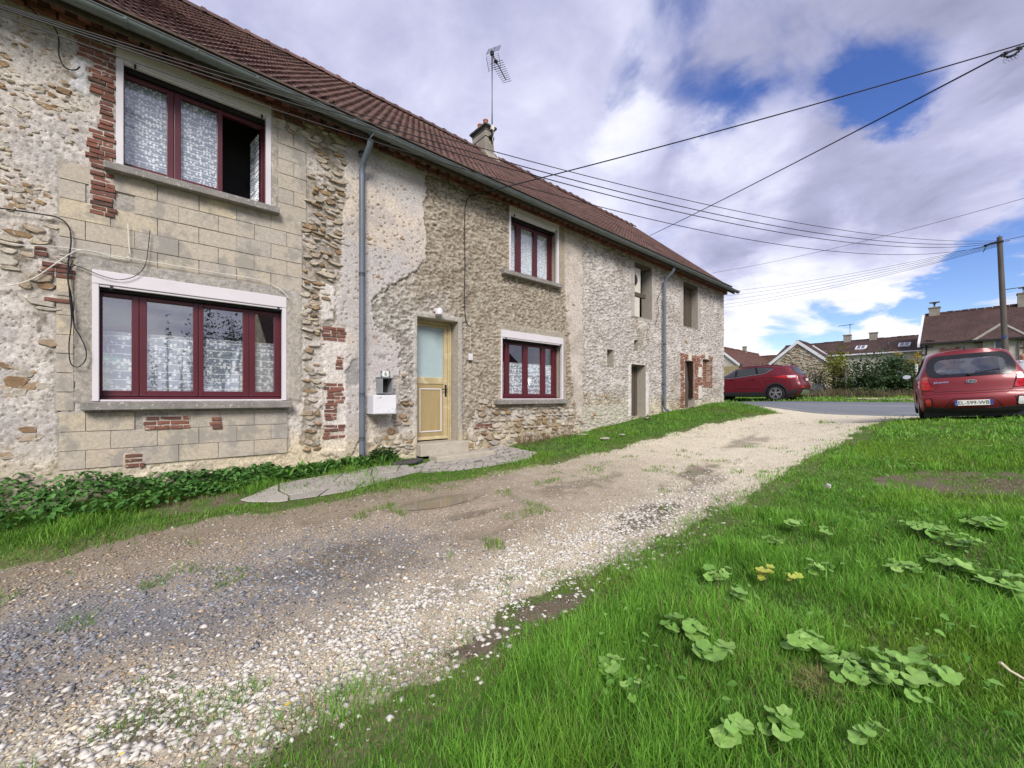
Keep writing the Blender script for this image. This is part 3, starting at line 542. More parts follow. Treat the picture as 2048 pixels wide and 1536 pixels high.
BARNB = [(O6[0] - .28, O6[0], O6[2], O6[3] + .24), (O6[0], O6[1], O6[3], O6[3] + .24), (O6[1], O7[0] - .06, E + .95, O6[3] + .24), (O6[1], O6[1] + .33, E - .05, E + .98), (O7[0] - .3, O7[0], E + .40, E + 1.2), (O7[0] - .06, O7[1] + .26, O7[3], O7[3] + .20), (O7[1], O7[1] + .24, E + .38, O7[3]), (O7[0], O7[1], E + .38, O7[2])]
BRICKF_ALL = BRICKF + BARNB
build_wall()

# bricks, stones and blocks of the facade, each a piece of its own
def brick_proto():
    j = lambda a: random.uniform(-a, a); V = []
    for (y, s) in ((.5, 1), (-.34, 1), (-.5, .93)):
        for (x, z) in ((-1, -1), (1, -1), (1, 1), (-1, 1)): V.append((x * .5 * (s if y < -.4 else 1) + j(.012), y + j(.06), z * .5 * (s * .93 if y < -.4 else 1) + j(.04)))
    T = []
    for r in (0, 4):
        for k in range(4): a, b = r + k, r + (k + 1) % 4; T += [(a, b, b + 4), (a, b + 4, a + 4)]
    return protodata(V, T + [(8, 9, 10), (8, 10, 11)])
def stone_proto():
    n = 8; V = []; A = sorted(2 * pi * (k + random.uniform(-.38, .38)) / n for k in range(n)); r = [random.uniform(.66, 1.05) for _ in range(n)]; tilt = random.uniform(-.16, .16), random.uniform(-.16, .16)
    for (y, s, a) in ((.45, 1.0, .02), (-.32, .98, .08), (-.47, .84, .07)):
        for k in range(n): q = A[k]; sq = .5 / max(abs(cos(q)), abs(sin(q))) ** .7; x, z = cos(q) * sq * s * r[k], sin(q) * sq * s * r[k]; V.append((x, y + random.uniform(-a, a) + (tilt[0] * x + tilt[1] * z if y < -.4 else 0), z))
    V.append((random.uniform(-.15, .15), -.48 + random.uniform(-.05, .06), random.uniform(-.15, .15))); T = []
    for q in (0, n):
        for k in range(n): a, b = q + k, q + (k + 1) % n; T += [(a, b, b + n), (a, b + n, a + n)]
    return protodata(V, T + [(2 * n + k, 2 * n + (k + 1) % n, 3 * n) for k in range(n)])
BP = [brick_proto() for _ in range(6)]; SP = [stone_proto() for _ in range(14)]
def TRS(x, y, z, sx, sy, sz, ry=0.0, rz=0.0): return Matrix.Translation((x, y, z)) @ Matrix.Rotation(rz, 4, 'Z') @ Matrix.Rotation(ry, 4, 'Y') @ Matrix.Diagonal((sx, sy, sz, 1))
def in_open(x, z, m=0.0): return any(o[0] - m < x < o[1] + m and o[2] - m < z < o[3] + m for o in OPEN)
bricks = []
def lay(t0, t1, z0, z1, bl=.21, bh=.046, jt=.010, y=-.012, dep=.08, lose=.025):
    z = z0 + bh / 2; k = random.randint(0, 1)
    while z + bh / 2 <= z1 + .012:
        x = t0 - (bl / 2 if k % 2 else 0) + random.uniform(-.02, .02)
        while x < t1 - .015:
            a = max(x, t0 + random.uniform(-.02, .015)); b = min(x + bl * random.choice((1, 1, .55)), t1 + random.uniform(-.015, .02)); x = b + jt if b > x else x + bl
            if b - a > .035 and random.random() > lose and not in_open((a + b) / 2, z):
                bricks.append((random.randrange(6), TRS((a + b) / 2, y + random.uniform(-.012, .008) + dep / 2 - .012, z + random.uniform(-.003, .003), b - a, dep, bh * random.uniform(.86, 1.02), random.uniform(-.025, .025)), b - a))
        z += bh + jt; k += 1
for b in BRICKF: lay(*b)
pieces('brick', BP, bricks, M['brick'], HOUSE, 190); bricks = []
for b in BARNB: lay(*b, y=.006, lose=.02)
lay(O7[0] + .02, O7[1] - .02, O7[2] + .03, O7[3] - .02, y=.16); BRK_IN = len(bricks)
for z in np.arange(O6[2] + .35, O6[3], .064): bricks.append((random.randrange(6), TRS(O6[1] - .03, .12, z, .2, .08, .05, 0, pi / 2 + .02), .2))
for z in np.arange(O7[2] + .03, O7[3], .064):
    bricks.append((random.randrange(6), TRS((O7[0] + O7[1]) / 2, .14, z, O7[1] - O7[0], .07, .05), .3))
# white flat keystones over the brick surrounds
pieces('brick', BP, bricks, M['brick_new'], HOUSE, 110)
mb = MB(); mb.prism([((O6[0] + O6[1]) / 2 + s * w, -.028, z) for s, w, z in ((-1, .10, O6[3] + .01), (1, .10, O6[3] + .01), (1, .14, O6[3] + .30), (-1, .14, O6[3] + .30))], (0, .06, 0)); M['limestone'] = mat('limestone', (.55, .51, .45), rough=.9, var=(9, .12), bump=(50, .3, .004)); mb.build('keystone', M['limestone'], HOUSE)
mb = MB(); mb.prism([((O7[0] + O7[1]) / 2 + s * w, -.028, z) for s, w, z in ((-1, .11, O7[3] + .01), (1, .11, O7[3] + .01), (1, .15, O7[3] + .27), (-1, .15, O7[3] + .27))], (0, .06, 0)); mb.build('keystone', M['limestone'], HOUSE)
for (t, z0, z1) in ((O6[1] + .42, E + .72, E + 1.1), (O6[1] + .42, E - .05, E + .42)):
    mb = MB(); mb.box(t - .12, t + .13, -.028, .04, z0, z1); mb.build('quoin_stone', M['limestone'], HOUSE, bev=.008)

stones = []
def pack(P, rowh, l0, l1, skip=.12, out=.004):
    xs = [p[0] for p in P]; zs = [p[1] for p in P]; z = min(zs)
    while z < max(zs):
        h = rowh * random.uniform(.6, 1.45); x = min(xs) + random.uniform(-.1, 0)
        while x < max(xs):
            l = random.uniform(l0, l1) * (1.5 if random.random() < .12 else 1); hh = h * random.uniform(.65, 1.1); cx = x + l / 2; cz = z + h / 2 + random.uniform(-.012, .012)
            if random.random() > skip and bool(inpoly(cx, cz, P)) and not in_open(cx, cz, .06) and not any(b[0] - .03 < cx < b[1] + .03 and b[2] < cz < b[3] for b in BLOCKF + BRICKF_ALL):
                stones.append((random.randrange(14), TRS(cx, -out + random.uniform(-.008, .022), cz, l * 1.06, random.uniform(.05, .075), hh * 1.10, random.uniform(-.14, .24)), math.sqrt(l * hh)))
            x += l + random.uniform(.0, .02)
        z += h * .96
pack(ZC, .064, .07, .20, .34); pack(ZL, .075, .10, .26, .06); pack(ZB, .075, .08, .2, .35); pack(ZB2, .085, .09, .24, .25)
def sprinkle(P, n, s0, s1, y=.020):
    xs = [p[0] for p in P]; zs = [p[1] for p in P]; k = 0
    for _ in range(n * 8):
        x = random.uniform(min(xs), max(xs)); z = random.uniform(min(zs), max(zs))
        if float(vn(x * 2.2, z * 2.2, 77)) < .35: continue
        if bool(inpoly(x, z, P)) and not in_open(x, z, .1) and not any(b[0] - .08 < x < b[1] + .08 and b[2] - .05 < z < b[3] + .05 for b in BLOCKF + BRICKF_ALL):
            s = random.uniform(s0, s1) * (1.7 if random.random() < .12 else 1); stones.append((random.randrange(14), TRS(x, y + random.uniform(-.008, .010), z, s, .05, s * random.uniform(.35, .7), random.uniform(-.5, .45)), s * .7)); k += 1
            if k >= n: break
sprinkle(wp([(-40, 40), (60, 40), (150, 120), (178, 260), (174, 420), (100, 430), (-40, 450)]), 340, .03, .10)
sprinkle(wp([(-30, 720), (100, 720), (110, 800), (150, 825), (240, 900), (200, 935), (-30, 940)]), 40, .05, .17)
sprinkle(wp([(735, 380), (845, 400), (845, 520), (745, 575), (700, 560), (695, 440)]), 130, .03, .075, .000)
sprinkle(wp([(1130, 470), (1164, 490), (1164, 820), (1140, 790)]), 70, .05, .11)
sprinkle(wp([(855, 360), (960, 400), (1000, 470), (855, 440)]), 24, .05, .12); sprinkle(wp([(735, 690), (800, 700), (830, 800), (830, 900), (740, 905)]), 45, .06, .17); sprinkle(wp([(1170, 700), (1440, 640), (1440, 800), (1170, 860)]), 26, .10, .26, .016)
sprinkle(wp([(120, 825), (260, 825), (245, 905), (120, 900)]), 20, .08, .2)
pieces('stone', SP, stones, M['stone'], HOUSE)

blocks = []
def lay_blocks(t0, t1, z0, z1, k0, L=.405):
    z = z1 - ROW; k = k0
    while z > z0 - .06:
        x = t0 - (L / 2 if k % 2 else 0)
        while x < t1 - .03:
            a = max(x, t0); b = min(x + L, t1)
            if b - a > .07 and not any(f[0] - .02 < (a + b) / 2 < f[1] + .02 and f[2] - .02 < z + ROW / 2 < f[3] + .02 for f in BRICKF): blocks.append((random.randrange(6), TRS((a + b) / 2, random.uniform(.028, .036), z + ROW / 2, b - a - random.choice((.003, .006, .009)), .09, ROW - random.choice((.003, .006, .008))), b - a))
            x += L
        z -= ROW; k += 1
def block_proto():
    j = lambda a: random.uniform(-a, a); V = []
    for (y, sx, sz) in ((.5, 1, 1), (-.46, 1, 1), (-.5, .99, .98)):
        for (x, z) in ((-1, -1), (1, -1), (1, 1), (-1, 1)): V.append((x * .5 * sx + j(.006), y + j(.02), z * .5 * sz + j(.010)))
    T = []
    for r in (0, 4):
        for k in range(4): a, b = r + k, r + (k + 1) % 4; T += [(a, b, b + 4), (a, b + 4, a + 4)]
    return protodata(V, T + [(8, 9, 10), (8, 10, 11)])
KP = [block_proto() for _ in range(6)]
for i, b in enumerate(BLOCKF): lay_blocks(*b, i)
pieces('concrete_block', KP, blocks, M['block'], HOUSE)
# ------------------------------------------------------------------ windows, sills, door
def tx(u, y): return at_y(u, 795, y).x
def tz(u, v, y): return at_y(u, v, y).z
def ring(mb, x0, x1, z0, z1, w, y0, y1, wb=None):
    wb = wb or w; mb.box(x0, x0 + w, y0, y1, z0, z1); mb.box(x1 - w, x1, y0, y1, z0, z1); mb.box(x0 + w + .001, x1 - w - .001, y0 + .001, y1 - .001, z1 - w, z1); mb.box(x0 + w + .001, x1 - w - .001, y0 + .001, y1 - .001, z0, z0 + wb)
def window(o, boxh, rail, yf, glass_px, openlast=False):
    x0, x1, z0, z1 = o
    mb = MB(); mb.box(x0, x0 + rail, -.022, .05, z0, z1 - boxh); mb.box(x1 - rail, x1, -.022, .05, z0, z1 - boxh); mb.box(x0 + rail, x1 - rail, -.004, .10, z0 - .004, z0 + .018)
    w = mb.build('window', M['white_pvc'], HOUSE, bev=.004)
    mb = MB(); mb.box(x0, x1, -.026, .11, z1 - boxh, z1); mb.build('shutter_box', M['white_pvc'], w, bev=.006, seg=2)
    mb = MB(); mb.box(x0 + rail, x1 - rail, -.012, .03, z1 - boxh - .028, z1 - boxh - .002); mb.build('shutter_slat', M['white_pvc'], w, bev=.003)
    for xx in (x0 + rail + .09, x1 - rail - .06): mb = MB(); mb.box(xx, xx + .02, -.03, -.01, z1 - boxh - .05, z1 - boxh - .004); mb.build('stopper', M['darkmetal'], w)
    fx0, fx1, fz0, fz1 = x0 + .012, x1 - .012, z0 + .02, z1 - boxh - .055; mb = MB(); mb.box(x0 + .01, x1 - .01, yf - .06, yf + .08, fz1 + .001, z1 - boxh + .02); mb.build('slot_shadow', M['darkmetal'], w)  # solid dark box stands in for the shadow in the slot under the shutter box
    mb = MB(); ring(mb, fx0, fx1, fz0, fz1, .05, yf, yf + .07, .055); mb.box(fx0 - .0, fx1 + .0, yf - .03, yf + .0, fz0 - .002, fz0 + .03); mb.build('frame', M['maroon'], w, bev=.004)
    gs = [(tx(a, yf), tx(b, yf)) for a, b in glass_px]; nb = len(gs); gz0, gz1 = fz0 + .105, fz1 - .055; out = []
    for i, (a, b) in enumerate(gs):
        l = fx0 + .03 if i == 0 else (gs[i - 1][1] + a) / 2 + .002; r = fx1 - .03 if (i == nb - 1 and not openlast) else ((b + gs[i + 1][0]) / 2 - .002 if i < nb - 1 else b + .06)
        mb = MB(); zz0, zz1 = fz0 + .035, fz1 - .012
        mb.box(l, a, yf - .018, yf + .045, zz0, zz1); mb.box(b, r, yf - .018, yf + .045, zz0, zz1); mb.box(a + .001, b - .001, yf - .017, yf + .044, zz0, gz0); mb.box(a + .001, b - .001, yf - .017, yf + .044, gz1, zz1)
        mb.box(l + .004, r - .004, yf - .03, yf - .018, zz0 + .004, zz0 + .022); sa = mb.build('sash', M['maroon'], w, bev=.006, seg=2)
        mb = MB(); mb.box(a - .004, b + .004, yf + .008, yf + .020, gz0 - .004, gz1 + .004); mb.build('pane', M['pane3'] if o is W3 else M['pane'], w)
        out.append((a, b, gz0, gz1))
    return w, out
def sill(o, px, y=-.135, th=.095):
    mb = MB(); x0 = at_y(px[0], 795, y).x; x1 = at_y(px[1], 795, y).x; mb.prism([(x0, y, o[2] - .012), (x0, .12, o[2] - .002), (x0, .12, o[2] - th), (x0, y, o[2] - th)], (x1 - x0, 0, 0)); mb.build('window_sill', M['conc'], HOUSE, bev=.008, seg=2)
def curtain(name, x0, x1, z0, z1, y, m, label, group, amp=.012, folds=7, top=True):
    n = 40; nz = 6; X = np.linspace(x0, x1, n); V = []; ph = random.random() * 6
    for j in range(nz):
        f = j / (nz - 1); z = z1 + (z0 - z1) * f
        for i, x in enumerate(X): V.append((x, y + amp * (.6 + .4 * f) * (sin(ph + 2 * pi * folds * i / n) + .4 * sin(ph * 2 + 2 * pi * folds * 2.3 * i / n)), z + .006 * sin(ph + i * .5) * (1 if j in (0, nz - 1) else 0)))
    Fq = [(j * n + i, j * n + i + 1, (j + 1) * n + i + 1, (j + 1) * n + i) for j in range(nz - 1) for i in range(n - 1)]
    t = empty(name, ((x0 + x1) / 2, y, z0), label, 'curtain', group)
    o = npmesh('cloth', np.array(V) - np.array(t.location), np.array(Fq), m, t, smooth=True)
    mb = MB(); mb.cyl((x0 - .01 - t.location.x, .0, z1 - z0 + .004), (x1 + .01 - t.location.x, .0, z1 - z0 + .004), .007, n=8); mb.build('rod', M['white_pvc'], t)
w3, g3 = window(W3, .155, .055, .14, [(205, 263), (294, 386), (407, 485.6), (510, 548)])
lab = ('narrow butterfly lace half-curtain in first pane of wide ground-floor window', 'broad butterfly lace half-curtain in second pane of wide ground-floor window', 'broad butterfly lace half-curtain in third pane of wide ground-floor window', 'narrow butterfly lace half-curtain in last pane of wide ground-floor window, beside brick quoin')
for i, g in enumerate(g3): curtain('lace_curtain', g[0] - .02, g[1] + .02, g[2] - .01, tz(205, 664, .2), .178, M['lace'], lab[i], 'butterfly lace curtains of the wide window', .004, 3)
w1, g1 = window(W1, .20, .065, .15, [(248, 333.5), (362, 434)], True)
lab = ('vine-patterned lace curtain behind first fixed pane of the half-open upstairs window', 'vine-patterned lace curtain beside the dark open gap of the upstairs window')
for i, g in enumerate(g1): curtain('vine_curtain', g[0] - .02, g[1] + .02, g[2] - .03, g[3] + .02, .19, M['lace2'], lab[i], 'vine lace curtains upstairs', .004, 2)
# the third sash of the upper window stands open into the room
def open_sash():
    yh = .19; hx = W1[1] - .085; z0, z1 = W1[2] + .06, W1[3] - .235; L = .50; A = R(98); e = Vector((-cos(A), sin(A), 0))
    e = Vector((cos(R(180 - 82)), sin(R(180 - 82)), 0)); p = Vector((hx, yh, 0)); mb = MB()
    def bar(a, b, za, zb_): q0 = p + e * a; q1 = p + e * b; mb.prism([(q0.x, q0.y, za), (q1.x, q1.y, za), (q1.x, q1.y, zb_), (q0.x, q0.y, zb_)], (.05 * sin(R(82)), .05 * cos(R(82)), 0))
    bar(0, .07, z0, z1); bar(L - .07, L, z0, z1); bar(.071, L - .071, z0, z0 + .08); bar(.071, L - .071, z1 - .07, z1); mb.build('sash', M['maroon'], w1, bev=.005)
    q0 = p + e * .07 + Vector((.02, 0, 0)); q1 = p + e * (L - .07) + Vector((.02, 0, 0)); mb = MB(); mb.prism([(q0.x, q0.y, z0 + .08), (q1.x, q1.y, z0 + .08), (q1.x, q1.y, z1 - .07), (q0.x, q0.y, z1 - .07)], (.008, 0, 0)); mb.build('pane', M['pane2'], w1)
    c = empty('vine_curtain', (q0.x - .03, q0.y, z0), 'lace curtain seen edge-on along the sash that stands open into the dark room', 'curtain', 'vine lace curtains upstairs'); mb = MB()
    V = []; n = 16
    for k in range(n): f = k / (n - 1); q = e * (f * (L - .16)); V += [(q.x - .012 * sin(k * 1.9), q.y, .10), (q.x - .012 * sin(k * 1.9), q.y, z1 - z0 - .1)]
    mb.add(V, [(2 * k, 2 * k + 2, 2 * k + 3, 2 * k + 1) for k in range(n - 1)]); mb.build('cloth', M['lace2'], c)
open_sash()
w2, g2 = window(W2, .19, .05, .20, [(1021, 1031.6), (1041, 1066.8), (1073.6, 1096)])
lab = ('sliver of white net curtain in first pane of small upstairs window', 'white net curtain in middle pane of small upstairs window under the eaves', 'gathered white net curtain in last pane of small upstairs window under the eaves')
for i, g in enumerate(g2): curtain('net_curtain', g[0] - .03, g[1] + .03, g[2] - .03, g[3] + .02, .262, M['net'], lab[i], 'net curtains of the small upstairs window', .02, 5)
w4, g4 = window(W4, .155, .04, .19, [(1005.5, 1009.5), (1017.8, 1046), (1055, 1081.6), (1090, 1104)])
lab = ('sliver of heart lace at the recessed edge of ground-floor window near the door', 'heart lace half-curtain in second pane of ground-floor window near the door', 'heart lace half-curtain in third pane of ground-floor window near the door', 'narrow heart lace half-curtain in last pane of ground-floor window near the door')
for i, g in enumerate(g4): curtain('heart_curtain', g[0] - .01, g[1] + .01, g[2] - .03, tz(1020, 726, .25), .23, M['lace'], lab[i], 'heart lace curtains of the small ground-floor window', .004, 2)
sill(W1, (207, 560)); sill(W2, (1010, 1126)); sill(W3, (160, 585), th=.10); sill(W4, (995, 1137), th=.10)

M['ochre'] = mat('ochre_door', (.335, .255, .125), rough=.5, spec=.35, var=(3, .10), var2=(70, .06), stretch=(6, 6, 1), stain=(3, .62, (.52, .42, .24), .5))
M['ochre_l'] = mat('ochre_rail', (.42, .34, .195), rough=.5, spec=.35, var=(3, .14), stain=(5, .52, (.60, .52, .34), .6))
M['blind'] = mat('grey_blind', (.60, .68, .70), rough=.7, var=(2, .06))
def door():
    y = .24; x0, x1, z0, z1 = DOOR[0], DOOR[1], DOOR[2], DOOR[3]; xl = x0 + .055; xr = tx(895, y); U = 870
    mb = MB(); mb.box(x0, xl, y - .02, y + .09, z0, z1); mb.box(xr, x1, y - .02, y + .09, z0, z1); mb.box(xl, xr, y - .019, y + .089, z1 - .07, z1); mb.box(x1 - .05, x1 - .02, y - .045, y - .02, z0, z1 - .03)
    d = mb.build('door', M['ochre_l'], HOUSE, bev=.006, seg=2)
    zg0, zg1 = tz(U, 755, y), tz(U, 655, y); zr0 = tz(U, 768, y); zp0 = tz(U, 874, y); st = .085
    mb = MB(); mb.box(xl + .004, xl + st, y, y + .05, z0 + .03, z1 - .075); mb.box(xr - st, xr - .004, y, y + .05, z0 + .03, z1 - .075); mb.box(xl + st + .001, xr - st - .001, y + .001, y + .049, zg1, z1 - .075); mb.box(xl + st + .001, xr - st - .001, y + .001, y + .049, zr0, zg0); mb.box(xl + st + .001, xr - st - .001, y + .001, y + .049, z0 + .03, zp0)
    mb.build('leaf', M['ochre_l'], d, bev=.006, seg=2)
    mb = MB(); mb.box(xl + st, xr - st, y + .014, y + .040, zp0, zr0); mb.build('panel', M['ochre'], d)
    mb = MB(); ring(mb, xl + st + .045, xr - st - .045, zp0 + .10, zr0 - .085, .024, y + .000, y + .0135); mb.build('moulding', M['white_pvc'], d, bev=.004)
    mb = MB(); mb.box(xl + st, xr - st, y + .012, y + .020, zg0, zg1); mb.build('pane', M['pane2'], d)
    mb = MB()
    n = 44
    for k in range(n): zz = zg0 + (zg1 - zg0) * k / n; h = (zg1 - zg0) / n; mb.quad((xl + st, y + .030, zz), (xr - st, y + .030, zz), (xr - st, y + .035, zz + h * 1.02), (xl + st, y + .035, zz + h * 1.02))
    mb.build('blind', M['blind'], d)
    zh = tz(893, 779, y); xh = xr - .045
    mb = MB(); mb.box(xh - .022, xh + .022, y - .010, y, zh - .14, zh + .09); mb.cyl((xh, y - .01, zh), (xh, y - .05, zh), .009); mb.cyl((xh + .01, y - .05, zh), (xh - .12, y - .05, zh), .009); mb.build('handle', M['darkmetal'], d, bev=.003)
    mb = MB(); mb.prism([(xl + .01, y - .035, z0 + .028), (xl + .01, y, z0 + .085), (xl + .01, y, z0 + .02)], (xr - xl - .02, 0, 0)); mb.build('weather_bar', M['ochre_l'], d)
door()
M['step'] = mat('worn_step', (.40, .36, .29), rough=.9, var=(4, .18), var2=(50, .14), bump=(40, .5, .006), stain=(4, .55, (.26, .24, .19), .6))
mb = MB(); mb.box(DOOR[0] - .03, DOOR[1] + .12, -.20, .34, DOOR[2] - .22, DOOR[2] - .002); mb.build('doorstep', M['step'], HOUSE, bev=.015, seg=2)
mb = MB(); mb.box(DOOR[0] + .12, DOOR[1] + .55, -.50, -.202, DOOR[2] - .42, DOOR[2] - .20); mb.build('doorstep', M['step'], HOUSE, bev=.02, seg=2)

# far openings of the barn end
def planks(o, y, n, nm='plank', gap=.008, lean=0):
    w = (o[1] - o[0] - .06) / n
    for k in range(n):
        mb = MB(); a = o[0] + .03 + k * w; mb.box(a + gap / 2, a + w - gap / 2, y + random.uniform(-.008, .008), y + .03, o[2] + .02 + random.uniform(0, .03), o[3] - .05 + random.uniform(-.04, .03)); mb.build(nm, M['wood'], HOUSE)
planks(O2, .20, 6); planks([O5[0], O5[1], O5[2], O5[3]], .26, 5)
M['oldpaint'] = mat('old_board', (.27, .235, .165), rough=.9, var=(2.5, .3), var2=(20, .2), stain=(2, .5, (.15, .12, .09), .7))
mb = MB(); mb.box(O5[0] + .02, O5[1] - .02, .30, .32, O5[2], O5[3]); mb.build('barn_door', M['oldpaint'], HOUSE)
for (o, nm) in ((O1, 'lintel'), (O2, 'lintel')):
    mb = MB(); n = 14
    pts = [(o[0] - .02, .03, o[3] - .10)] + [(o[0] + (o[1] - o[0]) * k / n, .03, o[3] - .12 + random.uniform(-.05, .05)) for k in range(1, n)] + [(o[1] + .02, .03, o[3] - .10), (o[1] + .02, .03, o[3] + .02), (o[0] - .02, .03, o[3] + .02)]
    mb.prism(pts, (0, .22, 0)); mb.build(nm, M['wood'], HOUSE)
mb = MB(); mb.prism([(tx(1368, .06), .06, O6[2]), (tx(1376, .06), .06, O6[2]), (tx(1377, .06), .06, E + .5), (tx(1372, .06), .06, O6[3] - .02), (tx(1368, .06), .06, O6[3] - .02)], (0, .05, 0)); mb.build('barn_door', M['wood'], HOUSE)
mb = MB(); mb.box(O6[0], O6[1], .30, .34, O6[2] - .1, O6[3]); mb.build('room', M['dark'], HOUSE)  # near-black sheet stands in for the unlit inside of the doorway
mb = MB(); mb.box(O3[0], O3[1], .2, .24, O3[2], O3[3]); mb.box(O4[0], O4[1], .2, .24, O4[2], O4[3]); mb.box(O7[0], O7[1], .2, .24, O7[2], O7[3]); mb.build('niche_back', M['plaster'], HOUSE)
# the half-boarded loft opening: grey-white boards, cross bar, round vent
mb = MB(); xa, xb = O1[0] + .03, O1[0] + .42; mb.box(xa, xb, .08, .11, O1[2] + .02, E + 3.02); mb.build('board', M['limestone'], HOUSE, bev=.004)
mb = MB(); mb.box(xa, xb + .05, .08, .11, E + 3.10, O1[3] - .12); mb.build('board', M['limestone'], HOUSE, bev=.004)
mb = MB(); mb.box(O1[0] + .01, O1[0] + .72, .05, .12, E + 3.00, E + 3.12); mb.build('cross_bar', M['wood'], HOUSE, bev=.006)
mb = MB(); mb.lathe([(.17, 0), (.17, .02), (.13, .03)], (O1[0] + .10, .055, E + 3.48), 20, 'y'); mb.build('vent', M['darkmetal'], HOUSE)

# ------------------------------------------------------------------ roof, cornice, gutter, downpipes, chimney
AL = math.atan(SL); SLEN = math.hypot(RIDGE_Y - EAVE_Y, RIDGE_Z - EAVE_Z)
def slope_pt(x, s, h=0): return Vector((x, EAVE_Y + cos(AL) * s - sin(AL) * h, EAVE_Z + sin(AL) * s + cos(AL) * h))
mb = MB(); mb.prism([(XL, EAVE_Y + .02, EAVE_Z - .03), (XL, RIDGE_Y, RIDGE_Z - .03), (XL, RIDGE_Y, RIDGE_Z - .12), (XL, EAVE_Y + .02, EAVE_Z - .12)], (XR + .12 - XL, 0, 0)); mb.build('roof_deck', M['wood'], HOUSE)
mb = MB(); mb.prism([(XL, RIDGE_Y, RIDGE_Z), (XL, BACK_Y + .4, EAVE_Z - .1), (XL, BACK_Y + .4, EAVE_Z - .2), (XL, RIDGE_Y, RIDGE_Z - .1)], (XR + .12 - XL, 0, 0)); M['tile_far'] = mat('tiled_slope', (.125, .062, .048), rough=.9, var=(1.2, .25), var2=(14, .22), wave=((4.4, 4.4, 4.4), .02)); mb.build('roof', M['tile_far'], HOUSE)
def tile_proto():
    j = lambda a: random.uniform(-a, a); pr = [(0, .004), (.016, .016), (.040, .016), (.056, .005), (.105, .003), (.152, .005), (.166, .012)]; V = []; n = len(pr)
    for (y, dz) in ((0, .022), (.24, .000)):
        for (x, z) in pr: V.append((x - .083 + j(.002), y + j(.003), z + dz + j(.002)))
    for (x, z) in pr: V.append((x - .083, .004, z + .022 - .018))
    T = []
    for k in range(n - 1): T += [(k, k + 1, n + k + 1), (k, n + k + 1, n + k), (k, 2 * n + k + 1, k + 1), (k, 2 * n + k, 2 * n + k + 1)]
    return protodata(V, T)
TP = [tile_proto() for _ in range(5)]; tiles = []; gauge = .195; rows = int(SLEN / gauge)
for r in range(rows + 1):
    x = -4.6 + .078 * (r % 2)
    while x < XR + .06:
        s = r * gauge - .03 + random.uniform(-.007, .007)
        p = slope_pt(x + random.uniform(-.003, .003), s, .012 + .012 * float(vn(x * .4, r * .3, 3)))
        tiles.append((random.randrange(5), Matrix.Translation(p) @ Matrix.Rotation(AL, 4, 'X') @ Matrix.Rotation(random.uniform(-.02, .02), 4, 'Y') @ Matrix.Rotation(random.uniform(-.012, .012), 4, 'Z'), .17)); x += .158
pieces('roof_tile', TP, tiles, M['tile'], HOUSE)
def ridge_proto():
    V = []; n = 9
    for (x, s) in ((-.01, 1.14), (.07, 1.14), (.075, 1.0), (.40, .96)):
        for k in range(n): a = pi * (k / (n - 1)) * 1.1 - .05 * pi; V.append((x, -.135 * s * cos(a), .115 * s * sin(a)))
    T = []
    for i in range(3):
        for k in range(n - 1): a = i * n + k; T += [(a, a + n, a + n + 1), (a, a + n + 1, a + 1)]
    return protodata(V, T)
RP = [ridge_proto()]; its = []; x = -4.6
while x < XR - .25: its.append((0, Matrix.Translation((x, RIDGE_Y, RIDGE_Z + .0 + random.uniform(-.012, .012))) @ Matrix.Rotation(random.uniform(-.03, .03), 4, 'Y'), .4)); x += .385
pieces('ridge_tile', RP, its, M['tile'], HOUSE)
mb = MB(); mb.prism([slope_pt(XR + .10, 0, -.02), slope_pt(XR + .10, SLEN, -.02), slope_pt(XR + .10, SLEN, .05), slope_pt(XR + .10, 0, .05)], (.05, 0, 0)); mb.build('verge', M['tile_far'], HOUSE)
cb = []
def course(z, y, l, h, gap, x0=-3.0, rz=0):
    x = x0
    while x < XR + .02: cb.append((random.randrange(6), TRS(x + l / 2, y + .13 + random.uniform(-.006, .006), z + h / 2 + random.uniform(-.003, .003), l * random.uniform(.95, 1), .26, h, random.uniform(-.015, .015)), l)); x += l + gap
zc = E + 4.10
course(zc, -.055, .215, .062, .010); course(zc + .068, -.125, .105, .075, .095); course(zc + .068, -.05, .215, .07, .01); course(zc + .150, -.165, .215, .055, .010)
pieces('cornice_brick', BP, cb, M['brick_dirty'], HOUSE)
mb = MB(); mb.box(XL, XR + .02, EAVE_Y + .05, -.0, zc + .21, zc + .235); mb.build('soffit', M['wood'], HOUSE)
GY, GR = -.43, .070; GZ = E + 4.135
def gutter():
    mb = MB(); n = 10; V = []; xs = [XL, XR + .22]
    for x in xs:
        for (r, s) in ((GR, 1), (GR - .006, -1)):
            A = [pi + pi * k / n for k in range(n + 1)]; A = A if s > 0 else A[::-1]; V += [(x, GY + r * cos(a), GZ + r * sin(a)) for a in A]
    m = 2 * (n + 1); mb.add(V, [(k, (k + 1) % m, m + (k + 1) % m, m + k) for k in range(m)] + [tuple(range(n + 1)), tuple(m + k for k in range(n + 1))])
    mb.cyl((XL, GY - GR, GZ), (XR + .22, GY - GR, GZ), .009, n=6); g = mb.build('gutter', M['zinc'], HOUSE, smooth=True)
    me = None; x = -2.7
    while x < XR + .1:
        mb = MB(); A = [pi * .97 + pi * 1.06 * k / 8 for k in range(9)]; r0, r1 = GR + .001, GR + .007
        for i in range(8):
            P = [(x, GY + r * cos(a), GZ + r * sin(a)) for r, a in ((r0, A[i]), (r0, A[i + 1]), (r1, A[i + 1]), (r1, A[i]))]; mb.prism(P, (.028, 0, 0))
        if me is None: o = mb.build('bracket', M['zinc'], g); me = o.data; xo = x
        else: o = bpy.data.objects.new('bracket', me); o.location.x = x - xo; link(o, g)
        x += .62
gutter()
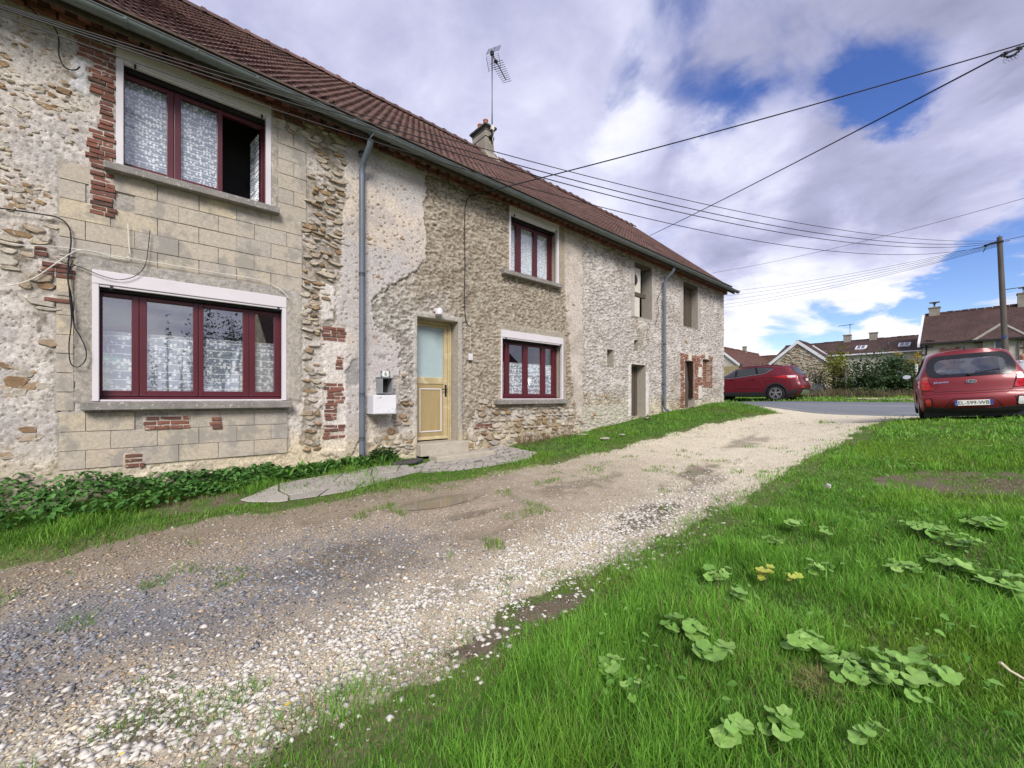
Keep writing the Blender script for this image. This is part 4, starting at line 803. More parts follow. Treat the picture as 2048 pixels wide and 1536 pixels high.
def downpipe(x, zbot, zclips, neck=True, foot=False):
    y = -.115; r = .045; pts = [(x + .02, GY, GZ - .066), (x + .02, GY + .01, GZ - .16), (x + .015, GY + .07, GZ - .25), (x, y - .06, GZ - .40), (x, y - .005, GZ - .50), (x, y, GZ - .6)]
    pts += [(x, y, z) for z in np.linspace(GZ - 1.0, zbot + (.12 if foot else 0), 6)]
    if foot: pts += [(x + .02, y - .03, zbot + .05), (x + .06, y - .12, zbot + .0)]
    mb = MB(); mb.tube(pts, r, 14); p = mb.build('downpipe', M['pipe'], HOUSE, smooth=True)
    for z in zclips:
        mb = MB(); mb.cyl((x, y, z), (x, y, z + .022), r + .008, n=14); mb.cyl((x, y, z + .034), (x, y, z + .05), r + .008, n=14); mb.box(x - .012, x + .012, y, -.0, z + .004, z + .03); mb.build('clip', M['pipe'], p, smooth=True)
PX = tx(724, -.115); zb = hz(PX, -.12)
downpipe(PX, zb - .02, [tz(724, v, -.115) for v in (310, 552, 792, 880)]); downpipe(tx(1329.5, -.115), tz(1329, 822, -.115), [tz(1329, v, -.115) for v in (690, 770)], foot=True)
M['chim'] = mat('chimney_render', (.25, .225, .185), rough=.95, var=(3, .2), var2=(40, .15), bump=(40, .4, .006), stain=(5, .6, (.5, .48, .43), .5)); M['pot'] = mat('clay_pot', (.34, .13, .07), rough=.8, var=(8, .15))
def chimney():
    xc = tx(966, RIDGE_Y); hx, hy = .17, .36; yc = RIDGE_Y; zt = tz(968, 264, RIDGE_Y)
    mb = MB(); mb.box(xc - hx, xc + hx, yc - hy, yc + hy, RIDGE_Z - .5, zt - .06); c = mb.build('chimney', M['chim'], HOUSE, bev=.01)
    mb = MB(); mb.box(xc - hx - .07, xc + hx + .07, yc - hy - .07, yc + hy + .07, zt - .06, zt + .01); mb.box(xc - hx - .03, xc + hx + .03, yc - hy - .03, yc + hy + .03, zt - .11, zt - .06); mb.build('cap', M['slate'], c, bev=.01)
    for dy in (.16, -.14):
        mb = MB(); mb.lathe([(.085, 0), (.08, .1), (.072, .24), (.085, .25), (.085, .28), (.055, .28)], (xc, yc + dy, zt + .01), 14); mb.build('chimney_pot', M['pot'], c, smooth=True)
    for z in (zt - .17, zt - .38): mb = MB(); ring(mb, xc - hx - .006, xc + hx + .006, z, z + .02, .004, yc - hy - .006, yc + hy + .006); mb.box(xc - hx - .006, xc + hx + .006, yc - hy - .008, yc - hy - .002, z, z + .022); mb.box(xc - hx - .008, xc - hx - .002, yc - hy - .006, yc + hy + .006, z, z + .022); mb.build('strap', M['darkmetal'], c)
    mb = MB(); mb.prism([slope_pt(xc - .24, SLEN - .75, .05), slope_pt(xc + .24, SLEN - .75, .05), slope_pt(xc + .22, SLEN - .3, .14), slope_pt(xc - .22, SLEN - .3, .14)], (0, -.0, -.1)); mb.build('flashing', M['chim'], c)
    return xc, yc - hy, zt
CHX, CHY, CHZ = chimney()
def antenna():
    bx, by = CHX + .05, CHY - .05; t = empty('tv_antenna', (bx, by, CHZ - .5), 'tall rooftop television aerial on a thin mast strapped to the chimney', 'antenna'); Lc = Vector(t.location)
    zt = tz(978, 103, by) - Lc.z; top = Vector((0.0, 0, zt))
    mb = MB(); mb.cyl((0, 0, 0), top, .030, .026, 8); mb.build('mast', M['darkmetal'], t)
    a = R(27); d = Vector((cos(a), sin(a), 0)); n = Vector((-sin(a), cos(a), 0)); z = Vector((0, 0, 1))
    d = (d + z * .0).normalized(); L = 1.15
    mb = MB(); mb.beam(top - d * .05, top + d * L, .022, .022); mb.box(-.05, .05, -.04, .04, zt - .05, zt + .07); mb.build('boom', M['darkmetal'], t)
    mb = MB(); mb.obox(top + d * .3 - z * .02, (.10, .08, .07)); mb.build('dipole_box', M['darkmetal'], t)
    for k in range(11): q = top + d * (.35 + .09 * k); w = .22 - .006 * k; mb = MB(); mb.cyl(q - n * w, q + n * w, .008, n=5); mb.build('element', M['darkmetal'], t)
    for s in (1, -1):
        mb = MB(); e = (d * .55 * 0 + z * s * .85 + d * .5).normalized()
        for k in range(8): q = top - d * .02 + e * (.05 + .052 * k); mb.cyl(q - n * .22, q + n * .22, .0045, n=4)
        for w in (-.21, -.02, .21): mb.cyl(top + n * w + e * .05, top + n * w + e * .42, .007, n=4)
        mb.build('reflector', M['darkmetal'], t)
    mb = MB(); mb.box(-.06, .05, -.05, .01, .36, .50); mb.build('junction_box', M['wcable'], t)
    mb = MB(); mb.box(-.12, .06, -.04, .03, .10, .14); mb.box(-.03, .03, -.05, .05, .06, .2); mb.build('bracket', M['darkmetal'], t)
    mb = MB(); mb.tube([(0, -.04, .38), (.03, -.06, .2), (-.02, -.05, .05), (.07, -.06, -.3), (.05, -.3, -.75)], .009, 5); mb.build('lead', M['wcable'], t)
antenna()
# ------------------------------------------------------------------ vehicles
def car_paint(name, c): return mat(name, c, rough=.42, spec=.45, metal=.15, var=(2, .06), var2=(400, .10), coat=.35, obj=True)
M['paint_a'] = car_paint('red_paint', (.19, .013, .019)); M['paint_b'] = car_paint('dark_red_paint', (.125, .006, .014))
M['black_pl'] = mat('black_plastic', (.022, .022, .024), rough=.55, spec=.35, var=(30, .15), obj=True); M['tyre'] = mat('tyre', (.018, .018, .018), rough=.9, var=(20, .3), obj=True)
M['alloy'] = mat('alloy', (.62, .62, .64), rough=.3, metal=.85, var=None); M['chrome'] = mat('chrome', (.75, .75, .77), rough=.12, metal=1, var=None)
M['carglass'] = glass('car_glass', .20, (.80, .83, .84), graze=.15); M['tinted'] = glass('tinted_glass', .10, (.16, .18, .19), graze=.12); M['ceramic'] = mat('ceramic_border', (.012, .012, .014), rough=.12, spec=.5, var=None)
M['lamp_red'] = mat('lamp_red', (.42, .012, .018), rough=.12, spec=.6, var=(26, .25), coat=1, obj=True); M['lamp_white'] = mat('lamp_clear', (.62, .60, .60), rough=.12, spec=.6, var=(20, .2), coat=1, obj=True)
M['plate'] = mat('plate_white', (.68, .68, .64), rough=.45, var=None); M['plate_blue'] = mat('plate_blue', (.03, .07, .28), rough=.45, var=None); M['ink'] = mat('ink', (.012, .012, .014), rough=.5, var=None); M['seat'] = mat('seat_cloth', (.045, .045, .05), rough=.9, var=(20, .2), obj=True)
M['roof_white'] = M['paint_a']
def text(body, size, Mx, m, parent, ext=.0015, name='lettering', sx=1.0, shear=0):
    cu = bpy.data.curves.new(name, 'FONT'); cu.body = body; cu.size = size; cu.align_x = 'CENTER'; cu.align_y = 'CENTER'; cu.extrude = ext; cu.resolution_u = 3; cu.shear = shear; cu.materials.append(m)
    tmp = bpy.data.objects.new(name, cu); me = bpy.data.meshes.new_from_object(tmp); bpy.data.objects.remove(tmp); me.name = name
    o = bpy.data.objects.new(name, me); o.matrix_local = Mx @ Matrix.Diagonal((sx, 1, 1, 1)); return link(o, parent)
def lerpf(tab, x):
    if x <= tab[0][0]: return tab[0][1]
    for (a, b), (c, d) in zip(tab, tab[1:]):
        if x <= c: f = (x - a) / (c - a); return b + (d - b) * f
    return tab[-1][1]
def smoothf(tab, x, w): return (lerpf(tab, x - w) + 2 * lerpf(tab, x) + lerpf(tab, x + w)) / 4
class Car:
    def __init__(s, root, L, W2, zb, rear, front, top, wprof, plan, paint, rr=.10, bulge=.09, crown=.045):
        s.root = root; NS, NK, NE = 72, 30, 26; V = []; Fs = []
        def sidept(i, k):
            f = i / NS; f = f - .06 * sin(4 * pi * f) / (4 * pi) * 6; xt = f * L; zt = smoothf(top, xt, .08); l = k / NK; z = zb + (zt - zb) * l; x = smoothf(rear, z, .03) + f * (lerpf(front, z) - smoothf(rear, z, .03))
            y = W2 * smoothf(wprof, z, .04) * lerpf(plan, f); q = max(0, (z - (zt - rr)) / rr); y -= rr * (1 - math.sqrt(max(0, 1 - q * q))) if q > 0 else 0
            return x, y, z, l, f
        S = [[sidept(i, k) for k in range(NK + 1)] for i in range(NS + 1)]
        bend = lambda f, h: bulge * (1 - h * h) * ((1 - f) ** 10) - bulge * (1 - h * h) * (f ** 10)
        def add(rows):
            n0 = len(V); m = len(rows[0])
            for r in rows: V.extend(r)
            for i in range(len(rows) - 1):
                for j in range(m - 1): Fs.append((n0 + i * m + j, n0 + i * m + j + 1, n0 + (i + 1) * m + j + 1, n0 + (i + 1) * m + j))
        for sg in (1, -1): add([[(p[0], sg * p[1], p[2]) for p in col] for col in S])
        for i in (0, NS): add([[(S[i][k][0] - bend(S[i][k][4], h), h * S[i][k][1], S[i][k][2] + crown * (1 - h * h) * S[i][k][3] ** 6) for h in np.linspace(-1, 1, NE)] for k in range(NK + 1)])
        add([[(S[i][NK][0] - bend(S[i][NK][4], h), h * S[i][NK][1], S[i][NK][2] + crown * (1 - h * h)) for h in np.linspace(-1, 1, NE)] for i in range(NS + 1)])
        bm = bmesh.new(); vs = [bm.verts.new(v) for v in V]
        for f in Fs:
            try: bm.faces.new([vs[i] for i in f])
            except ValueError: pass
        bmesh.ops.remove_doubles(bm, verts=bm.verts[:], dist=.0008); bmesh.ops.recalc_face_normals(bm, faces=bm.faces[:]); s.bm = bm; s.bvh = BVHTree.FromBMesh(bm); s.paint = paint; s.body = None
    def proj(s, a, b, ax, off):
        if ax == 'r': o, d = Vector((-3, a, b)), Vector((1, 0, 0))
        elif ax == 'f': o, d = Vector((9, a, b)), Vector((-1, 0, 0))
        elif ax == 't': o, d = Vector((a, b, 5)), Vector((0, 0, -1))
        else: o, d = Vector((a, 4 * ax, b)), Vector((0, -ax, 0))
        h = s.bvh.ray_cast(o, d)
        if h[0] is None: h = s.bvh.find_nearest(o + d * (4 - .9))
        n = h[1]; n = n if n.dot(d) < 0 else -n
        return h[0] + n * off
    def cut(s, poly, ax):
        kill = []
        for f in s.bm.faces:
            c = f.calc_center_median(); n = f.normal
            if ax == 'r' and n.x < -.2 and c.x < 1.2: q = (c.y, c.z)
            elif ax == 'f' and n.x > .15: q = (c.y, c.z)
            elif ax in (1, -1) and n.y * ax > .3: q = (c.x, c.z)
            else: continue
            if bool(inpoly(q[0], q[1], poly)): kill.append(f)
        bmesh.ops.delete(s.bm, geom=kill, context='FACES')
    def finish(s):
        me = bpy.data.meshes.new('body'); s.bm.to_mesh(me); me.polygons.foreach_set('use_smooth', np.ones(len(me.polygons), bool)); me.set_sharp_from_angle(angle=R(50)); me.materials.append(s.paint); s.body = link(bpy.data.objects.new('body', me), s.root); return s.body
    @staticmethod
    def resample(P, n):
        P = [Vector((p[0], p[1])) for p in P]; Ls = [(P[(i + 1) % len(P)] - P[i]).length for i in range(len(P))]; T = sum(Ls); out = []
        for k in range(n):
            d = T * k / n; i = 0
            while d > Ls[i] and i < len(P) - 1: d -= Ls[i]; i += 1
            out.append(P[i].lerp(P[(i + 1) % len(P)], d / max(Ls[i], 1e-9)))
        return out
    @staticmethod
    def rnd(P, r, n=4):
        P = [Vector(p) for p in P]; out = []
        for i, p in enumerate(P):
            a = P[i - 1] - p; b = P[(i + 1) % len(P)] - p; q = min(r, a.length * .45, b.length * .45); A = p + a.normalized() * q; B = p + b.normalized() * q
            for k in range(n + 1): t = k / n; out.append(A * (1 - t) ** 2 + p * 2 * t * (1 - t) + B * t * t)
        return out
    def disc(s, name, P, ax, off, m, parent=None, n=48, th=.012, rings=6):
        Q = s.resample(P, n); c = sum(Q, Vector((0, 0))) / n; V = []; T = []
        for r in range(rings): f = 1 - r / rings; V += [s.proj(*(c + (q - c) * f), ax, off) for q in Q]
        V.append(s.proj(c.x, c.y, ax, off)); i0 = (rings - 1) * n
        for r in range(rings - 1): T += [(r * n + k, r * n + (k + 1) % n, (r + 1) * n + (k + 1) % n, (r + 1) * n + k) for k in range(n)]
        T += [(i0 + k, i0 + (k + 1) % n, rings * n) for k in range(n)]; b = len(V); V += [s.proj(q.x, q.y, ax, off - th) for q in Q]; T += [(k, b + k, b + (k + 1) % n, (k + 1) % n) for k in range(n)]
        return MB().add(V, T).build(name, m, parent or s.root, smooth=True)
    def ringp(s, name, P, Pi, ax, off, m, parent=None, n=64, th=.012):
        A = s.resample(P, n); c = sum(A, Vector((0, 0))) / n
        B0 = s.resample(Pi, n * 4); B = []
        for q in A:
            d = (q - c); an = math.atan2(d.y, d.x); B.append(min(B0, key=lambda w: abs((math.atan2(w.y - c.y, w.x - c.x) - an + pi) % (2 * pi) - pi)))
        V = []; T = []
        for r in range(4): f = r / 3; V += [s.proj(*(a.lerp(b, f)), ax, off) for a, b in zip(A, B)]
        for r in range(3): T += [(r * n + k, r * n + (k + 1) % n, (r + 1) * n + (k + 1) % n, (r + 1) * n + k) for k in range(n)]
        b = len(V); V += [s.proj(q.x, q.y, ax, off - th) for q in A]; T += [(k, b + k, b + (k + 1) % n, (k + 1) % n) for k in range(n)]; b = len(V); V += [s.proj(q.x, q.y, ax, off - th) for q in B]; T += [(3 * n + k, b + k, b + (k + 1) % n, 3 * n + (k + 1) % n) for k in range(n)]
        return MB().add(V, T).build(name, m, parent or s.root, smooth=True)
    def line(s, name, P, ax, r, m, off=.0, parent=None, n=30):
        Q = []
        for (a, b) in zip(P, P[1:]):
            for k in range(max(2, n // len(P))): t = k / max(2, n // len(P)); Q.append(s.proj(a[0] + (b[0] - a[0]) * t, a[1] + (b[1] - a[1]) * t, ax, off))
        Q.append(s.proj(P[-1][0], P[-1][1], ax, off)); return MB().tube(Q, r, 5).build(name, m, parent or s.root, smooth=True)
    def wheel(s, x, y, r, sg, spokes=5, w=.2):
        t = MB(); yo = y * sg; yi = yo - sg * w
        prof = [(r * .66, yo - sg * .02), (r * .70, yo), (r * .93, yo - sg * .004), (r, yo - sg * .03), (r, yi + sg * .02), (r * .9, yi), (r * .6, yi)]
        t.lathe([(a, b - yo) for a, b in prof], (x, yo, r), 30, 'y'); wh = t.build('wheel', M['tyre'], s.root, smooth=True)
        mb = MB(); c = Vector((x, yo - sg * .015, r))
        def arc(r0, r1, d0, d1, n=30):
            V = [];
            for (q, dd) in ((r0, d0), (r1, d0), (r1, d1), (r0, d1)):
                V += [(x + q * cos(2 * pi * k / n), yo + sg * dd, r + q * sin(2 * pi * k / n)) for k in range(n)]
            mb.add(V, [(i * n + k, i * n + (k + 1) % n, ((i + 1) % 4) * n + (k + 1) % n, ((i + 1) % 4) * n + k) for i in range(4) for k in range(n)])
        arc(r * .61, r * .68, .004, -.05); mb.cyl((x, yo - sg * .03, r), (x, yo + sg * .004, r), r * .15, r * .13, 14)
        for k in range(spokes):
            a0 = 2 * pi * k / spokes + .3
            for da in (-.16, .16):
                p0 = Vector((x + r * .12 * cos(a0 + da * 1.2), yo - sg * .008, r + r * .12 * sin(a0 + da * 1.2))); p1 = Vector((x + r * .63 * cos(a0 + da), yo - sg * .012, r + r * .63 * sin(a0 + da))); mb.beam(p0, p1, r * .085, .022, up=(0, 1, 0))
        mb.build('rim', M['alloy'], wh, bev=0)
        mb = MB(); mb.cyl((x, yo - sg * .06, r), (x, yo - sg * .05, r), r * .62, n=24); mb.build('brake_disc', M['darkmetal'], wh)
def seat(root, x, y, z, tall=.62):
    mb = MB(); mb.obox((x, y, z + tall / 2), (.16, .46, tall), Matrix.Rotation(R(-12), 3, 'Y')); mb.obox((x + .30, y, z), (.5, .46, .16)); mb.obox((x - .11, y, z + tall + .10), (.10, .26, .17)); mb.cyl((x - .09, y - .06, z + tall - .05), (x - .1, y - .06, z + tall + .06), .008); mb.cyl((x - .09, y + .06, z + tall - .05), (x - .1, y + .06, z + tall + .06), .008)
    mb.build('seat', M['seat'], root, bev=.05, seg=3, smooth=True)
def number_plate(root, c, txt, w=.52, h=.11, nx=-.0, tilt=0):
    Mr = Matrix.Translation(c) @ Matrix.Rotation(tilt, 4, 'Y'); B = Matrix(((0, 0, -1, 0), (-1, 0, 0, 0), (0, 1, 0, 0), (0, 0, 0, 1)))
    def box(x0, x1, y0, y1, z0, z1, nm, m, par): mb = MB(); mb.box(x0, x1, y0, y1, z0, z1); mb.v = [Mr @ B @ v for v in mb.v]; return mb.build(nm, m, par, bev=.002)
    p = box(-w / 2, w / 2, -h / 2, h / 2, 0, .006, 'number_plate', M['plate'], root); box(-w / 2, -w / 2 + .042, -h / 2, h / 2, .005, .0075, 'blue_band', M['plate_blue'], p); box(w / 2 - .042, w / 2, -h / 2, h / 2, .005, .0075, 'blue_band', M['plate_blue'], p)
    if txt: text(txt, .098, Mr @ B @ Matrix.Translation((0, -.002, .0075)), M['ink'], p, sx=.92); text('F', .03, Mr @ B @ Matrix.Translation((-w / 2 + .021, -.025, .008)), M['plate'], p)
    return p
def hatchback():
    p = gp(1950, 845); d = at_d(1948, 800, 8.35); x, y = d.x, d.y; z = hz(x + 1.2, y)
    root = empty('hatchback', (x, y, E - .485 + .052), 'small red hatchback parked on the grass, its rear window and number plate facing us', 'car', rot=(R(-3.3), R(-1.0), R(5.5)))
    rear = [(.10, .16), (.17, .09), (.26, .03), (.34, .0), (.46, .0), (.52, .03), (.60, .05), (.80, .075), (.90, .12), (1.05, .19), (1.25, .30), (1.36, .36), (1.5, .34)]
    front = [(.1, 3.45), (.3, 3.55), (.5, 3.58), (.75, 3.4), (.95, 3.1), (1.0, 3.1), (1.5, 3.1)]
    top = [(0, 1.405), (.35, 1.42), (.8, 1.455), (1.3, 1.465), (1.75, 1.455), (2.0, 1.40), (2.3, 1.24), (2.85, .98), (3.1, .88), (3.6, .72)]
    wprof = [(.1, .93), (.25, .975), (.5, 1.0), (.78, .985), (.9, .96), (1.15, .845), (1.4, .745), (1.5, .72)]
    plan = [(0, .905), (.03, .955), (.08, .985), (.2, 1.0), (.7, 1.0), (.9, .96), (1, .82)]
    c = Car(root, 3.58, .80, .17, rear, front, top, wprof, plan, M['paint_a'], rr=.11, bulge=.13, crown=.03)
    blk = c.rnd([(-.50, 1.345), (.50, 1.345), (.585, 1.24), (.63, 1.05), (.60, .90), (.50, .875), (0, .868), (-.50, .875), (-.60, .90), (-.63, 1.05), (-.585, 1.24)], .05); clr = c.rnd([(-.40, 1.255), (.40, 1.255), (.49, 1.19), (.50, 1.02), (.42, .935), (0, .925), (-.42, .935), (-.50, 1.02), (-.49, 1.19)], .07); midp = c.rnd([(-.44, 1.29), (.44, 1.29), (.53, 1.2), (.55, 1.0), (.47, .91), (-.47, .91), (-.55, 1.0), (-.53, 1.2)], .06)
    ws = [(-.56, 1.42), (.56, 1.42), (.68, .99), (-.68, .99)]
    sw = [(.62, 1.28), (.78, 1.36), (1.6, 1.36), (2.0, 1.30), (2.5, .97), (1.4, .93), (.62, .99)]
    c.cut(midp, 'r'); c.cut(ws, 'f')
    for sg in (1, -1): c.cut(sw, sg); [c.cut([(wx + .345 * cos(2 * pi * k / 24), .29 + .345 * sin(2 * pi * k / 24)) for k in range(24)], sg) for wx in (.56, 2.945)]
    c.finish()
    rw = c.ringp('rear_window', blk, clr, 'r', .006, M['ceramic'], th=.02); c.disc('glass', c.rnd([(q.x * 1.03, 1.09 + (q.y - 1.09) * 1.03) for q in clr], .02), 'r', .003, M['carglass'], rw)
    c.disc('windscreen', ws, 'f', .004, glass('windscreen_glass', .04, (.6, .66, .68), graze=.1))
    for sg in (1, -1):
        gi = [(1.2 + (a - 1.2) * .94, 1.14 + (b - 1.14) * .90) for a, b in sw]; g = c.ringp('side_window', [(1.2 + (a - 1.2) * 1.04, 1.14 + (b - 1.14) * 1.07) for a, b in sw], gi, sg, .004, M['ceramic'], th=.02); c.disc('glass', [(1.2 + (a - 1.2) * .97, 1.14 + (b - 1.14) * .95) for a, b in sw], sg, .002, M['tinted'], g)
        for wx in (.56, 2.945):
            c.wheel(wx, .775, .29, sg, 5, .19)
            mb = MB(); mb.lathe([(.40, -.0), (.40, -.35), (.2, -.36)], (wx, 0, .29), 22, 'y'); mb.v = [Vector((v.x, sg * (.70 + v.y * 1.0), v.z)) for v in mb.v]; mb.build('wheel_well', M['black_pl'], root)
            c.line('arch', [(wx + .35 * cos(a), .29 + .35 * sin(a)) for a in np.linspace(-.3, pi + .3, 26)], sg, .012, M['paint_a'], -.004)
        y0 = sg
        tl = [(.70, .87), (.575, .845), (.50, .62), (.555, .60), (.69, .615), (.735, .78)]
        tl = c.rnd([(y0 * .735, .84), (y0 * .615, .835), (y0 * .55, .625), (y0 * .60, .612), (y0 * .74, .635), (y0 * .765, .76)], .03); t = c.disc('tail_light', tl, 'r', .016, M['lamp_red'], th=.03)
        c.disc('lamp_lens', c.rnd([(y0 * .70, .765), (y0 * .635, .765), (y0 * .60, .68), (y0 * .70, .685)], .02), 'r', .020, M['lamp_red'], t, n=24); c.disc('upper_lens', c.rnd([(y0 * .74, .84), (y0 * .62, .836), (y0 * .595, .875), (y0 * .66, .915)], .02), 'r', .010, mat('amber_lens', (.30, .09, .05), rough=.15, spec=.6, var=None) if sg == 1 else bpy.data.materials['amber_lens'], t, n=24)
        rf = c.ringp('reflector_housing', c.rnd([(y0 * .69, .44), (y0 * .585, .455), (y0 * .565, .27), (y0 * .68, .255)], .02), c.rnd([(y0 * .675, .425), (y0 * .60, .435), (y0 * .585, .285), (y0 * .668, .275)], .015), 'r', .004, M['ceramic'], n=32); c.disc('reflector', c.rnd([(y0 * .675, .425), (y0 * .60, .435), (y0 * .585, .285), (y0 * .668, .275)], .015), 'r', .006, M['lamp_red'] if sg == 1 else M['lamp_white'], rf, n=24)
        mb = MB(); mb.ball((2.28, sg * .90, .97), (.075, .095, .065), 12, 8); mb.box(2.24, 2.30, min(sg * .76, sg * .84), max(sg * .76, sg * .84), .92, .95); mi = mb.build('wing_mirror', M['black_pl'], root, smooth=True); mb = MB(); mb.lathe([(.075, 0), (.075, .006)], (0, 0, 0), 18, 'y'); mb.v = [Vector((2.208 - v.y * 1.0, sg * .90 + v.x * 1.02, .972 + v.z * .68)) for v in mb.v]; mb.build('mirror_glass', M['chrome'], mi)
    # hatch gap, bumper skin and its lower valance
    c.line('hatch_seam', [(.60, .83), (.545, .60), (.52, .575), (0, .568), (-.52, .575), (-.545, .60), (-.60, .83)], 'r', .006, M['ink'], .0)
    c.line('crease', [(.73, .52), (.5, .535), (0, .53), (-.5, .535), (-.73, .52)], 'r', .012, M['paint_a'], -.002)
    c.line('bumper_seam', [(.56, .44), (.58, .25), (.40, .235), (.30, .40), (.26, .425), (-.26, .425), (-.30, .40), (-.40, .235), (-.58, .25), (-.56, .44)], 'r', .006, M['ink'], .002)
    val = [(-.69, .255), (-.35, .225), (.35, .225), (.69, .255), (.70, .15), (-.70, .15)]; c.disc('valance', c.rnd(val, .02), 'r', .014, M['black_pl'], th=.03, n=60)
    mb = MB(); mb.box(.16, 3.4, -.70, .70, .05, .24); mb.build('underbody', M['black_pl'], root)
    P = c.proj(0, .335, 'r', .010); number_plate(root, P + Vector((-.004, 0, 0)), 'EL-599-WB')
    P = c.proj(0, .765, 'r', .012); mb = MB(); n = 28; ov = [(P.x - .010, .072 * cos(2 * pi * k / n), P.z + .036 * sin(2 * pi * k / n)) for k in range(n)]; mb.prism(ov, (.016, 0, 0)); em = mb.build('badge', M['chrome'], root)
    B = Matrix(((0, 0, -1, 0), (-1, 0, 0, 0), (0, 1, 0, 0), (0, 0, 0, 1))); mb = MB(); mb.prism([(P.x - .0115, .064 * cos(2 * pi * k / n), P.z + .029 * sin(2 * pi * k / n)) for k in range(n)], (.004, 0, 0)); mb.build('badge_field', M['ink'], em); text('KIA', .052, Matrix.Translation((P.x - .013, 0, P.z)) @ B, M['chrome'], em, sx=1.15)
    P = c.proj(.42, .775, 'r', .010); text('picanto', .062, Matrix.Translation(P) @ Matrix.Rotation(R(-10), 4, 'Z') @ Matrix.Rotation(R(8), 4, 'Y') @ B, M['chrome'], root, name='model_lettering', sx=1.2)
    w0 = c.proj(.02, .905, 'r', .022); w1_ = c.proj(-.40, .985, 'r', .016); mb = MB(); mb.beam(w0, w1_, .022, .016); mb.ball(w0, (.03, .04, .025)); mb.build('rear_wiper', M['black_pl'], root)
    mb = MB(); mb.box(.335, .36, -.10, .10, 1.375, 1.39); mb.build('brake_light', M['lamp_red'], root)
    q = c.proj(.62, .0, 't', .0); mb = MB(); mb.cyl(q, q + Vector((-.01, 0, .03)), .02, .014); mb.cyl(q + Vector((-.01, 0, .03)), q + Vector((-.05, .008, .20)), .007, .005); mb.build('roof_aerial', M['black_pl'], root)
    for (sx, sy, sz) in ((1.85, .36, .42), (1.85, -.36, .42), (.95, .34, .42), (.95, -.34, .42)): seat(root, sx, sy, sz - .04, .40 if sx < 1 else .46)
    mb = MB(); mb.box(.30, .50, -.56, .56, .70, .74); mb.box(.25, 3.0, -.68, .68, .26, .29); mb.box(2.35, 2.6, -.62, .62, .6, .93); mb.build('interior', M['seat'], root)
    mb = MB(); mb.box(2.02, 2.04, -.12, .12, 1.22, 1.28); mb.build('inner_mirror', M['black_pl'], root)
hatchback()
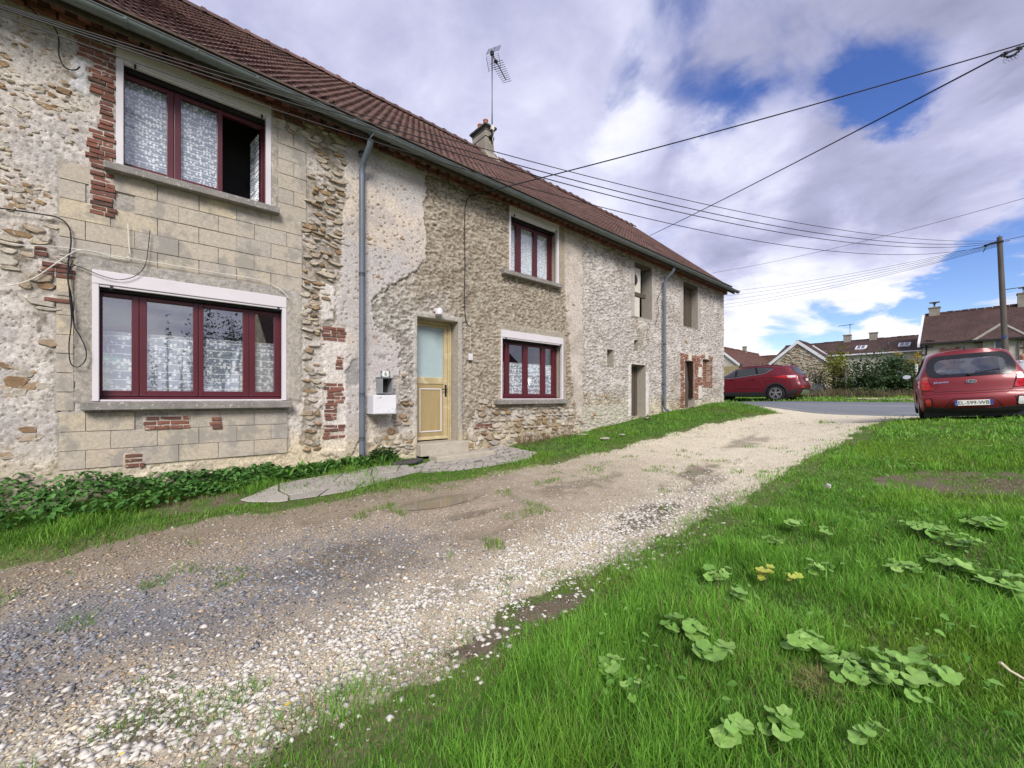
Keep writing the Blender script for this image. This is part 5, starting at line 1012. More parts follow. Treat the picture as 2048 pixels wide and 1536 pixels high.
def suv():
    x, y = 23.42, -1.22; z = hz(22.6, .5)
    root = empty('estate_suv', (x, y, E - .185), 'dark red sport utility vehicle parked beyond the corner of the stone house', 'car', rot=(0, R(-.3), R(91))); root.scale = (1.05, 1.05, 1.06)
    rear = [(.2, .30), (.35, .12), (.5, .03), (.62, .0), (.75, .0), (.85, .06), (1.0, .10), (1.12, .12), (1.2, .17), (1.4, .36), (1.58, .48), (1.68, .40), (1.8, .42)]
    front = [(.2, 4.3), (.5, 4.48), (.8, 4.48), (1.0, 4.2), (1.1, 4.1), (1.8, 4.1)]
    top = [(0, 1.60), (.4, 1.64), (1.2, 1.675), (1.9, 1.68), (2.5, 1.62), (2.9, 1.50), (3.6, 1.16), (3.95, 1.06), (4.3, .98), (4.6, .82)]
    wprof = [(.2, .94), (.4, .985), (.65, 1.0), (.95, .99), (1.1, .96), (1.35, .86), (1.6, .76), (1.75, .72)]
    plan = [(0, .86), (.025, .93), (.07, .975), (.18, 1.0), (.75, 1.0), (.92, .95), (1, .80)]
    c = Car(root, 4.5, .92, .24, rear, front, top, wprof, plan, M['paint_b'], rr=.13, bulge=.12, crown=.03)
    # x from the rear bumper; belt rises to the rear
    s1 = [(3.52, 1.065), (3.40, 1.13), (3.02, 1.36), (2.78, 1.475), (2.72, 1.50), (2.70, 1.135)]; s2 = [(2.60, 1.505), (1.86, 1.55), (1.78, 1.245), (2.62, 1.15)]; s3 = [(1.78, 1.552), (1.20, 1.53), (1.13, 1.50), (1.42, 1.30), (1.70, 1.255)]
    rg = [(-.60, 1.565), (.60, 1.565), (.70, 1.24), (.55, 1.20), (-.55, 1.20), (-.70, 1.24)]
    for sg in (1, -1):
        for wx in (.96, 3.65): c.cut([(wx + .42 * cos(2 * pi * k / 24), .36 + .42 * sin(2 * pi * k / 24)) for k in range(24)], sg)
    c.finish()
    c.disc('rear_window', c.rnd(rg, .05), 'r', .008, M['ceramic'])
    for sg in (1, -1):
        allw = [(3.60, 1.045), (3.42, 1.15), (3.03, 1.385), (2.75, 1.515), (1.85, 1.58), (1.2, 1.56), (1.06, 1.51), (1.40, 1.27), (1.72, 1.232), (2.65, 1.115)]
        sw = c.disc('window_band', c.rnd(allw, .02), sg, .006, M['ceramic'], n=80)
        for P in (s1, s2, s3): c.disc('side_glass', c.rnd(P, .03), sg, .010, mat('dim_glass', (.05, .055, .06), rough=.06, spec=.6, var=None) if 'dim_glass' not in bpy.data.materials else bpy.data.materials['dim_glass'], sw, n=36)
        c.line('chrome_strip', [(3.55, 1.04), (2.65, 1.105), (1.72, 1.225), (1.42, 1.262), (1.10, 1.48)], sg, .010, M['chrome'], .008)
        c.line('roof_rail', [(2.5, 1.60), (1.3, 1.66), (.8, 1.62)], sg, .018, M['black_pl'], .01)
        for wx in (.96, 3.65):
            c.wheel(wx, .90, .36, sg, 5, .22); c.ringp('wheel_arch', [(wx + .475 * cos(a), .36 + .475 * sin(a)) for a in np.linspace(-.42, pi + .42, 40)] , [(wx + .41 * cos(a), .36 + .41 * sin(a)) for a in np.linspace(-.42, pi + .42, 40)], sg, .012, M['black_pl'], n=48)
            mb = MB(); mb.lathe([(.46, 0), (.46, -.4), (.2, -.41)], (wx, 0, .36), 22, 'y'); mb.v = [Vector((v.x, sg * (.80 + v.y), v.z)) for v in mb.v]; mb.build('wheel_well', M['black_pl'], root)
        c.disc('sill_cladding', c.rnd([(1.42, .42), (3.2, .40), (3.22, .25), (1.40, .25)], .02), sg, .012, M['black_pl'], n=60); c.disc('rear_cladding', c.rnd([(.50, .46), (.12, .56), (.10, .46), (.30, .28), (.55, .28)], .02), sg, .012, M['black_pl'])
        tl = c.disc('tail_light', c.rnd([(1.08, 1.10), (.60, 1.17), (.20, 1.17), (.16, 1.02), (.45, 1.00)], .03), sg, .012, M['lamp_red']); c.disc('lens', c.rnd([(.55, 1.145), (.22, 1.15), (.20, 1.06), (.48, 1.05)], .03), sg, .018, M['lamp_white'], tl, n=24)
        for (a, b) in (((2.66, 1.10), (2.64, .45)), ((1.70, 1.22), (1.42, .70)), ((3.50, 1.03), (3.20, .45))): c.line('door_seam', [a, b], sg, .006, M['ink'], .0)
        c.line('door_crease', [(3.4, .58), (2.4, .62), (1.5, .60)], sg, .016, M['paint_b'], .0); c.line('shoulder_crease', [(3.8, .98), (2.6, 1.02), (1.5, 1.09), (.7, 1.10)], sg, .014, M['paint_b'], .0)
        for hx in (2.82, 1.88): mb = MB(); q = c.proj(hx, 1.0, sg, .02); mb.obox(q, (.2, .03, .03)); mb.build('door_handle', M['paint_b'], root, bev=.008)
        mb = MB(); mb.ball((3.42, sg * 1.0, 1.10), (.08, .12, .09), 12, 8); mb.box(3.38, 3.46, min(sg * .86, sg * .95), max(sg * .86, sg * .95), 1.04, 1.08); mb.build('wing_mirror', M['black_pl'], root, smooth=True)
    c.disc('bumper_cladding', c.rnd([(-.82, .60), (.82, .60), (.84, .33), (-.84, .33)], .05), 'r', .012, M['black_pl'], n=60); c.disc('skid_plate', c.rnd([(-.55, .52), (.55, .52), (.62, .33), (-.62, .33)], .05), 'r', .022, M['alloy'], n=48); c.disc('reflector', c.rnd([(.80, .66), (.55, .66), (.55, .61), (.80, .61)], .01), 'r', .014, M['lamp_red'], n=24)
    P = c.proj(0, .98, 'r', .012); number_plate(root, P, None); c.line('hatch_seam', [(.72, 1.15), (.66, .80), (-.66, .80), (-.72, 1.15)], 'r', .007, M['ink'], .0); w0 = c.proj(.0, 1.215, 'r', .02); mb = MB(); mb.beam(w0, c.proj(-.4, 1.25, 'r', .02), .02, .02); mb.build('rear_wiper', M['black_pl'], root)
    q = c.proj(.55, 0, 't', 0); mb = MB(); mb.prism([q + Vector((-.07, 0, 0)), q + Vector((.12, 0, 0)), q + Vector((-.05, 0, .06))], (0, .03, 0)); mb.build('roof_aerial', M['black_pl'], root)
    mb = MB(); mb.box(.3, 4.1, -.82, .82, .19, .32); mb.build('underbody', M['black_pl'], root)
suv()
# ------------------------------------------------------------------ gravel, grass, weeds
def rotm(yaw, pitch, roll):
    cy, sy, cp, sp, cr, sr = np.cos(yaw), np.sin(yaw), np.cos(pitch), np.sin(pitch), np.cos(roll), np.sin(roll); Z = np.zeros_like(yaw); O = np.ones_like(yaw)
    A = np.stack([cy, -sy, Z, sy, cy, Z, Z, Z, O], -1).reshape(-1, 3, 3); B = np.stack([cp, Z, sp, Z, O, Z, -sp, Z, cp], -1).reshape(-1, 3, 3); Cm = np.stack([O, Z, Z, Z, cr, -sr, Z, sr, cr], -1).reshape(-1, 3, 3)
    return A @ B @ Cm
def cloud(name, V, T, pos, Rm, sc, col, m, parent=None, kind='stuff', vshade=None):
    n = len(pos); sc = np.asarray(sc); sc = sc[:, None, None] if sc.ndim == 1 else sc[:, None, :]
    P = np.einsum('nij,nvj->nvi', Rm, V[None] * sc) + pos[:, None, :]
    F_ = (T[None] + (np.arange(n) * len(V))[:, None, None]).reshape(-1, 3); c = np.repeat(col[:, None, :], len(V), 1)
    o = npmesh(name, P.reshape(-1, 3), F_, m, parent, col=c.reshape(-1, 3))
    if kind: o['kind'] = kind
    return o
def wedge(r0, r1, dens, half=R(60)):
    n = int(half * (r1 * r1 - r0 * r0) * dens); r = np.sqrt(rng.uniform(r0 * r0, r1 * r1, n)); a = (pi / 2 - TH) * 0 + math.atan2(ST, CT) + rng.uniform(-half, half, n); return r * np.cos(a), -D + r * np.sin(a)
M['pebble'] = mat('gravel_stone', attr='col', rough=.85, spec=.25, var=(60, .15), var2=(300, .15))
def gravel():
    base = np.array([(1, 0, 0), (.5, .85, 0), (-.5, .9, 0), (-1, .05, 0), (-.45, -.85, 0), (.5, -.8, 0), (.1, .05, .55), (0, 0, -.5)], float); T = []
    for k in range(6): T += [(k, (k + 1) % 6, 6), ((k + 1) % 6, k, 7)]
    T = np.array(T); X = []; Y = []; S = []
    for (r0, r1, dn, s0, s1) in ((1.2, 3.0, 3800, .005, .014), (3.0, 5.0, 1900, .006, .015), (5.0, 8, 420, .008, .018), (8, 14, 110, .010, .022)):
        x, y = wedge(r0, r1, dn); k = inpoly(x + rng.normal(0, .14, len(x)), y + rng.normal(0, .14, len(x)), TRACK); x = x[k]; y = y[k]; s = s0 + (s1 - s0) * rng.random(len(x)) ** 2; X.append(x); Y.append(y); S.append(s)
    x, y = wedge(1.4, 6, 1500); w = np.clip(np.exp(-((y + 2.95 + .05 * x) / .6) ** 2) * sst(3.0, .3, x), 0, 1) * sst(.3, .55, fbm(x, y, .4, 3, 62)); k = rng.random(len(x)) < w; X.append(x[k]); Y.append(y[k]); S.append(.006 + .016 * rng.random(k.sum()) ** 2)
    # the coarse white chips along the grass side
    x, y = wedge(1.2, 7.5, 2000); w = np.exp(-((y + 4.15) / .38) ** 2) * sst(7.5, 2.5, x) * sst(.22, .5, fbm(x, y, .35, 3, 61)); k = (rng.random(len(x)) < w) ; x = x[k]; y = y[k]; X.append(x); Y.append(y); S.append(.007 + .018 * rng.random(len(x)) ** 1.6); nch = len(x)
    X = np.concatenate(X); Y = np.concatenate(Y); S = np.concatenate(S); n = len(X); ischip = np.arange(n) >= n - nch
    inp = np.zeros(n, bool)
    for (px, py, rx, ry, pz) in PUD: inp |= ((X - px) / rx) ** 2 + ((Y - py) / ry) ** 2 < 1.05
    C, _ = gcol(X, Y); lum = C.mean(1)
    r = rng.random(n); white = np.array([.60, .57, .52]); warm = np.array([.42, .31, .20]); blue = np.array([.205, .207, .224])
    sl = np.clip(np.exp(-((Y + 2.95 + .05 * X) / .75) ** 2) * sst(3.0, .3, X), 0, 1)
    col = C * (.75 + .7 * rng.random(n))[:, None]; col = np.where((r < .10)[:, None], white * (.7 + .35 * rng.random(n))[:, None], col); col = np.where(((r > .85) & (lum > .16))[:, None], warm * (.8 + .5 * rng.random(n))[:, None], col); col = np.where(((rng.random(n) < sl * .7) | (r > .985))[:, None], blue * (.6 + .9 * rng.random(n))[:, None], col)
    col = np.where(ischip[:, None], white * (.72 + .36 * rng.random(n))[:, None] * np.array([1, .985, .96]), col); col = np.clip(col, .03, .75); k = ~inp
    z = H(X, Y); sc = np.stack([S * rng.uniform(.8, 1.5, n), S * rng.uniform(.7, 1.1, n), S * rng.uniform(.5, .95, n)], -1)
    o = cloud('gravel', base, T, np.stack([X, Y, z + S * .12], -1)[k], rotm(rng.uniform(0, 6.28, n), rng.uniform(-.3, .3, n), rng.uniform(-.3, .3, n))[k], sc[k], col[k], M['pebble'])
    m_ = len(o.data.vertices); a_ = np.empty(m_ * 3, np.float32); o.data.vertices.foreach_get('co', a_); a_ = a_.reshape(-1, 3) + rng.normal(0, .22, (m_, 3)) * np.repeat(S[k], 8)[:, None] * np.array([1, 1, .55]); o.data.vertices.foreach_set('co', a_.astype(np.float32).ravel()); o.data.update()
    tag(o, 'loose pale and slate-grey stone chips lying on the track', 'gravel')
gravel()

def leafmat(name, tr=.35, rough=.55): return mat(name, attr='col', rough=rough, spec=.25, var=(30, .12), trans=tr)
M['grass'] = leafmat('grass_blade', .40, .5); M['leaf'] = leafmat('leaf', .3, .5)
def grass_mask(x, y):
    n = fbm(x, y, .5, 3, 71); g = np.ones(len(x)); j = lambda s: rng.normal(0, s, len(x))
    g[inpoly(x + j(.12), y + j(.13), TRACK)] = .0; g = np.maximum(g, .35 * sst(.66, .74, fbm(x, y, .35, 3, 73)) * (y < 0)); g[(y > -.03) & (x < XR + .02)] = 0; g[(x > RX0 - .15 + j(.12)) & (x < RX1 + .1 + j(.08))] = 0
    for P, v in ((PATH1, .10), (PATH2, .05), (BARE, .42), (BARE2, .30), (BARE3, .22)): g[inpoly(x + j(.05), y + j(.05), P)] *= v
    g[(y < .0) & (y > -.22) & (x > 3.2) & (x < 6.2)] *= .15; g[(x > DOOR[0] - .1) & (x < DOOR[1] + .6) & (y > -.55) & (y < 0)] = 0
    strip = (y > -2.4) & (y < 0) & (x < 17); g = np.where(strip, g * sst(.02, .30, n + .08) * 1.3, g)
    for (px, py, rx, ry, pz) in PUD: g[((x - px) / rx) ** 2 + ((y - py) / ry) ** 2 < 1.1] = 0
    return g
def blades(x, y, h, w, col, nseg, lean=.55):
    n = len(x); z = H(x, y); a = rng.uniform(0, 2 * pi, n); l = lean * rng.uniform(.25, 1.5, n); b = a + pi / 2 + rng.normal(0, .5, n); ts = [0, .42, .78, 1] if nseg == 3 else [0, .55, 1]; V = []
    for t in ts:
        cx = x + np.cos(a) * l * h * t * t; cy = y + np.sin(a) * l * h * t * t; cz = z - .008 + h * (t - .28 * np.minimum(l, 1.2) * t * t)
        if t < 1:
            q = w * (1 - t ** 1.6 * .75) / 2; V += [np.stack([cx - np.cos(b) * q, cy - np.sin(b) * q, cz], -1), np.stack([cx + np.cos(b) * q, cy + np.sin(b) * q, cz], -1)]
        else: V.append(np.stack([cx, cy, cz], -1))
    V = np.stack(V, 1); m = V.shape[1]; T = [(0, 1, 3), (0, 3, 2), (2, 3, 4)] if m == 5 else [(0, 1, 3), (0, 3, 2), (2, 3, 5), (2, 5, 4), (4, 5, 6)]
    F_ = (np.array(T)[None] + (np.arange(n) * m)[:, None, None]).reshape(-1, 3); return V.reshape(-1, 3), F_, np.repeat(col, m, 0)
def grass():
    VV = []; FF = []; CC = []; n0 = 0
    for (r0, r1, dn, wd, ns) in ((1.1, 2.6, 11000, .0044, 3), (2.6, 4.2, 8500, .0052, 3), (4.2, 6.5, 4200, .0068, 3), (6.5, 10, 2200, .010, 2), (10, 18, 800, .018, 2), (18, 46, 60, .05, 2)):
        x, y = wedge(r0, r1, dn); k = rng.random(len(x)) < grass_mask(x, y); x = x[k]; y = y[k]
        if r0 >= 18: k = (x > 17) & (x < 43.5) & (y < 30); x = x[k]; y = y[k]
        n = len(x); p = fbm(x, y, .55, 3, 81); p2 = fbm(x, y, .16, 2, 82); right = (y < -4.3) & (x < 16)
        edge = inpoly(x, y + .35, TRACK) | inpoly(x, y - .3, TRACK) | inpoly(x - .3, y + .2, TRACK)
        h = (.035 + .085 * sst(.3, .72, p) + .045 * p2) * rng.uniform(.55, 1.25, n); h = np.where(right, h * 1.05, h * 1.0); h = np.where(edge, h * .62, h)
        bare = inpoly(x, y, BARE) | inpoly(x, y, BARE2) | inpoly(x, y, BARE3); h = np.where(bare, h * .4, h); h = h * (.72 if r0 > 6 else 1)
        if r0 >= 18: h = h * 1.7
        tall = rng.random(n) < .018; h = np.where(tall & right, h * 1.7, h); f = np.clip(.55 * p2 + .45 * p + rng.normal(0, .16, n), 0, 1)
        c0 = np.array([.045, .15, .014]); c1 = np.array([.27, .56, .07]); col = c0 + (c1 - c0) * f[:, None]; yel = sst(.52, .75, fbm(x, y, 1.1, 3, 83))[:, None] * .55; col = col * (1 - yel) + np.array([.20, .33, .025]) * yel
        patch = sst(.60, .72, fbm(x, y, .8, 3, 84)); dry = (rng.random(n) < np.where(bare, .55, np.where(edge, .16, .03 + .08 * patch)))[:, None]; col = np.where(dry, np.array([.26, .22, .10]) * rng.uniform(.6, 1.2, n)[:, None], col); col = np.where((~right & ~dry[:, 0])[:, None], col * np.array([.92, .86, .95]), col)
        V, F_, c = blades(x, y, h, wd * rng.uniform(.6, 1.35, n), col, ns); VV.append(V); FF.append(F_ + n0); CC.append(c); n0 += len(V)
    o = npmesh('grass', np.concatenate(VV), np.concatenate(FF), M['grass'], col=np.concatenate(CC)); tag(o, 'lush green grass on the bank, verges and wall foot', 'grass', kind='stuff')
grass()

# heart-shaped nettle leaf, tongue-shaped dock leaf, small oval leaf
NL = (np.array([(0, 0, 0), (.28, .30, .06), (.62, .24, .05), (1, 0, -.10), (.62, -.24, .05), (.28, -.30, .06), (.30, 0, -.02), (.65, 0, -.03)], float), np.array([(0, 6, 1), (1, 6, 7), (1, 7, 2), (2, 7, 3), (0, 5, 6), (5, 7, 6), (5, 4, 7), (4, 3, 7)]))
DL = (np.array([(0, .02, 0), (0, -.02, 0), (.35, .11, .16), (.35, -.11, .16), (.75, .10, .22), (.75, -.10, .22), (1.05, 0, .12)], float), np.array([(0, 1, 3), (0, 3, 2), (2, 3, 5), (2, 5, 4), (4, 5, 6)]))
OL = (np.array([(0, 0, 0), (.45, .26, .05), (1, 0, 0), (.45, -.26, .05)], float), np.array([(0, 3, 1), (3, 2, 1)]))
def gcolr(n, lo, hi, s=.25): f = np.clip(rng.random(n) * .9 + rng.normal(0, s, n) * .3, 0, 1)[:, None]; return np.array(lo) * (1 - f) + np.array(hi) * f
def nettles():
    n = 5200; x = rng.uniform(-2.6, 2.1, n); dp = rng.random(n); wd = .74 - .20 * np.clip(x + .3, 0, 3) + .12 * (fbm(x, x * 0, .4, 2, 91) - .5); y = -.03 - dp * np.maximum(wd, .15); hmax = (.36 - .10 * np.clip(x + 1, 0, 3) + .22 * (fbm(x, y, .3, 3, 92) - .5)) * np.sqrt(np.clip(1 - (dp * 1.02 - .15) ** 2 * 1.05, .02, 1))
    z = H(x, y) + np.maximum(hmax, .05) * rng.uniform(.45, 1.05, n) ** .7; s = rng.uniform(.035, .085, n); a = rng.uniform(0, 6.28, n)
    col = gcolr(n, (.035, .11, .02), (.13, .29, .07)); o = cloud('nettles', *NL, np.stack([x, y, z], -1), rotm(a, rng.uniform(.05, .75, n), rng.normal(0, .25, n)), s, col, M['leaf']); tag(o, 'dense dark green nettles growing along the foot of the house wall', 'nettles')
    n = 520; x = rng.uniform(1.2, 3.0, n); cl = np.round(x / .16) * .16 + (fbm(np.round(x / .16), x * 0, 1, 1, 3) - .5) * .1; y = -.08 - .30 * rng.random(n) ** 1.3 - .05; xx = cl + rng.normal(0, .02, n); a = rng.uniform(0, 6.28, n)
    col = gcolr(n, (.04, .12, .018), (.15, .31, .06)); o = cloud('dock_leaves', *DL, np.stack([xx, y, H(xx, y) + .01], -1), rotm(a, -rng.uniform(.15, .95, n), rng.normal(0, .2, n)), rng.uniform(.10, .20, n), col, M['leaf']); tag(o, 'low rosettes of dock leaves between the wall and the flagstones', 'weeds')
    # dark bushy weed by the foot of the first downpipe
    n = 700; a = rng.uniform(0, 6.28, n); r = np.sqrt(rng.random(n)); x = 2.86 + .26 * r * np.cos(a); y = -.17 + .14 * r * np.sin(a); z = H(x, y) + .26 * rng.random(n) * (1 - .5 * r); t = empty('leafy_weed', (2.86, -.17, hz(2.86, -.17)), 'dark bushy weed at the foot of the downpipe beside the black slab', 'weed')
    cloud('foliage', *OL, np.stack([x, y, z], -1) - np.array(t.location), rotm(rng.uniform(0, 6.28, n), rng.uniform(-.9, .6, n), rng.normal(0, .4, n)), rng.uniform(.04, .08, n), gcolr(n, (.018, .05, .012), (.07, .13, .03)), M['leaf'], t, None)
    # small weeds among the grass strip and on the track
    n = 2600; x = rng.uniform(4.5, 17, n); y = rng.uniform(-2.3, -.05, n); k = rng.random(n) < grass_mask(x, y) * (.25 + .75 * (fbm(x, y, .5, 3, 95) > .5)); x = x[k]; y = y[k]; n = len(x)
    o = cloud('clover', *NL, np.stack([x, y, H(x, y) + rng.uniform(.02, .10, n)], -1), rotm(rng.uniform(0, 6.28, n), rng.uniform(-.2, .7, n), rng.normal(0, .3, n)), rng.uniform(.03, .065, n), gcolr(n, (.04, .12, .02), (.15, .29, .06)), M['leaf']); tag(o, 'broad-leaved weeds mixed in the grass strip before the house', 'weeds')
    n = 5000; x = rng.uniform(1.5, 14, n); y = rng.uniform(-9, -4.8, n); k = (rng.random(n) < sst(.50, .66, fbm(x, y, .5, 3, 96)) * grass_mask(x, y)); x = x[k]; y = y[k]; n = len(x)
    o = cloud('creeping_weeds', *NL, np.stack([x, y, H(x, y) + rng.uniform(.05, .14, n)], -1), rotm(rng.uniform(0, 6.28, n), rng.uniform(-.1, .5, n), rng.normal(0, .25, n)), rng.uniform(.025, .06, n), gcolr(n, (.07, .20, .025), (.22, .42, .09)), M['leaf']); tag(o, 'creeping weeds spread through the grass bank', 'weeds')
nettles()
# dry brown stalks below the small ground-floor window
n = 260; x = rng.uniform(5.9, 7.7, n); y = rng.uniform(-.35, -.05, n); V, F_, c = blades(x, y, rng.uniform(.15, .42, n), np.full(n, .006), np.array([.22, .15, .09]) * rng.uniform(.6, 1.3, n)[:, None], 3, .4); tag(npmesh('dry_stalks', V, F_, M['grass'], col=c), 'dry brown weed stalks below the small ground-floor window', 'weeds', kind='stuff')

# mallow plants: every leaf a part
def mallow_leaf(n=22):
    V = [(0, 0, 0)]; ph = random.random() * .5
    for k in range(n): a = -pi * .90 + 2 * pi * .90 * k / (n - 1); r = .5 * (1 + .085 * cos(a * 5 + ph) + .035 * cos(a * 15)) * (1 + random.uniform(-.05, .05)); V.append((.12 + r * cos(a), r * sin(a), .10 + .05 * cos(a * 5 + ph) + random.uniform(-.015, .015)))
    return np.array(V), np.array([(0, k, k + 1) for k in range(1, n)])
MLV = [mallow_leaf() for _ in range(4)]; MLM = []
M['mallow'] = mat('mallow_leaf', rough=.5, spec=.3, var=(28, .14), trans=.28, ramp=[(0, (.24, .42, .09)), (1, (.26, .45, .10)), (.35, (.18, .36, .07)), (.6, (.33, .52, .14)), (.85, (.21, .39, .09))])
M['mallow_y'] = mat('yellowing_leaf', rough=.5, spec=.3, var=(28, .14), trans=.3, ramp=[(0, (.46, .50, .08)), (1, (.42, .48, .08)), (.5, (.52, .54, .10))])
def leafset(m):
    out = []
    for V, T in MLV: me = bpy.data.meshes.new('leaf'); me.from_pydata(V.tolist(), [], T.tolist()); me.materials.append(m); me.polygons.foreach_set('use_smooth', np.ones(len(me.polygons), bool)); out.append(me)
    return out
LS, LSY = leafset(M['mallow']), leafset(M['mallow_y'])
def mallow(u, v, r, n, s, label, ls=None, hgt=.10):
    n = int(n * 1.5) + 1
    p = gp(u, v); z = hz(p.x, p.y); t = empty('mallow_plant', (p.x, p.y, z), label, 'plant', 'mallow plants in the grass bank'); mb = MB()
    for k in range(n):
        a = random.uniform(0, 6.28); q = r * math.sqrt(random.random()); x, y = q * cos(a), q * sin(a) * .8; h = random.uniform(.5, 1.25) * hgt + .02; o = bpy.data.objects.new('leaf', random.choice(ls or LS)); o.location = (x, y, h); sc = s * random.uniform(.6, 1.2); o.scale = (sc, sc, sc); o.rotation_euler = (random.uniform(-.35, .35), random.uniform(-.15, .5), a + random.uniform(-.8, .8)); link(o, t)
        mb.tube([(x * .1, y * .1, -.01), (x * .55, y * .55, h * .7), (x, y, h)], .0022, 4, False)
    mb.build('stem', M['stemg'], t)
M['stemg'] = mat('green_stem', (.09, .15, .05), rough=.6, var=None)
for a in ((1545, 1108, .05, 4, .10, 'mallow plant with one big round leaf facing the track'), (1590, 1070, .07, 7, .085, 'mallow plant with stacked flat leaves, higher of the two by the track edge'), (1650, 1085, .05, 3, .07, 'little mallow with three leaves beside the stacked one'),
          (1440, 1180, .09, 8, .075, 'mallow clump spreading between gravel edge and yellowing plant'), (1475, 1230, .05, 5, .095, 'mallow with pale creased leaf below the spreading clump'), (1635, 1160, .07, 6, .065, 'mallow sprig of small pale leaves, middle of the grass bank'),
          (1340, 1275, .045, 3, .085, 'mallow pair of heart-like leaves at the edge of tall grass'), (1385, 1290, .06, 5, .095, 'mallow with broad overlapping leaves near the heart-like pair'), (1430, 1345, .06, 5, .10, 'mallow with large veined leaves standing below the broad overlapping one'),
          (1215, 1368, .05, 4, .08, 'mallow standing alone, lowest towards the gravel'), (1265, 1420, .06, 4, .05, 'small mallow seedling hidden in tall blades'), (1850, 1080, .16, 12, .10, 'wide mallow patch with broad leaves under the bare patch'), (1960, 1065, .14, 10, .11, 'mallow patch nearest the red hatchback'),
          (1800, 1165, .12, 8, .09, 'mallow row of pale leaves leading towards the wide patch'), (1900, 1155, .13, 10, .11, 'mallow with big rounded leaves lying flat in the middle of the bank'), (2000, 1190, .14, 9, .12, 'mallow with largest leaves at the frame edge'), (1930, 1110, .12, 9, .09, 'mallow between the wide patch and the flat one'),
          (1600, 1320, .10, 9, .075, 'mallow beside the tuft of straw'), (1700, 1375, .16, 14, .085, 'dense dark mallow clump with jagged leaves'), (1800, 1400, .15, 13, .085, 'jagged mallow clump spreading away from the straw tuft'), (1870, 1385, .10, 8, .08, 'mallow at the far end of the jagged clumps'), (1465, 1500, .06, 5, .085, 'mallow at the bottom edge of the bank'), (1560, 1495, .06, 5, .07, 'smaller mallow beside the bottom-edge one'), (1730, 1505, .05, 3, .06, 'tiny mallow in the lowest grass')): mallow(*a)
mallow(1530, 1172, .06, 6, .075, 'yellowing mallow with lime-coloured leaves', LSY); mallow(1585, 1180, .05, 3, .05, 'yellowing sprig beside the lime-coloured mallow', LSY)
p = gp(1640, 1385); n = 420; x = p.x + rng.normal(0, .045, n); y = p.y + rng.normal(0, .04, n); V, F_, c = blades(x, y, rng.uniform(.05, .13, n), np.full(n, .0035), np.array([.46, .40, .19]) * rng.uniform(.5, 1.25, n)[:, None], 3, 1.3)
tag(npmesh('straw_tuft', V, F_, M['grass'], col=c), 'tuft of dry straw-coloured grass among the mallow clumps', 'grass tuft')
# fallen leaves, a dandelion clock, a dry stalk
M['yleaf'] = mat('yellow_leaf', (.60, .42, .03), rough=.6, var=(60, .2), obj=True); M['bleaf'] = mat('brown_leaf', (.36, .20, .11), rough=.7, var=(60, .2), obj=True)
for (u, v, s, m, l) in ((1140, 1233, .075, 'yleaf', 'bright yellow fallen leaf on the dry patch at the grass edge'), (567, 1425, .060, 'yleaf', 'yellow fallen leaf on the white chips'), (938, 1309, .070, 'bleaf', 'curled brown fallen leaf at the lower end of the dry patch'), (1043, 1528, .055, 'yleaf', 'yellow leaf curled on a stalk in the lowest grass'), (232, 1531, .035, 'yleaf', 'tiny yellow petal on the lowest gravel'), (1096, 1214, .05, 'bleaf', 'small brown fallen leaf on the dry patch')):
    p = gp(u, v); mb = MB(); mb.add([(0, 0, 0), (.45, .28, .10), (1, 0, .16), (.5, -.26, .12), (.5, 0, .02)], [(0, 4, 1), (4, 2, 1), (0, 3, 4), (3, 2, 4)]); mb.v = [q * s for q in mb.v]; o = mb.build('fallen_leaf', M[m]); o.location = (p.x, p.y, hz(p.x, p.y) + .03); o.rotation_euler = (.1, -.25, random.uniform(0, 6)); tag(o, l, 'leaf', 'fallen leaves')
p = gp(1655, 998); t = empty('dandelion_clock', (p.x, p.y, hz(p.x, p.y)), 'white dandelion seed head standing in the grass', 'flower'); mb = MB(); mb.cyl((0, 0, 0), (.01, 0, .13), .003); mb.build('stalk', M['stemg'], t); mb = MB()
for k in range(90):
    d = Vector((random.gauss(0, 1), random.gauss(0, 1), random.gauss(0, 1))).normalized(); c = Vector((.01, 0, .15)); mb.beam(c, c + d * .03, .002, .002); e = d.orthogonal() * .008; mb.add([c + d * .03 + e, c + d * .03 - e, c + d * .034 + d.cross(e)], [(0, 1, 2)])
mb.build('seed_head', M['wcable'], t)
p = gp(2000, 1400); mb = MB(); z = hz(p.x, p.y); mb.tube([(0, 0, .14), (.01, -.03, .11), (.0, -.09, .09), (-.02, -.16, .07), (-.05, -.24, .06)], [.008, .006, .005, .004, .003], 6); o = mb.build('dry_stalk', mat('pale_stalk', (.55, .47, .33), rough=.8, var=(40, .2))); o.location = (p.x, p.y, z + .02); tag(o, 'pale dry curved stalk lying in the grass', 'stalk')
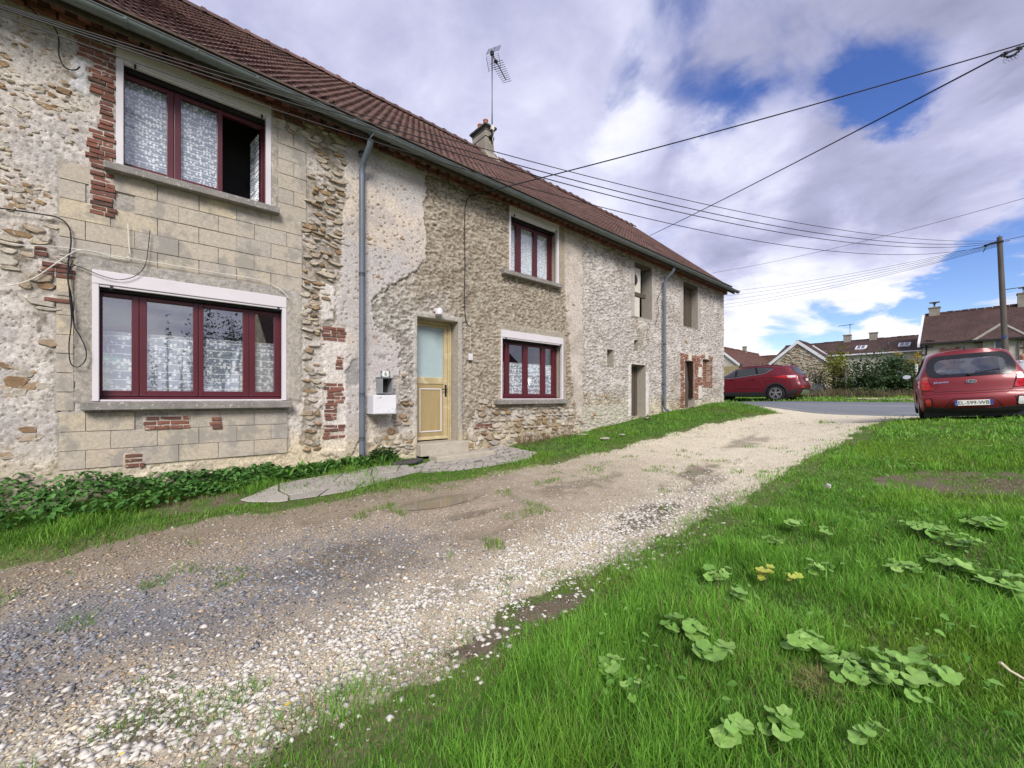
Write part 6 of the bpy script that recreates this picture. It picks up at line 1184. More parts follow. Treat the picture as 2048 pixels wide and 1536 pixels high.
# flagstones and crazy paving
M['flag'] = mat('flagstone', rough=.85, spec=.25, var=(3, .14), var2=(50, .16), bump=(40, .4, .005), ramp=[(0, (.29, .26, .235)), (1, (.27, .245, .22)), (.3, (.33, .30, .27)), (.6, (.23, .21, .19)), (.8, (.36, .33, .29))], stain=(3, .6, (.19, .16, .12), .6)); M['mortar'] = mat('path_bed', (.13, .12, .09), rough=.95, var=(20, .3), bump=(50, .5, .006))
def path(name, poly, cell, label, th=.016):
    xs = [p[0] for p in poly]; ys = [p[1] for p in poly]; cx = sum(xs) / len(xs); cy = sum(ys) / len(ys); root = MB(); N = 16
    rr_ = [[(cx + (x - cx) * f * .97, cy + (y - cy) * f * .95) for x, y in poly] for f in (1, .8, .6, .4, .2)]; m_ = len(poly); root.add([(x, y, hz(x, y) + .006 - (.05 if i == 0 else 0)) for i, r_ in enumerate(rr_) for x, y in r_] + [(cx, cy, hz(cx, cy) + .006)], [(i * m_ + k, i * m_ + (k + 1) % m_, (i + 1) * m_ + (k + 1) % m_, (i + 1) * m_ + k) for i in range(4) for k in range(m_)] + [(4 * m_ + k, 4 * m_ + (k + 1) % m_, 5 * m_) for k in range(m_)]); o = root.build(name, M['mortar']); o['kind'] = 'structure'
    nx = int((max(xs) - min(xs)) / cell) + 2; ny = int((max(ys) - min(ys)) / (cell * .62)) + 2; J = {}; pts = sorted(poly)
    def half(ps):
        h = []
        for p in ps:
            while len(h) > 1 and (h[-1][0] - h[-2][0]) * (p[1] - h[-2][1]) - (h[-1][1] - h[-2][1]) * (p[0] - h[-2][0]) <= 0: h.pop()
            h.append(p)
        return h[:-1]
    HU = half(pts) + half(pts[::-1])
    for i in range(-1, nx + 1):
        for j in range(-1, ny + 1): J[i, j] = (min(xs) + (i + (.5 if j % 2 else 0)) * cell + random.uniform(-.22, .22) * cell, min(ys) + j * cell * .62 + random.uniform(-.18, .18) * cell)
    for i in range(-1, nx):
        for j in range(-1, ny):
            P = [J[i, j], J[i + 1, j], J[i + 1, j + 1], J[i, j + 1]]; mx = sum(p[0] for p in P) / 4; my = sum(p[1] for p in P) / 4
            if random.random() < .03: continue
            Q = P
            for k in range(len(HU)):
                a, b = HU[k], HU[(k + 1) % len(HU)]; sd = lambda p: (b[0] - a[0]) * (p[1] - a[1]) - (b[1] - a[1]) * (p[0] - a[0]); N2 = []
                for q in range(len(Q)):
                    p, r = Q[q], Q[(q + 1) % len(Q)]; dp, dr = sd(p), sd(r)
                    if dp >= 0: N2.append(p)
                    if dp * dr < 0: t = dp / (dp - dr); N2.append((p[0] + (r[0] - p[0]) * t, p[1] + (r[1] - p[1]) * t))
                Q = N2
                if len(Q) < 3: break
            ar = abs(sum(Q[k][0] * Q[(k + 1) % len(Q)][1] - Q[(k + 1) % len(Q)][0] * Q[k][1] for k in range(len(Q)))) / 2 if len(Q) > 2 else 0
            if ar < .18 * cell * cell * .62: continue
            mx = sum(p[0] for p in Q) / len(Q); my = sum(p[1] for p in Q) / len(Q); gap = 1 - .013 / math.sqrt(ar) * 1.3; Q = [(mx + (p[0] - mx) * gap, my + (p[1] - my) * gap) for p in Q]
            z = hz(mx, my) + .006 + random.uniform(-.004, .004); mb = MB(); mb.prism([(q[0] - mx, q[1] - my, hz(q[0], q[1]) + .004 - z) for q in Q], (0, 0, th)); s = mb.build('paving_stone', M['flag'], o, bev=.006); s.location = (mx, my, z)
path('flagstone_path', PATH1, .40, ''); path('paved_step', PATH2, .17, '')
p0 = gp(812, 928); mb = MB(); mb.prism([(-.30, -.10, 0), (.12, -.13, 0), (.34, .02, 0), (.30, .16, 0), (-.22, .13, 0)], (0, 0, .05)); o = mb.build('black_slab', M['slate'], bev=.012); o.location = (p0.x, p0.y, hz(p0.x, p0.y) + .01); tag(o, 'flat black slate slab on the ground beside the doorstep', 'slab')
for (u, v, s, l) in ((1385, 822, .20, 'dark mossy boulder in the grass below the brick-framed barn door'), (1295, 838, .30, 'flat grey slab sunk in the grass before the old barn door'), (1210, 880, .30, 'pale flat stone in the grass strip before the barn end'), (1245, 872, .18, 'small pale stone in the grass strip near the track'), (1165, 872, .28, 'long thin pale slab in the grass near the second window')):
    p = gp(u, v); mb = MB(); mb.ball((0, 0, 0), (s * .55, s * .34, s * (.30 if 'boulder' in l else .10)), 9, 6); mb.v = [q * random.uniform(.85, 1.12) for q in mb.v]; o = mb.build('rock', M['step'] if 'pale' in l else M['chim']); o.location = (p.x, p.y, hz(p.x, p.y) + .03); o.rotation_euler.z = random.uniform(-.4, .4); tag(o, l, 'stone', 'stones lying in the grass')
# ------------------------------------------------------------------ fittings on the facade
M['galv'] = mat('galvanised', (.30, .32, .33), rough=.5, metal=.3, var=(8, .2), obj=True); M['white_sheet'] = mat('white_sheet', (.66, .65, .68), rough=.4, var=(3, .06), stain=(7, .57, (.30, .33, .37), .75), obj=True); M['dark_in'] = mat('dark_inside', (.03, .027, .025), rough=.8, var=(5, .3))
def on_wall(u, v, y): return at_y(u, v, y)
def boxshell(mb, x0, x1, y0, y1, z0, z1, t):
    mb.box(x0, x0 + t, y0, y1, z0, z1); mb.box(x1 - t, x1, y0, y1, z0, z1); mb.box(x0 + t + .0005, x1 - t - .0005, y0, y1, z1 - t, z1); mb.box(x0 + t + .0005, x1 - t - .0005, y0, y1, z0, z0 + t); mb.box(x0 + t + .0005, x1 - t - .0005, y1 - t, y1 - .0005, z0 + t + .0005, z1 - t - .0005)
xa = on_wall(747, 800, -.30).x; xb = on_wall(793, 800, -.30).x; za = on_wall(770, 828, -.30).z; zb_ = on_wall(770, 790, -.30).z
t = empty('mailbox', ((xa + xb) / 2, -.17, za), 'white sheet-metal letterbox, lower of two by the downpipe', 'letterbox'); L_ = Vector(t.location)
mb = MB(); mb.box(xa - L_.x, xb - L_.x, -.128, .165, 0, zb_ - za); mb.build('case', M['white_sheet'], t, bev=.006, seg=2); mb = MB(); mb.box(xa - L_.x + .012, xb - L_.x - .012, -.134, -.1285, .012, zb_ - za - .012); mb.build('door', M['white_sheet'], t, bev=.003)
xa = on_wall(764, 770, -.26).x; xb = on_wall(785, 770, -.26).x; z0 = on_wall(775, 787, -.26).z; z1 = on_wall(775, 756, -.26).z
t = empty('mailbox', ((xa + xb) / 2, -.14, z0), 'grey galvanised open-fronted newspaper box on top of the white letterbox', 'letterbox'); L_ = Vector(t.location)
mb = MB(); boxshell(mb, xa - L_.x, xb - L_.x, -.125, .135, 0, z1 - z0, .012); mb.build('case', M['galv'], t); mb = MB(); mb.box(xa - L_.x + .013, xb - L_.x - .013, .05, .11, .013, z1 - z0 - .013); mb.build('back', M['dark_in'], t)
mb = MB(); mb.prism([(xa - L_.x - .01, -.15, z1 - z0 + .002), (xa - L_.x - .01, .135, z1 - z0 + .012), (xa - L_.x - .01, .135, z1 - z0 + .02), (xa - L_.x - .01, -.15, z1 - z0 + .01)], (xb - xa + .03, 0, 0)); mb.build('lid', M['galv'], t)
c = on_wall(771, 748, -.05); t = empty('house_number', (c.x, -.045, c.z), 'white house number plate reading 6 above the newspaper box', 'sign'); mb = MB(); mb.box(-.085, .085, -.004, .03, -.052, .052); mb.build('backing', M['galv'], t, bev=.004); mb = MB(); mb.box(-.055, .055, -.011, -.0045, -.046, .046); mb.build('plate', M['plate'], t, bev=.003)
text('6', .095, Matrix.Translation((0, -.0125, 0)) @ Matrix.Rotation(pi / 2, 4, 'X'), M['ink'], t, name='number')
for sx in (-.07, .07):
    for sz in (-.04, .04): mb = MB(); mb.cyl((sx, -.012, sz), (sx, -.004, sz), .008, n=8); mb.build('screw', M['ink'], t)
c = on_wall(876, 620, -.08); t = empty('wall_lamp', (c.x, -.03, c.z), 'small white outdoor lamp above the ochre door', 'lamp'); mb = MB(); mb.box(-.05, .05, -.03, .03, -.03, .03); mb.build('base', M['white_pvc'], t, bev=.008); mb = MB(); mb.lathe([(.05, .0), (.075, -.05), (.07, -.11), (.04, -.13)], (0, -.09, .02), 14); mb.build('shade', M['white_pvc'], t, smooth=True); mb = MB(); mb.beam((0, -.02, .02), (0, -.10, .03), .02, .02); mb.build('arm', M['white_pvc'], t)
c = on_wall(940, 714, -.02); t = empty('junction_box', (c.x, -.03, c.z), 'small white electric box on the wall between the door and the window', 'box'); mb = MB(); mb.box(-.045, .045, -.03, .03, -.065, .065); mb.build('case', M['white_pvc'], t, bev=.006); mb = MB(); mb.cyl((0, -.036, 0), (0, -.03, 0), .018); mb.build('button', M['wcable'], t)
def cable(name, pts, y, r, m, label, group=None, cat='cable'):
    P = [Vector(at_y(u, v, (y if not isinstance(y, (list, tuple)) else y[i]))) for i, (u, v) in enumerate(pts)]; Q = []
    for i in range(len(P) - 1):
        a, b, c_, d = P[max(i - 1, 0)], P[i], P[i + 1], P[min(i + 2, len(P) - 1)]
        for k in range(5): q = k / 5; Q.append(.5 * ((2 * b) + (c_ - a) * q + (2 * a - 5 * b + 4 * c_ - d) * q * q + (3 * b - a - 3 * c_ + d) * q ** 3))
    Q.append(P[-1]); o = MB().tube(Q, r * .72, 6).build(name, m, smooth=True); return tag(o, label, cat, group)
Bk, Wk = M['cable'], M['wcable']
cable('wall_cable', [(-30, 412), (40, 422), (80, 428), (118, 436), (138, 455), (142, 485), (137, 520), (136, 560), (142, 590), (146, 625), (148, 650)], -.05, .010, Bk, 'black cable crossing the old render then dropping beside the block corner')
cable('wall_cable', [(147, 520), (137, 545), (139, 590), (143, 640), (138, 690), (141, 725), (155, 734), (170, 722), (172, 700), (160, 672), (148, 650), (142, 600)], -.07, .008, Bk, 'black cable hanging in a long loop left of the wide window')
cable('wall_cable', [(300, 460), (297, 490), (292, 525), (280, 545), (260, 556), (235, 559), (205, 552), (175, 540), (150, 531), (138, 540)], -.055, .006, Bk, 'thin black cable drooping across the shutter box of the wide window')
cable('wall_cable', [(45, 0), (80, 35), (105, 50), (117, 75), (118, 110), (130, 135), (150, 140), (160, 133)], -.06, .009, Bk, 'black cable curling down from the eaves to the white plaster patch')
cable('white_wall_cable', [(-20, 478), (40, 490), (110, 493), (180, 503), (240, 517), (258, 512), (257, 480), (256, 448)], -.05, .007, Wk, 'white cable running over the blocks and turning up under the upstairs sill')
cable('white_wall_cable', [(-20, 574), (30, 569), (70, 555), (110, 528), (140, 508), (165, 500), (230, 512), (330, 528), (430, 545), (520, 560), (560, 578), (576, 595)], -.055, .007, Wk, 'white cable sagging from the wall edge to the end of the shutter box')
cable('entry_cable', [(1015, 378), (985, 384), (950, 390), (935, 398), (930, 420), (929, 470), (930, 530), (929, 590), (931, 635), (938, 653), (945, 648)], -.05, .011, Bk, 'black cable clipped down the ochre render between door and upstairs window'); cable('bell_cable', [(942, 645), (941, 670), (941, 700)], -.03, .005, Wk, 'white cable down to the small electric box'); cable('wall_cable', [(1322, 583), (1315, 600), (1317, 625), (1311, 650)], -.06, .010, Bk, 'short black hose hanging beside the second downpipe')

# ------------------------------------------------------------------ pole and overhead wires
M['pole'] = mat('pole_wood', (.105, .092, .08), rough=.9, var=(3, .25), var2=(40, .2), stretch=(6, 6, .5), bump=(30, .5, .005))
pt = at_d(1999, 474, 15.2); pb = at_d(2016, 800, 15.2); pb.z = hz(pb.x, pb.y) - .1
t = empty('utility_pole', (pb.x, pb.y, pb.z), 'tall leaning wooden utility pole behind the red hatchback', 'pole'); mb = MB(); d = pt - pb; mb.tube([d * f for f in (0, .3, .6, 1)], [.10, .09, .082, .072], 14); mb.tube([d, d * 1.008], [.072, .02], 14); mb.build('shaft', M['pole'], t, smooth=True)
mb = MB(); q = d * .965; mb.lathe([(.10, 0), (.10, .05)], q, 14); mb.beam(q + Vector((0, -.12, .02)), q + Vector((0, -.24, .02)), .02, .02); mb.build('collar', M['darkmetal'], t)
mb = MB(); q = d * .40; mb.obox(q + Vector((-.11, 0, 0)), (.012, .07, .10)); mb.build('tag_plate', M['plate_blue'], t)
def wire(P0, P1, sag, r, label, group=None, name='overhead_wire', n=40):
    P0 = Vector(P0); P1 = Vector(P1); Q = [P0.lerp(P1, k / n) - Vector((0, 0, 4 * sag * (k / n) * (1 - k / n))) for k in range(n + 1)]; o = MB().tube(Q, r, 5).build(name, M['cable'], smooth=True); return tag(o, label, 'wire', group)
tp = pt - (pt - pb).normalized() * .15
for i, (u, v, y, sag, r) in enumerate(((232, 82, -.5, .78, .010), (232, 87, -.5, .92, .012), (232, 92, -.52, 1.02, .012), (232, 110, -.55, 1.25, .010))):
    A = at_y(u, v, y); A.z += 4 * sag * .9346 * .0654; dr = A - tp; wire(tp + Vector((0, .05 * i - .1, -.03 * i)), tp + dr * 1.07, sag, r * .65, ('highest of the parallel black wires from the pole along the facade', 'second-highest of the parallel black wires from the pole along the facade', 'third of the parallel black wires from the pole, counted from the top', 'lowest-hanging of the parallel black wires from the pole along the facade')[i], 'wires from the pole to the house')
q = at_y(1000, 378, -.42); mb = MB(); A = at_y(938, 392, -.06)
far = at_d(2048, 76, 6.9); wire(A, far + (far - A) * .35, .12, .011, 'twisted service wire from the ochre wall up over the gutter', None)
far2 = at_d(2003, 110, 7.4); back = at_d(1300, 471, 24.0); wire(far2, back, .06, .016, 'thick black service cable rising from behind the roof ridge to the strain clamp')
far3 = at_d(2120, 62, 7.4); wire(far2, far3, .0, .013, 'short wire pulled taut beyond the strain clamp')
t = empty('strain_clamp', far2, 'black strain clamp with coiled jumper on the thick service cable', 'clamp'); dd = (far3 - far2).normalized(); mb = MB(); mb.cyl((0, 0, 0), dd * .34, .020, n=8); mb.cyl(dd * .05, dd * .10, .034, n=8); mb.cyl(dd * .30, dd * .35, .03, n=8); mb.build('clamp_body', M['darkmetal'], t)
mb = MB(); n = 40; mb.tube([dd * (.45 * k / n - .02) + Vector((0, 0, -.10 * sin(pi * k / n) - .0)) + RT * .012 * sin(k * 1.3) + UP * .012 * cos(k * 1.3) for k in range(n + 1)], .017, 6); mb.build('jumper', M['cable'], t); mb = MB()
for k in (6, 14, 20, 26): c0 = dd * (.45 * k / 40) + Vector((0, 0, -.12)); mb.tube([c0 + RT * .03 * cos(a) + UP * (.035 * sin(a) - .02) for a in np.linspace(0, 5.5, 14)], .003, 4)
mb.build('tie_wire', M['cable'], t)
lft = at_d(1425, 546, 32); rgt = at_d(2120, 376, 17); wire(lft, rgt, .3, .010, 'thin high wire crossing the blue sky gap above the pole')
for i, (u, v, Y) in enumerate(((1452, 572, 26), (1452, 580, 26), (1453, 588, 26), (1455, 596, 26), (1455, 602, 26))):
    A = at_d(u, v, Y); dr = A - tp; wire(tp + Vector((0, 0, -.06 - .03 * i)), tp + dr * 1.4, .42, .007, ('highest', 'second-highest', 'middle', 'second-lowest', 'lowest')[i] + ' of five thin wires fanning from the pole top past the house corner', 'thin wires fanning behind the house corner')
wire(tp, at_d(2200, 425, 17), .1, .009, 'single wire leaving the pole top away from the house')
A = at_d(1968, 492, 15.6); mb = MB(); mb.tube([tp.lerp(A, f) for f in (0, .3, .6, 1)], .035, 6); mb.tube([tp.lerp(A, .8), tp.lerp(A, .8) + Vector((0, .1, -.25))], .012, 4); tag(mb.build('cable_splice', M['cable'], smooth=True), 'thick wrapped cable splice hanging beside the pole top', 'cable')

# ------------------------------------------------------------------ houses beyond the road
M['stonewall'] = mat('far_rubble_wall', (.36, .31, .25), rough=.95, var=(2.2, .35), var2=(5.5, .45), bump=(4.5, .8, .05), stretch=(1, 1, 1.7)); M['farwall'] = mat('far_render', (.46, .41, .35), rough=.95, var=(.8, .12), var2=(7, .2), bump=(9, .4, .02), stain=(2.2, .60, (.30, .24, .18), .7)); M['creamwall'] = mat('cream_render', (.55, .52, .45), rough=.9, var=(1, .08))
M['bargeboard'] = mat('white_verge', (.62, .63, .66), rough=.7, var=(2, .1)); M['brownpaint'] = mat('brown_shutter', (.22, .085, .05), rough=.6, var=(4, .15)); M['win_dark'] = mat('dark_window', (.05, .06, .075), rough=.08, spec=.6, var=None)
M['roof_far'] = mat('far_roof', (.070, .040, .034), rough=.9, var=(.9, .25), var2=(6, .30), wave=((3.2, 3.2, 5.2), .05), bump=(8, .4, .02), stain=(1.1, .63, (.10, .09, .04), .6)); M['roof_red'] = mat('far_red_roof', (.12, .055, .04), rough=.9, var=(.9, .2), var2=(6, .25), wave=((3.2, 3.2, 5.2), .05), bump=(8, .4, .02))
def house(name, label, x0, x1, y0, y1, zg, ze, zr, axis, wm, rm, over=.25, verge=False):
    """ridge along axis; a box of walls with gables and two roof slopes"""
    t = empty(name, ((x0 + x1) / 2, (y0 + y1) / 2, zg), label, 'house'); O = Vector(t.location); L = lambda p: Vector(p) - O; mb = MB()
    if axis == 'y': xm = (x0 + x1) / 2; mb.prism([L((x0, y0, zg - 1)), L((x1, y0, zg - 1)), L((x1, y0, ze - .16)), L((xm, y0, zr - .2)), L((x0, y0, ze - .16))], (0, y1 - y0, 0)); A = ((x0 - over, y0 - .1, ze - .14), (xm, y0 - .1, zr), (x1 + over, y0 - .1, ze - .14)); e = Vector((0, y1 - y0 + .2, 0))
    else: ym = (y0 + y1) / 2; mb.prism([L((x0, y0, zg - 1)), L((x0, y1, zg - 1)), L((x0, y1, ze - .16)), L((x0, ym, zr - .2)), L((x0, y0, ze - .16))], (x1 - x0, 0, 0)); A = ((x0 - .12, y0 - over, ze - .14), (x0 - .12, ym, zr), (x0 - .12, y1 + over, ze - .14)); e = Vector((x1 - x0 + .2, 0, 0))
    mb.build('wall', wm, t); P = [L(a) for a in A]; n = 24; mb = MB()
    for (a, b) in ((P[0], P[1]), (P[2], P[1])):
        V = []; m_ = 6
        for i in range(n + 1):
            for j in range(m_ + 1): q = a.lerp(b, j / m_) + e * (i / n); q.z += .05 * (float(vn(i * .5, j * .8, 5)) - .5) * (0 < i < n); V.append(q)
        mb.add(V, [(i * (m_ + 1) + j, i * (m_ + 1) + j + 1, (i + 1) * (m_ + 1) + j + 1, (i + 1) * (m_ + 1) + j) for i in range(n) for j in range(m_)]); mb.prism([a, b, b - Vector((0, 0, .12)), a - Vector((0, 0, .12))], e)
    r = mb.build('roof', rm, t); mb = MB(); k = 0; Lr = e.length; N_ = int(Lr / .4)
    for i in range(N_): q = P[1] + e * ((i + .5) / N_) + Vector((0, 0, random.uniform(-.02, .02))); mb.obox(q, ((.38, .26, .16) if axis == 'x' else (.26, .38, .16)))
    mb.build('ridge', rm, r)
    if verge:
        for (a, b) in ((P[0], P[1]), (P[2], P[1])): mb = MB(); dv = e.normalized() * -.06; mb.prism([a + Vector((0, 0, .06)), b + Vector((0, 0, .06)), b - Vector((0, 0, .24)), a - Vector((0, 0, .24))], dv); mb.build('bargeboard', M['bargeboard'], t)
    return t, O
def win(t, O, x, y0, y1, z0, z1, nv=2, nh=3, frame=None):
    mb = MB(); f = .06; mb.box(x - .05, x, y0, y0 + f, z0, z1); mb.box(x - .05, x, y1 - f, y1, z0, z1); mb.box(x - .05, x, y0 + f, y1 - f, z1 - f, z1); mb.box(x - .05, x, y0 + f, y1 - f, z0, z0 + f)
    for i in range(1, nv): yy = y0 + (y1 - y0) * i / nv; mb.box(x - .045, x - .005, yy - .025, yy + .025, z0 + f, z1 - f)
    for i in range(1, nh): zz = z0 + (z1 - z0) * i / nh; mb.box(x - .044, x - .006, y0 + f, y1 - f, zz - .02, zz + .02)
    mb.v = [v - O for v in mb.v]; w = mb.build('window', frame or M['bargeboard'], t); mb = MB(); mb.box(x - .025, x - .012, y0 + f * .5, y1 - f * .5, z0 + f * .5, z1 - f * .5); mb.v = [v - O for v in mb.v]; mb.build('pane', M['win_dark'], w)
def stack(t, O, x, y, z0, z1, w, m, pot=True):
    mb = MB(); mb.box(x - w / 2, x + w / 2, y - w / 2, y + w / 2, z0, z1); mb.box(x - w / 2 - .05, x + w / 2 + .05, y - w / 2 - .05, y + w / 2 + .05, z1, z1 + .08); mb.v = [v - O for v in mb.v]; c = mb.build('chimney', m, t)
    if pot: mb = MB(); mb.cyl((x, y, z1 + .08), (x, y, z1 + .42), .13, n=10); mb.box(x - .3, x + .3, y - .3, y + .3, z1 + .48, z1 + .50); mb.cyl((x, y, z1 + .4), (x, y, z1 + .5), .03, n=6); mb.v = [v - O for v in mb.v]; mb.build('chimney_pot', M['chim'], c)
def aerial(x, y, z0, z1, label, n=8):
    t = empty('tv_antenna', (x, y, z0), label, 'antenna'); h = z1 - z0; mb = MB(); mb.cyl((0, 0, 0), (0, 0, h), .03, n=6); mb.build('mast', M['darkmetal'], t); mb = MB(); mb.beam((0, .9, h * .95), (0, -.3, h * .97), .04, .04); mb.build('boom', M['darkmetal'], t)
    for k in range(n): mb = MB(); yy = .85 - k * .13; mb.cyl((-.2, yy, h * .95), (.2, yy + .05, h * .95), .012, n=4); mb.build('element', M['darkmetal'], t)
# right farmhouse
fx = 44.0; zg = hz(43, -8); FL = at_x(1845, 686, fx).y; ze = at_x(1845, 688, fx).z + .14; zr = at_x(1859, 629, fx + 4.1).z
t, O = house('farmhouse', 'pale farmhouse with big brown roof and porch behind the red hatchback', fx, fx + 8.2, FL - 24, FL, zg, ze, zr, 'y', M['farwall'], M['roof_far'], .3, False)
mb = MB(); a = Vector((fx - .3, FL + .12, ze - .10)); b = Vector((fx + 4.1, FL + .12, zr + .08)); mb.prism([a - O, b - O, b - Vector((0, 0, .3)) - O, a - Vector((0, 0, .3)) - O], (0, .14, 0)); mb.build('bargeboard', M['bargeboard'], t)
mb = MB(); mb.box(fx - .42, fx - .28, FL - 24, FL, ze - .26, ze - .13); mb.v = [v - O for v in mb.v]; mb.build('gutter', M['darkmetal'], t)
q = at_x(1869, 628, fx + 4.1); stack(t, O, fx + 4.1, q.y, zr - .5, at_x(1869, 617, fx + 4.1).z, .62, M['chim']); q = at_x(2050, 600, fx + 4.1); stack(t, O, fx + 4.1, q.y, zr - .5, at_x(2050, 588, fx + 4.1).z, .7, M['chim'])
for u in (1853, 2051):
    q = at_x(u, 695, fx); mb = MB(); mb.tube([(fx - .05, q.y + .35, q.z - .4), (fx - .06, q.y + .42, q.z - .5), (fx - .06, q.y, q.z - .55), (fx - .05, q.y, q.z), (fx - .06, q.y, q.z + .55), (fx - .06, q.y - .42, q.z + .45), (fx - .05, q.y - .35, q.z + .35)], .05, 6); mb.beam((fx - .05, q.y - .35, q.z), (fx - .05, q.y + .35, q.z), .06, .06); mb.v = [v - O for v in mb.v]; mb.build('wall_anchor', M['darkmetal'], t)
a = at_x(1880, 699, fx); b = at_x(1920, 699, fx); w_ = (a.y - b.y) / 4
for k in range(4): mb = MB(); mb.box(fx - .07, fx - .02, b.y + w_ * k + .02, b.y + w_ * (k + 1) - .02, a.z - 1.5, a.z + (.1 if k in (0, 3) else 0)); mb.v = [v - O for v in mb.v]; mb.build('shutter', M['brownpaint'], t)
px_ = fx - 2.2; a = at_x(1966, 676, px_); b = at_x(2036, 676, px_); zt = at_x(2000, 675, px_).z
mb = MB(); mb.box(px_, fx, b.y, a.y, zg - .5, zt); mb.v = [v - O for v in mb.v]; po = mb.build('porch', M['farwall'], t)
a2 = Vector((px_ - .35, a.y + .4, zt - .1)); b2 = Vector((px_ - .35, b.y - .4, zt - .1)); ap = at_x(2004, 647, fx - .3); mb = MB(); back_a = Vector((fx + 1.2, a.y + .4, zt - .1)); back_b = Vector((fx + 1.2, b.y - .4, zt - .1)); ap2 = Vector((fx + 2.0, ap.y, ap.z)); mb.add([v - O for v in (a2, b2, ap, back_a, back_b, ap2)], [(0, 1, 2), (0, 2, 5, 3), (1, 4, 5, 2), (0, 3, 4, 1)]); mb.build('porch_roof', M['roof_far'], po)
for (p_, q_) in ((a2, ap), (b2, ap)): mb = MB(); mb.beam(p_ - O, q_ - O, .16, .10); mb.build('hip_tile', M['chim'], po)
mb = MB(); mb.box(px_ - .42, px_ - .30, b2.y, a2.y, zt - .2, zt - .08); mb.v = [v - O for v in mb.v]; mb.build('gutter', M['darkmetal'], po)
a = at_x(1988, 680, px_); b = at_x(2008, 698, px_); win(t, O, px_ - .01, b.y, a.y, b.z, a.z, 1, 1)
q = at_x(2037, 690, px_); mb = MB(); mb.cyl((px_ - .06, q.y, zg), (px_ - .06, q.y, zt - .15), .06, n=8); mb.v = [v - O for v in mb.v]; mb.build('downpipe', M['zinc'], t)
q = at_x(2046, 573, fx + 4.1); aerial(fx + 4.1, q.y, at_x(2046, 605, fx + 4.1).z, q.z, 'television aerial on the big farmhouse roof', 5)
# long low house
mx_ = 47.0; ze2 = at_x(1800, 703, mx_).z + .14; zr2 = at_x(1840, 671, mx_ + 4).z; yl = at_x(1630, 687, mx_ + 4).y
t, O = house('long_house', 'long low house with brown roof and skylights behind the dark hedge', mx_, mx_ + 8, FL + .15, yl + 2.5, zg, ze2, zr2, 'y', M['creamwall'], M['roof_far'], .25)
mb = MB(); mb.box(mx_ - .36, mx_ - .24, FL + .2, yl + 2.5, ze2 - .24, ze2 - .13); mb.v = [v - O for v in mb.v]; mb.build('gutter', M['bargeboard'], t)
for (u, v) in ((1747, 672), (1695, 679)): q = at_x(u, v, mx_ + 4); stack(t, O, mx_ + 4, q.y, zr2 - .4, zr2 + .55, .55, M['chim'], False)
for (u, v) in ((1722, 691), (1809, 685)):
    sl = (zr2 - (ze2 - .14)) / 4.25; q = at_x(u, v, mx_ + 1.4); zc_ = ze2 - .14 + sl * (1.4 + .25) + .05; M3 = Matrix.Rotation(-math.atan(sl), 3, 'Y'); mb = MB(); mb.obox(Vector((mx_ + 1.4, q.y, zc_)) - O, (1.0, .75, .10), M3); s_ = mb.build('skylight', M['bargeboard'], t); mb = MB(); mb.obox(Vector((mx_ + 1.4, q.y - .15, zc_ + .05)) - O, (.75, .22, .03), M3); mb.obox(Vector((mx_ + 1.4, q.y + .15, zc_ + .05)) - O, (.75, .22, .03), M3); mb.build('pane', M['win_dark'], s_)
q = at_x(1776, 698, mx_ + .6); mb = MB(); mb.cyl((mx_ + .6, q.y, q.z - .6), (mx_ + .6, q.y, q.z + .6), .09, n=8); mb.v = [v - O for v in mb.v]; mb.build('vent_pipe', M['zinc'], t)
a = at_x(1801, 718, mx_); b = at_x(1821, 731, mx_); win(t, O, mx_ - .01, b.y, a.y, b.z - .3, a.z, 3, 3)
q = at_x(1700, 648, mx_ + 4); aerial(mx_ + 4, q.y, zr2 - .1, q.z, 'television aerial on the ridge of the long low house')
# gabled stone barn
gx = 43.0; ap = at_x(1596, 682, gx); l_ = at_x(1552, 727, gx); r_ = at_x(1657, 722, gx); ym = ap.y; hw = (l_.y - r_.y) / 2
t, O = house('stone_barn', 'small rubble-stone barn gable with white bargeboards behind the parked vehicle', gx, gx + 9, ym - hw, ym + hw, zg, r_.z + .15, ap.z, 'x', M['stonewall'], M['roof_far'], .3, True)
bst = []
for _ in range(900):
    y = random.uniform(ym - hw, ym + hw); z = random.uniform(zg + .6, ap.z - .35)
    if z < ap.z - .4 - abs(y - ym) / hw * (ap.z - r_.z): bst.append((random.randrange(14), Matrix.Translation((gx - .02 - O.x, y - O.y, z - O.z)) @ Matrix.Rotation(-pi / 2, 4, 'Z') @ Matrix.Diagonal((random.uniform(.15, .45), .12, random.uniform(.07, .18), 1)), .3))
pieces('stone', SP, bst, M['stone'], t, 300)
a = at_x(1634, 693, gx + 1.6); b = at_x(1662, 722, gx + .2); mb = MB(); mb.beam(Vector((gx + 4.2, ym - .15, ap.z - .05)) - O, Vector((gx + 4.2, ym - hw - .3, r_.z + .05)) - O, .18, .10); mb.build('verge_strip', M['bargeboard'], t)
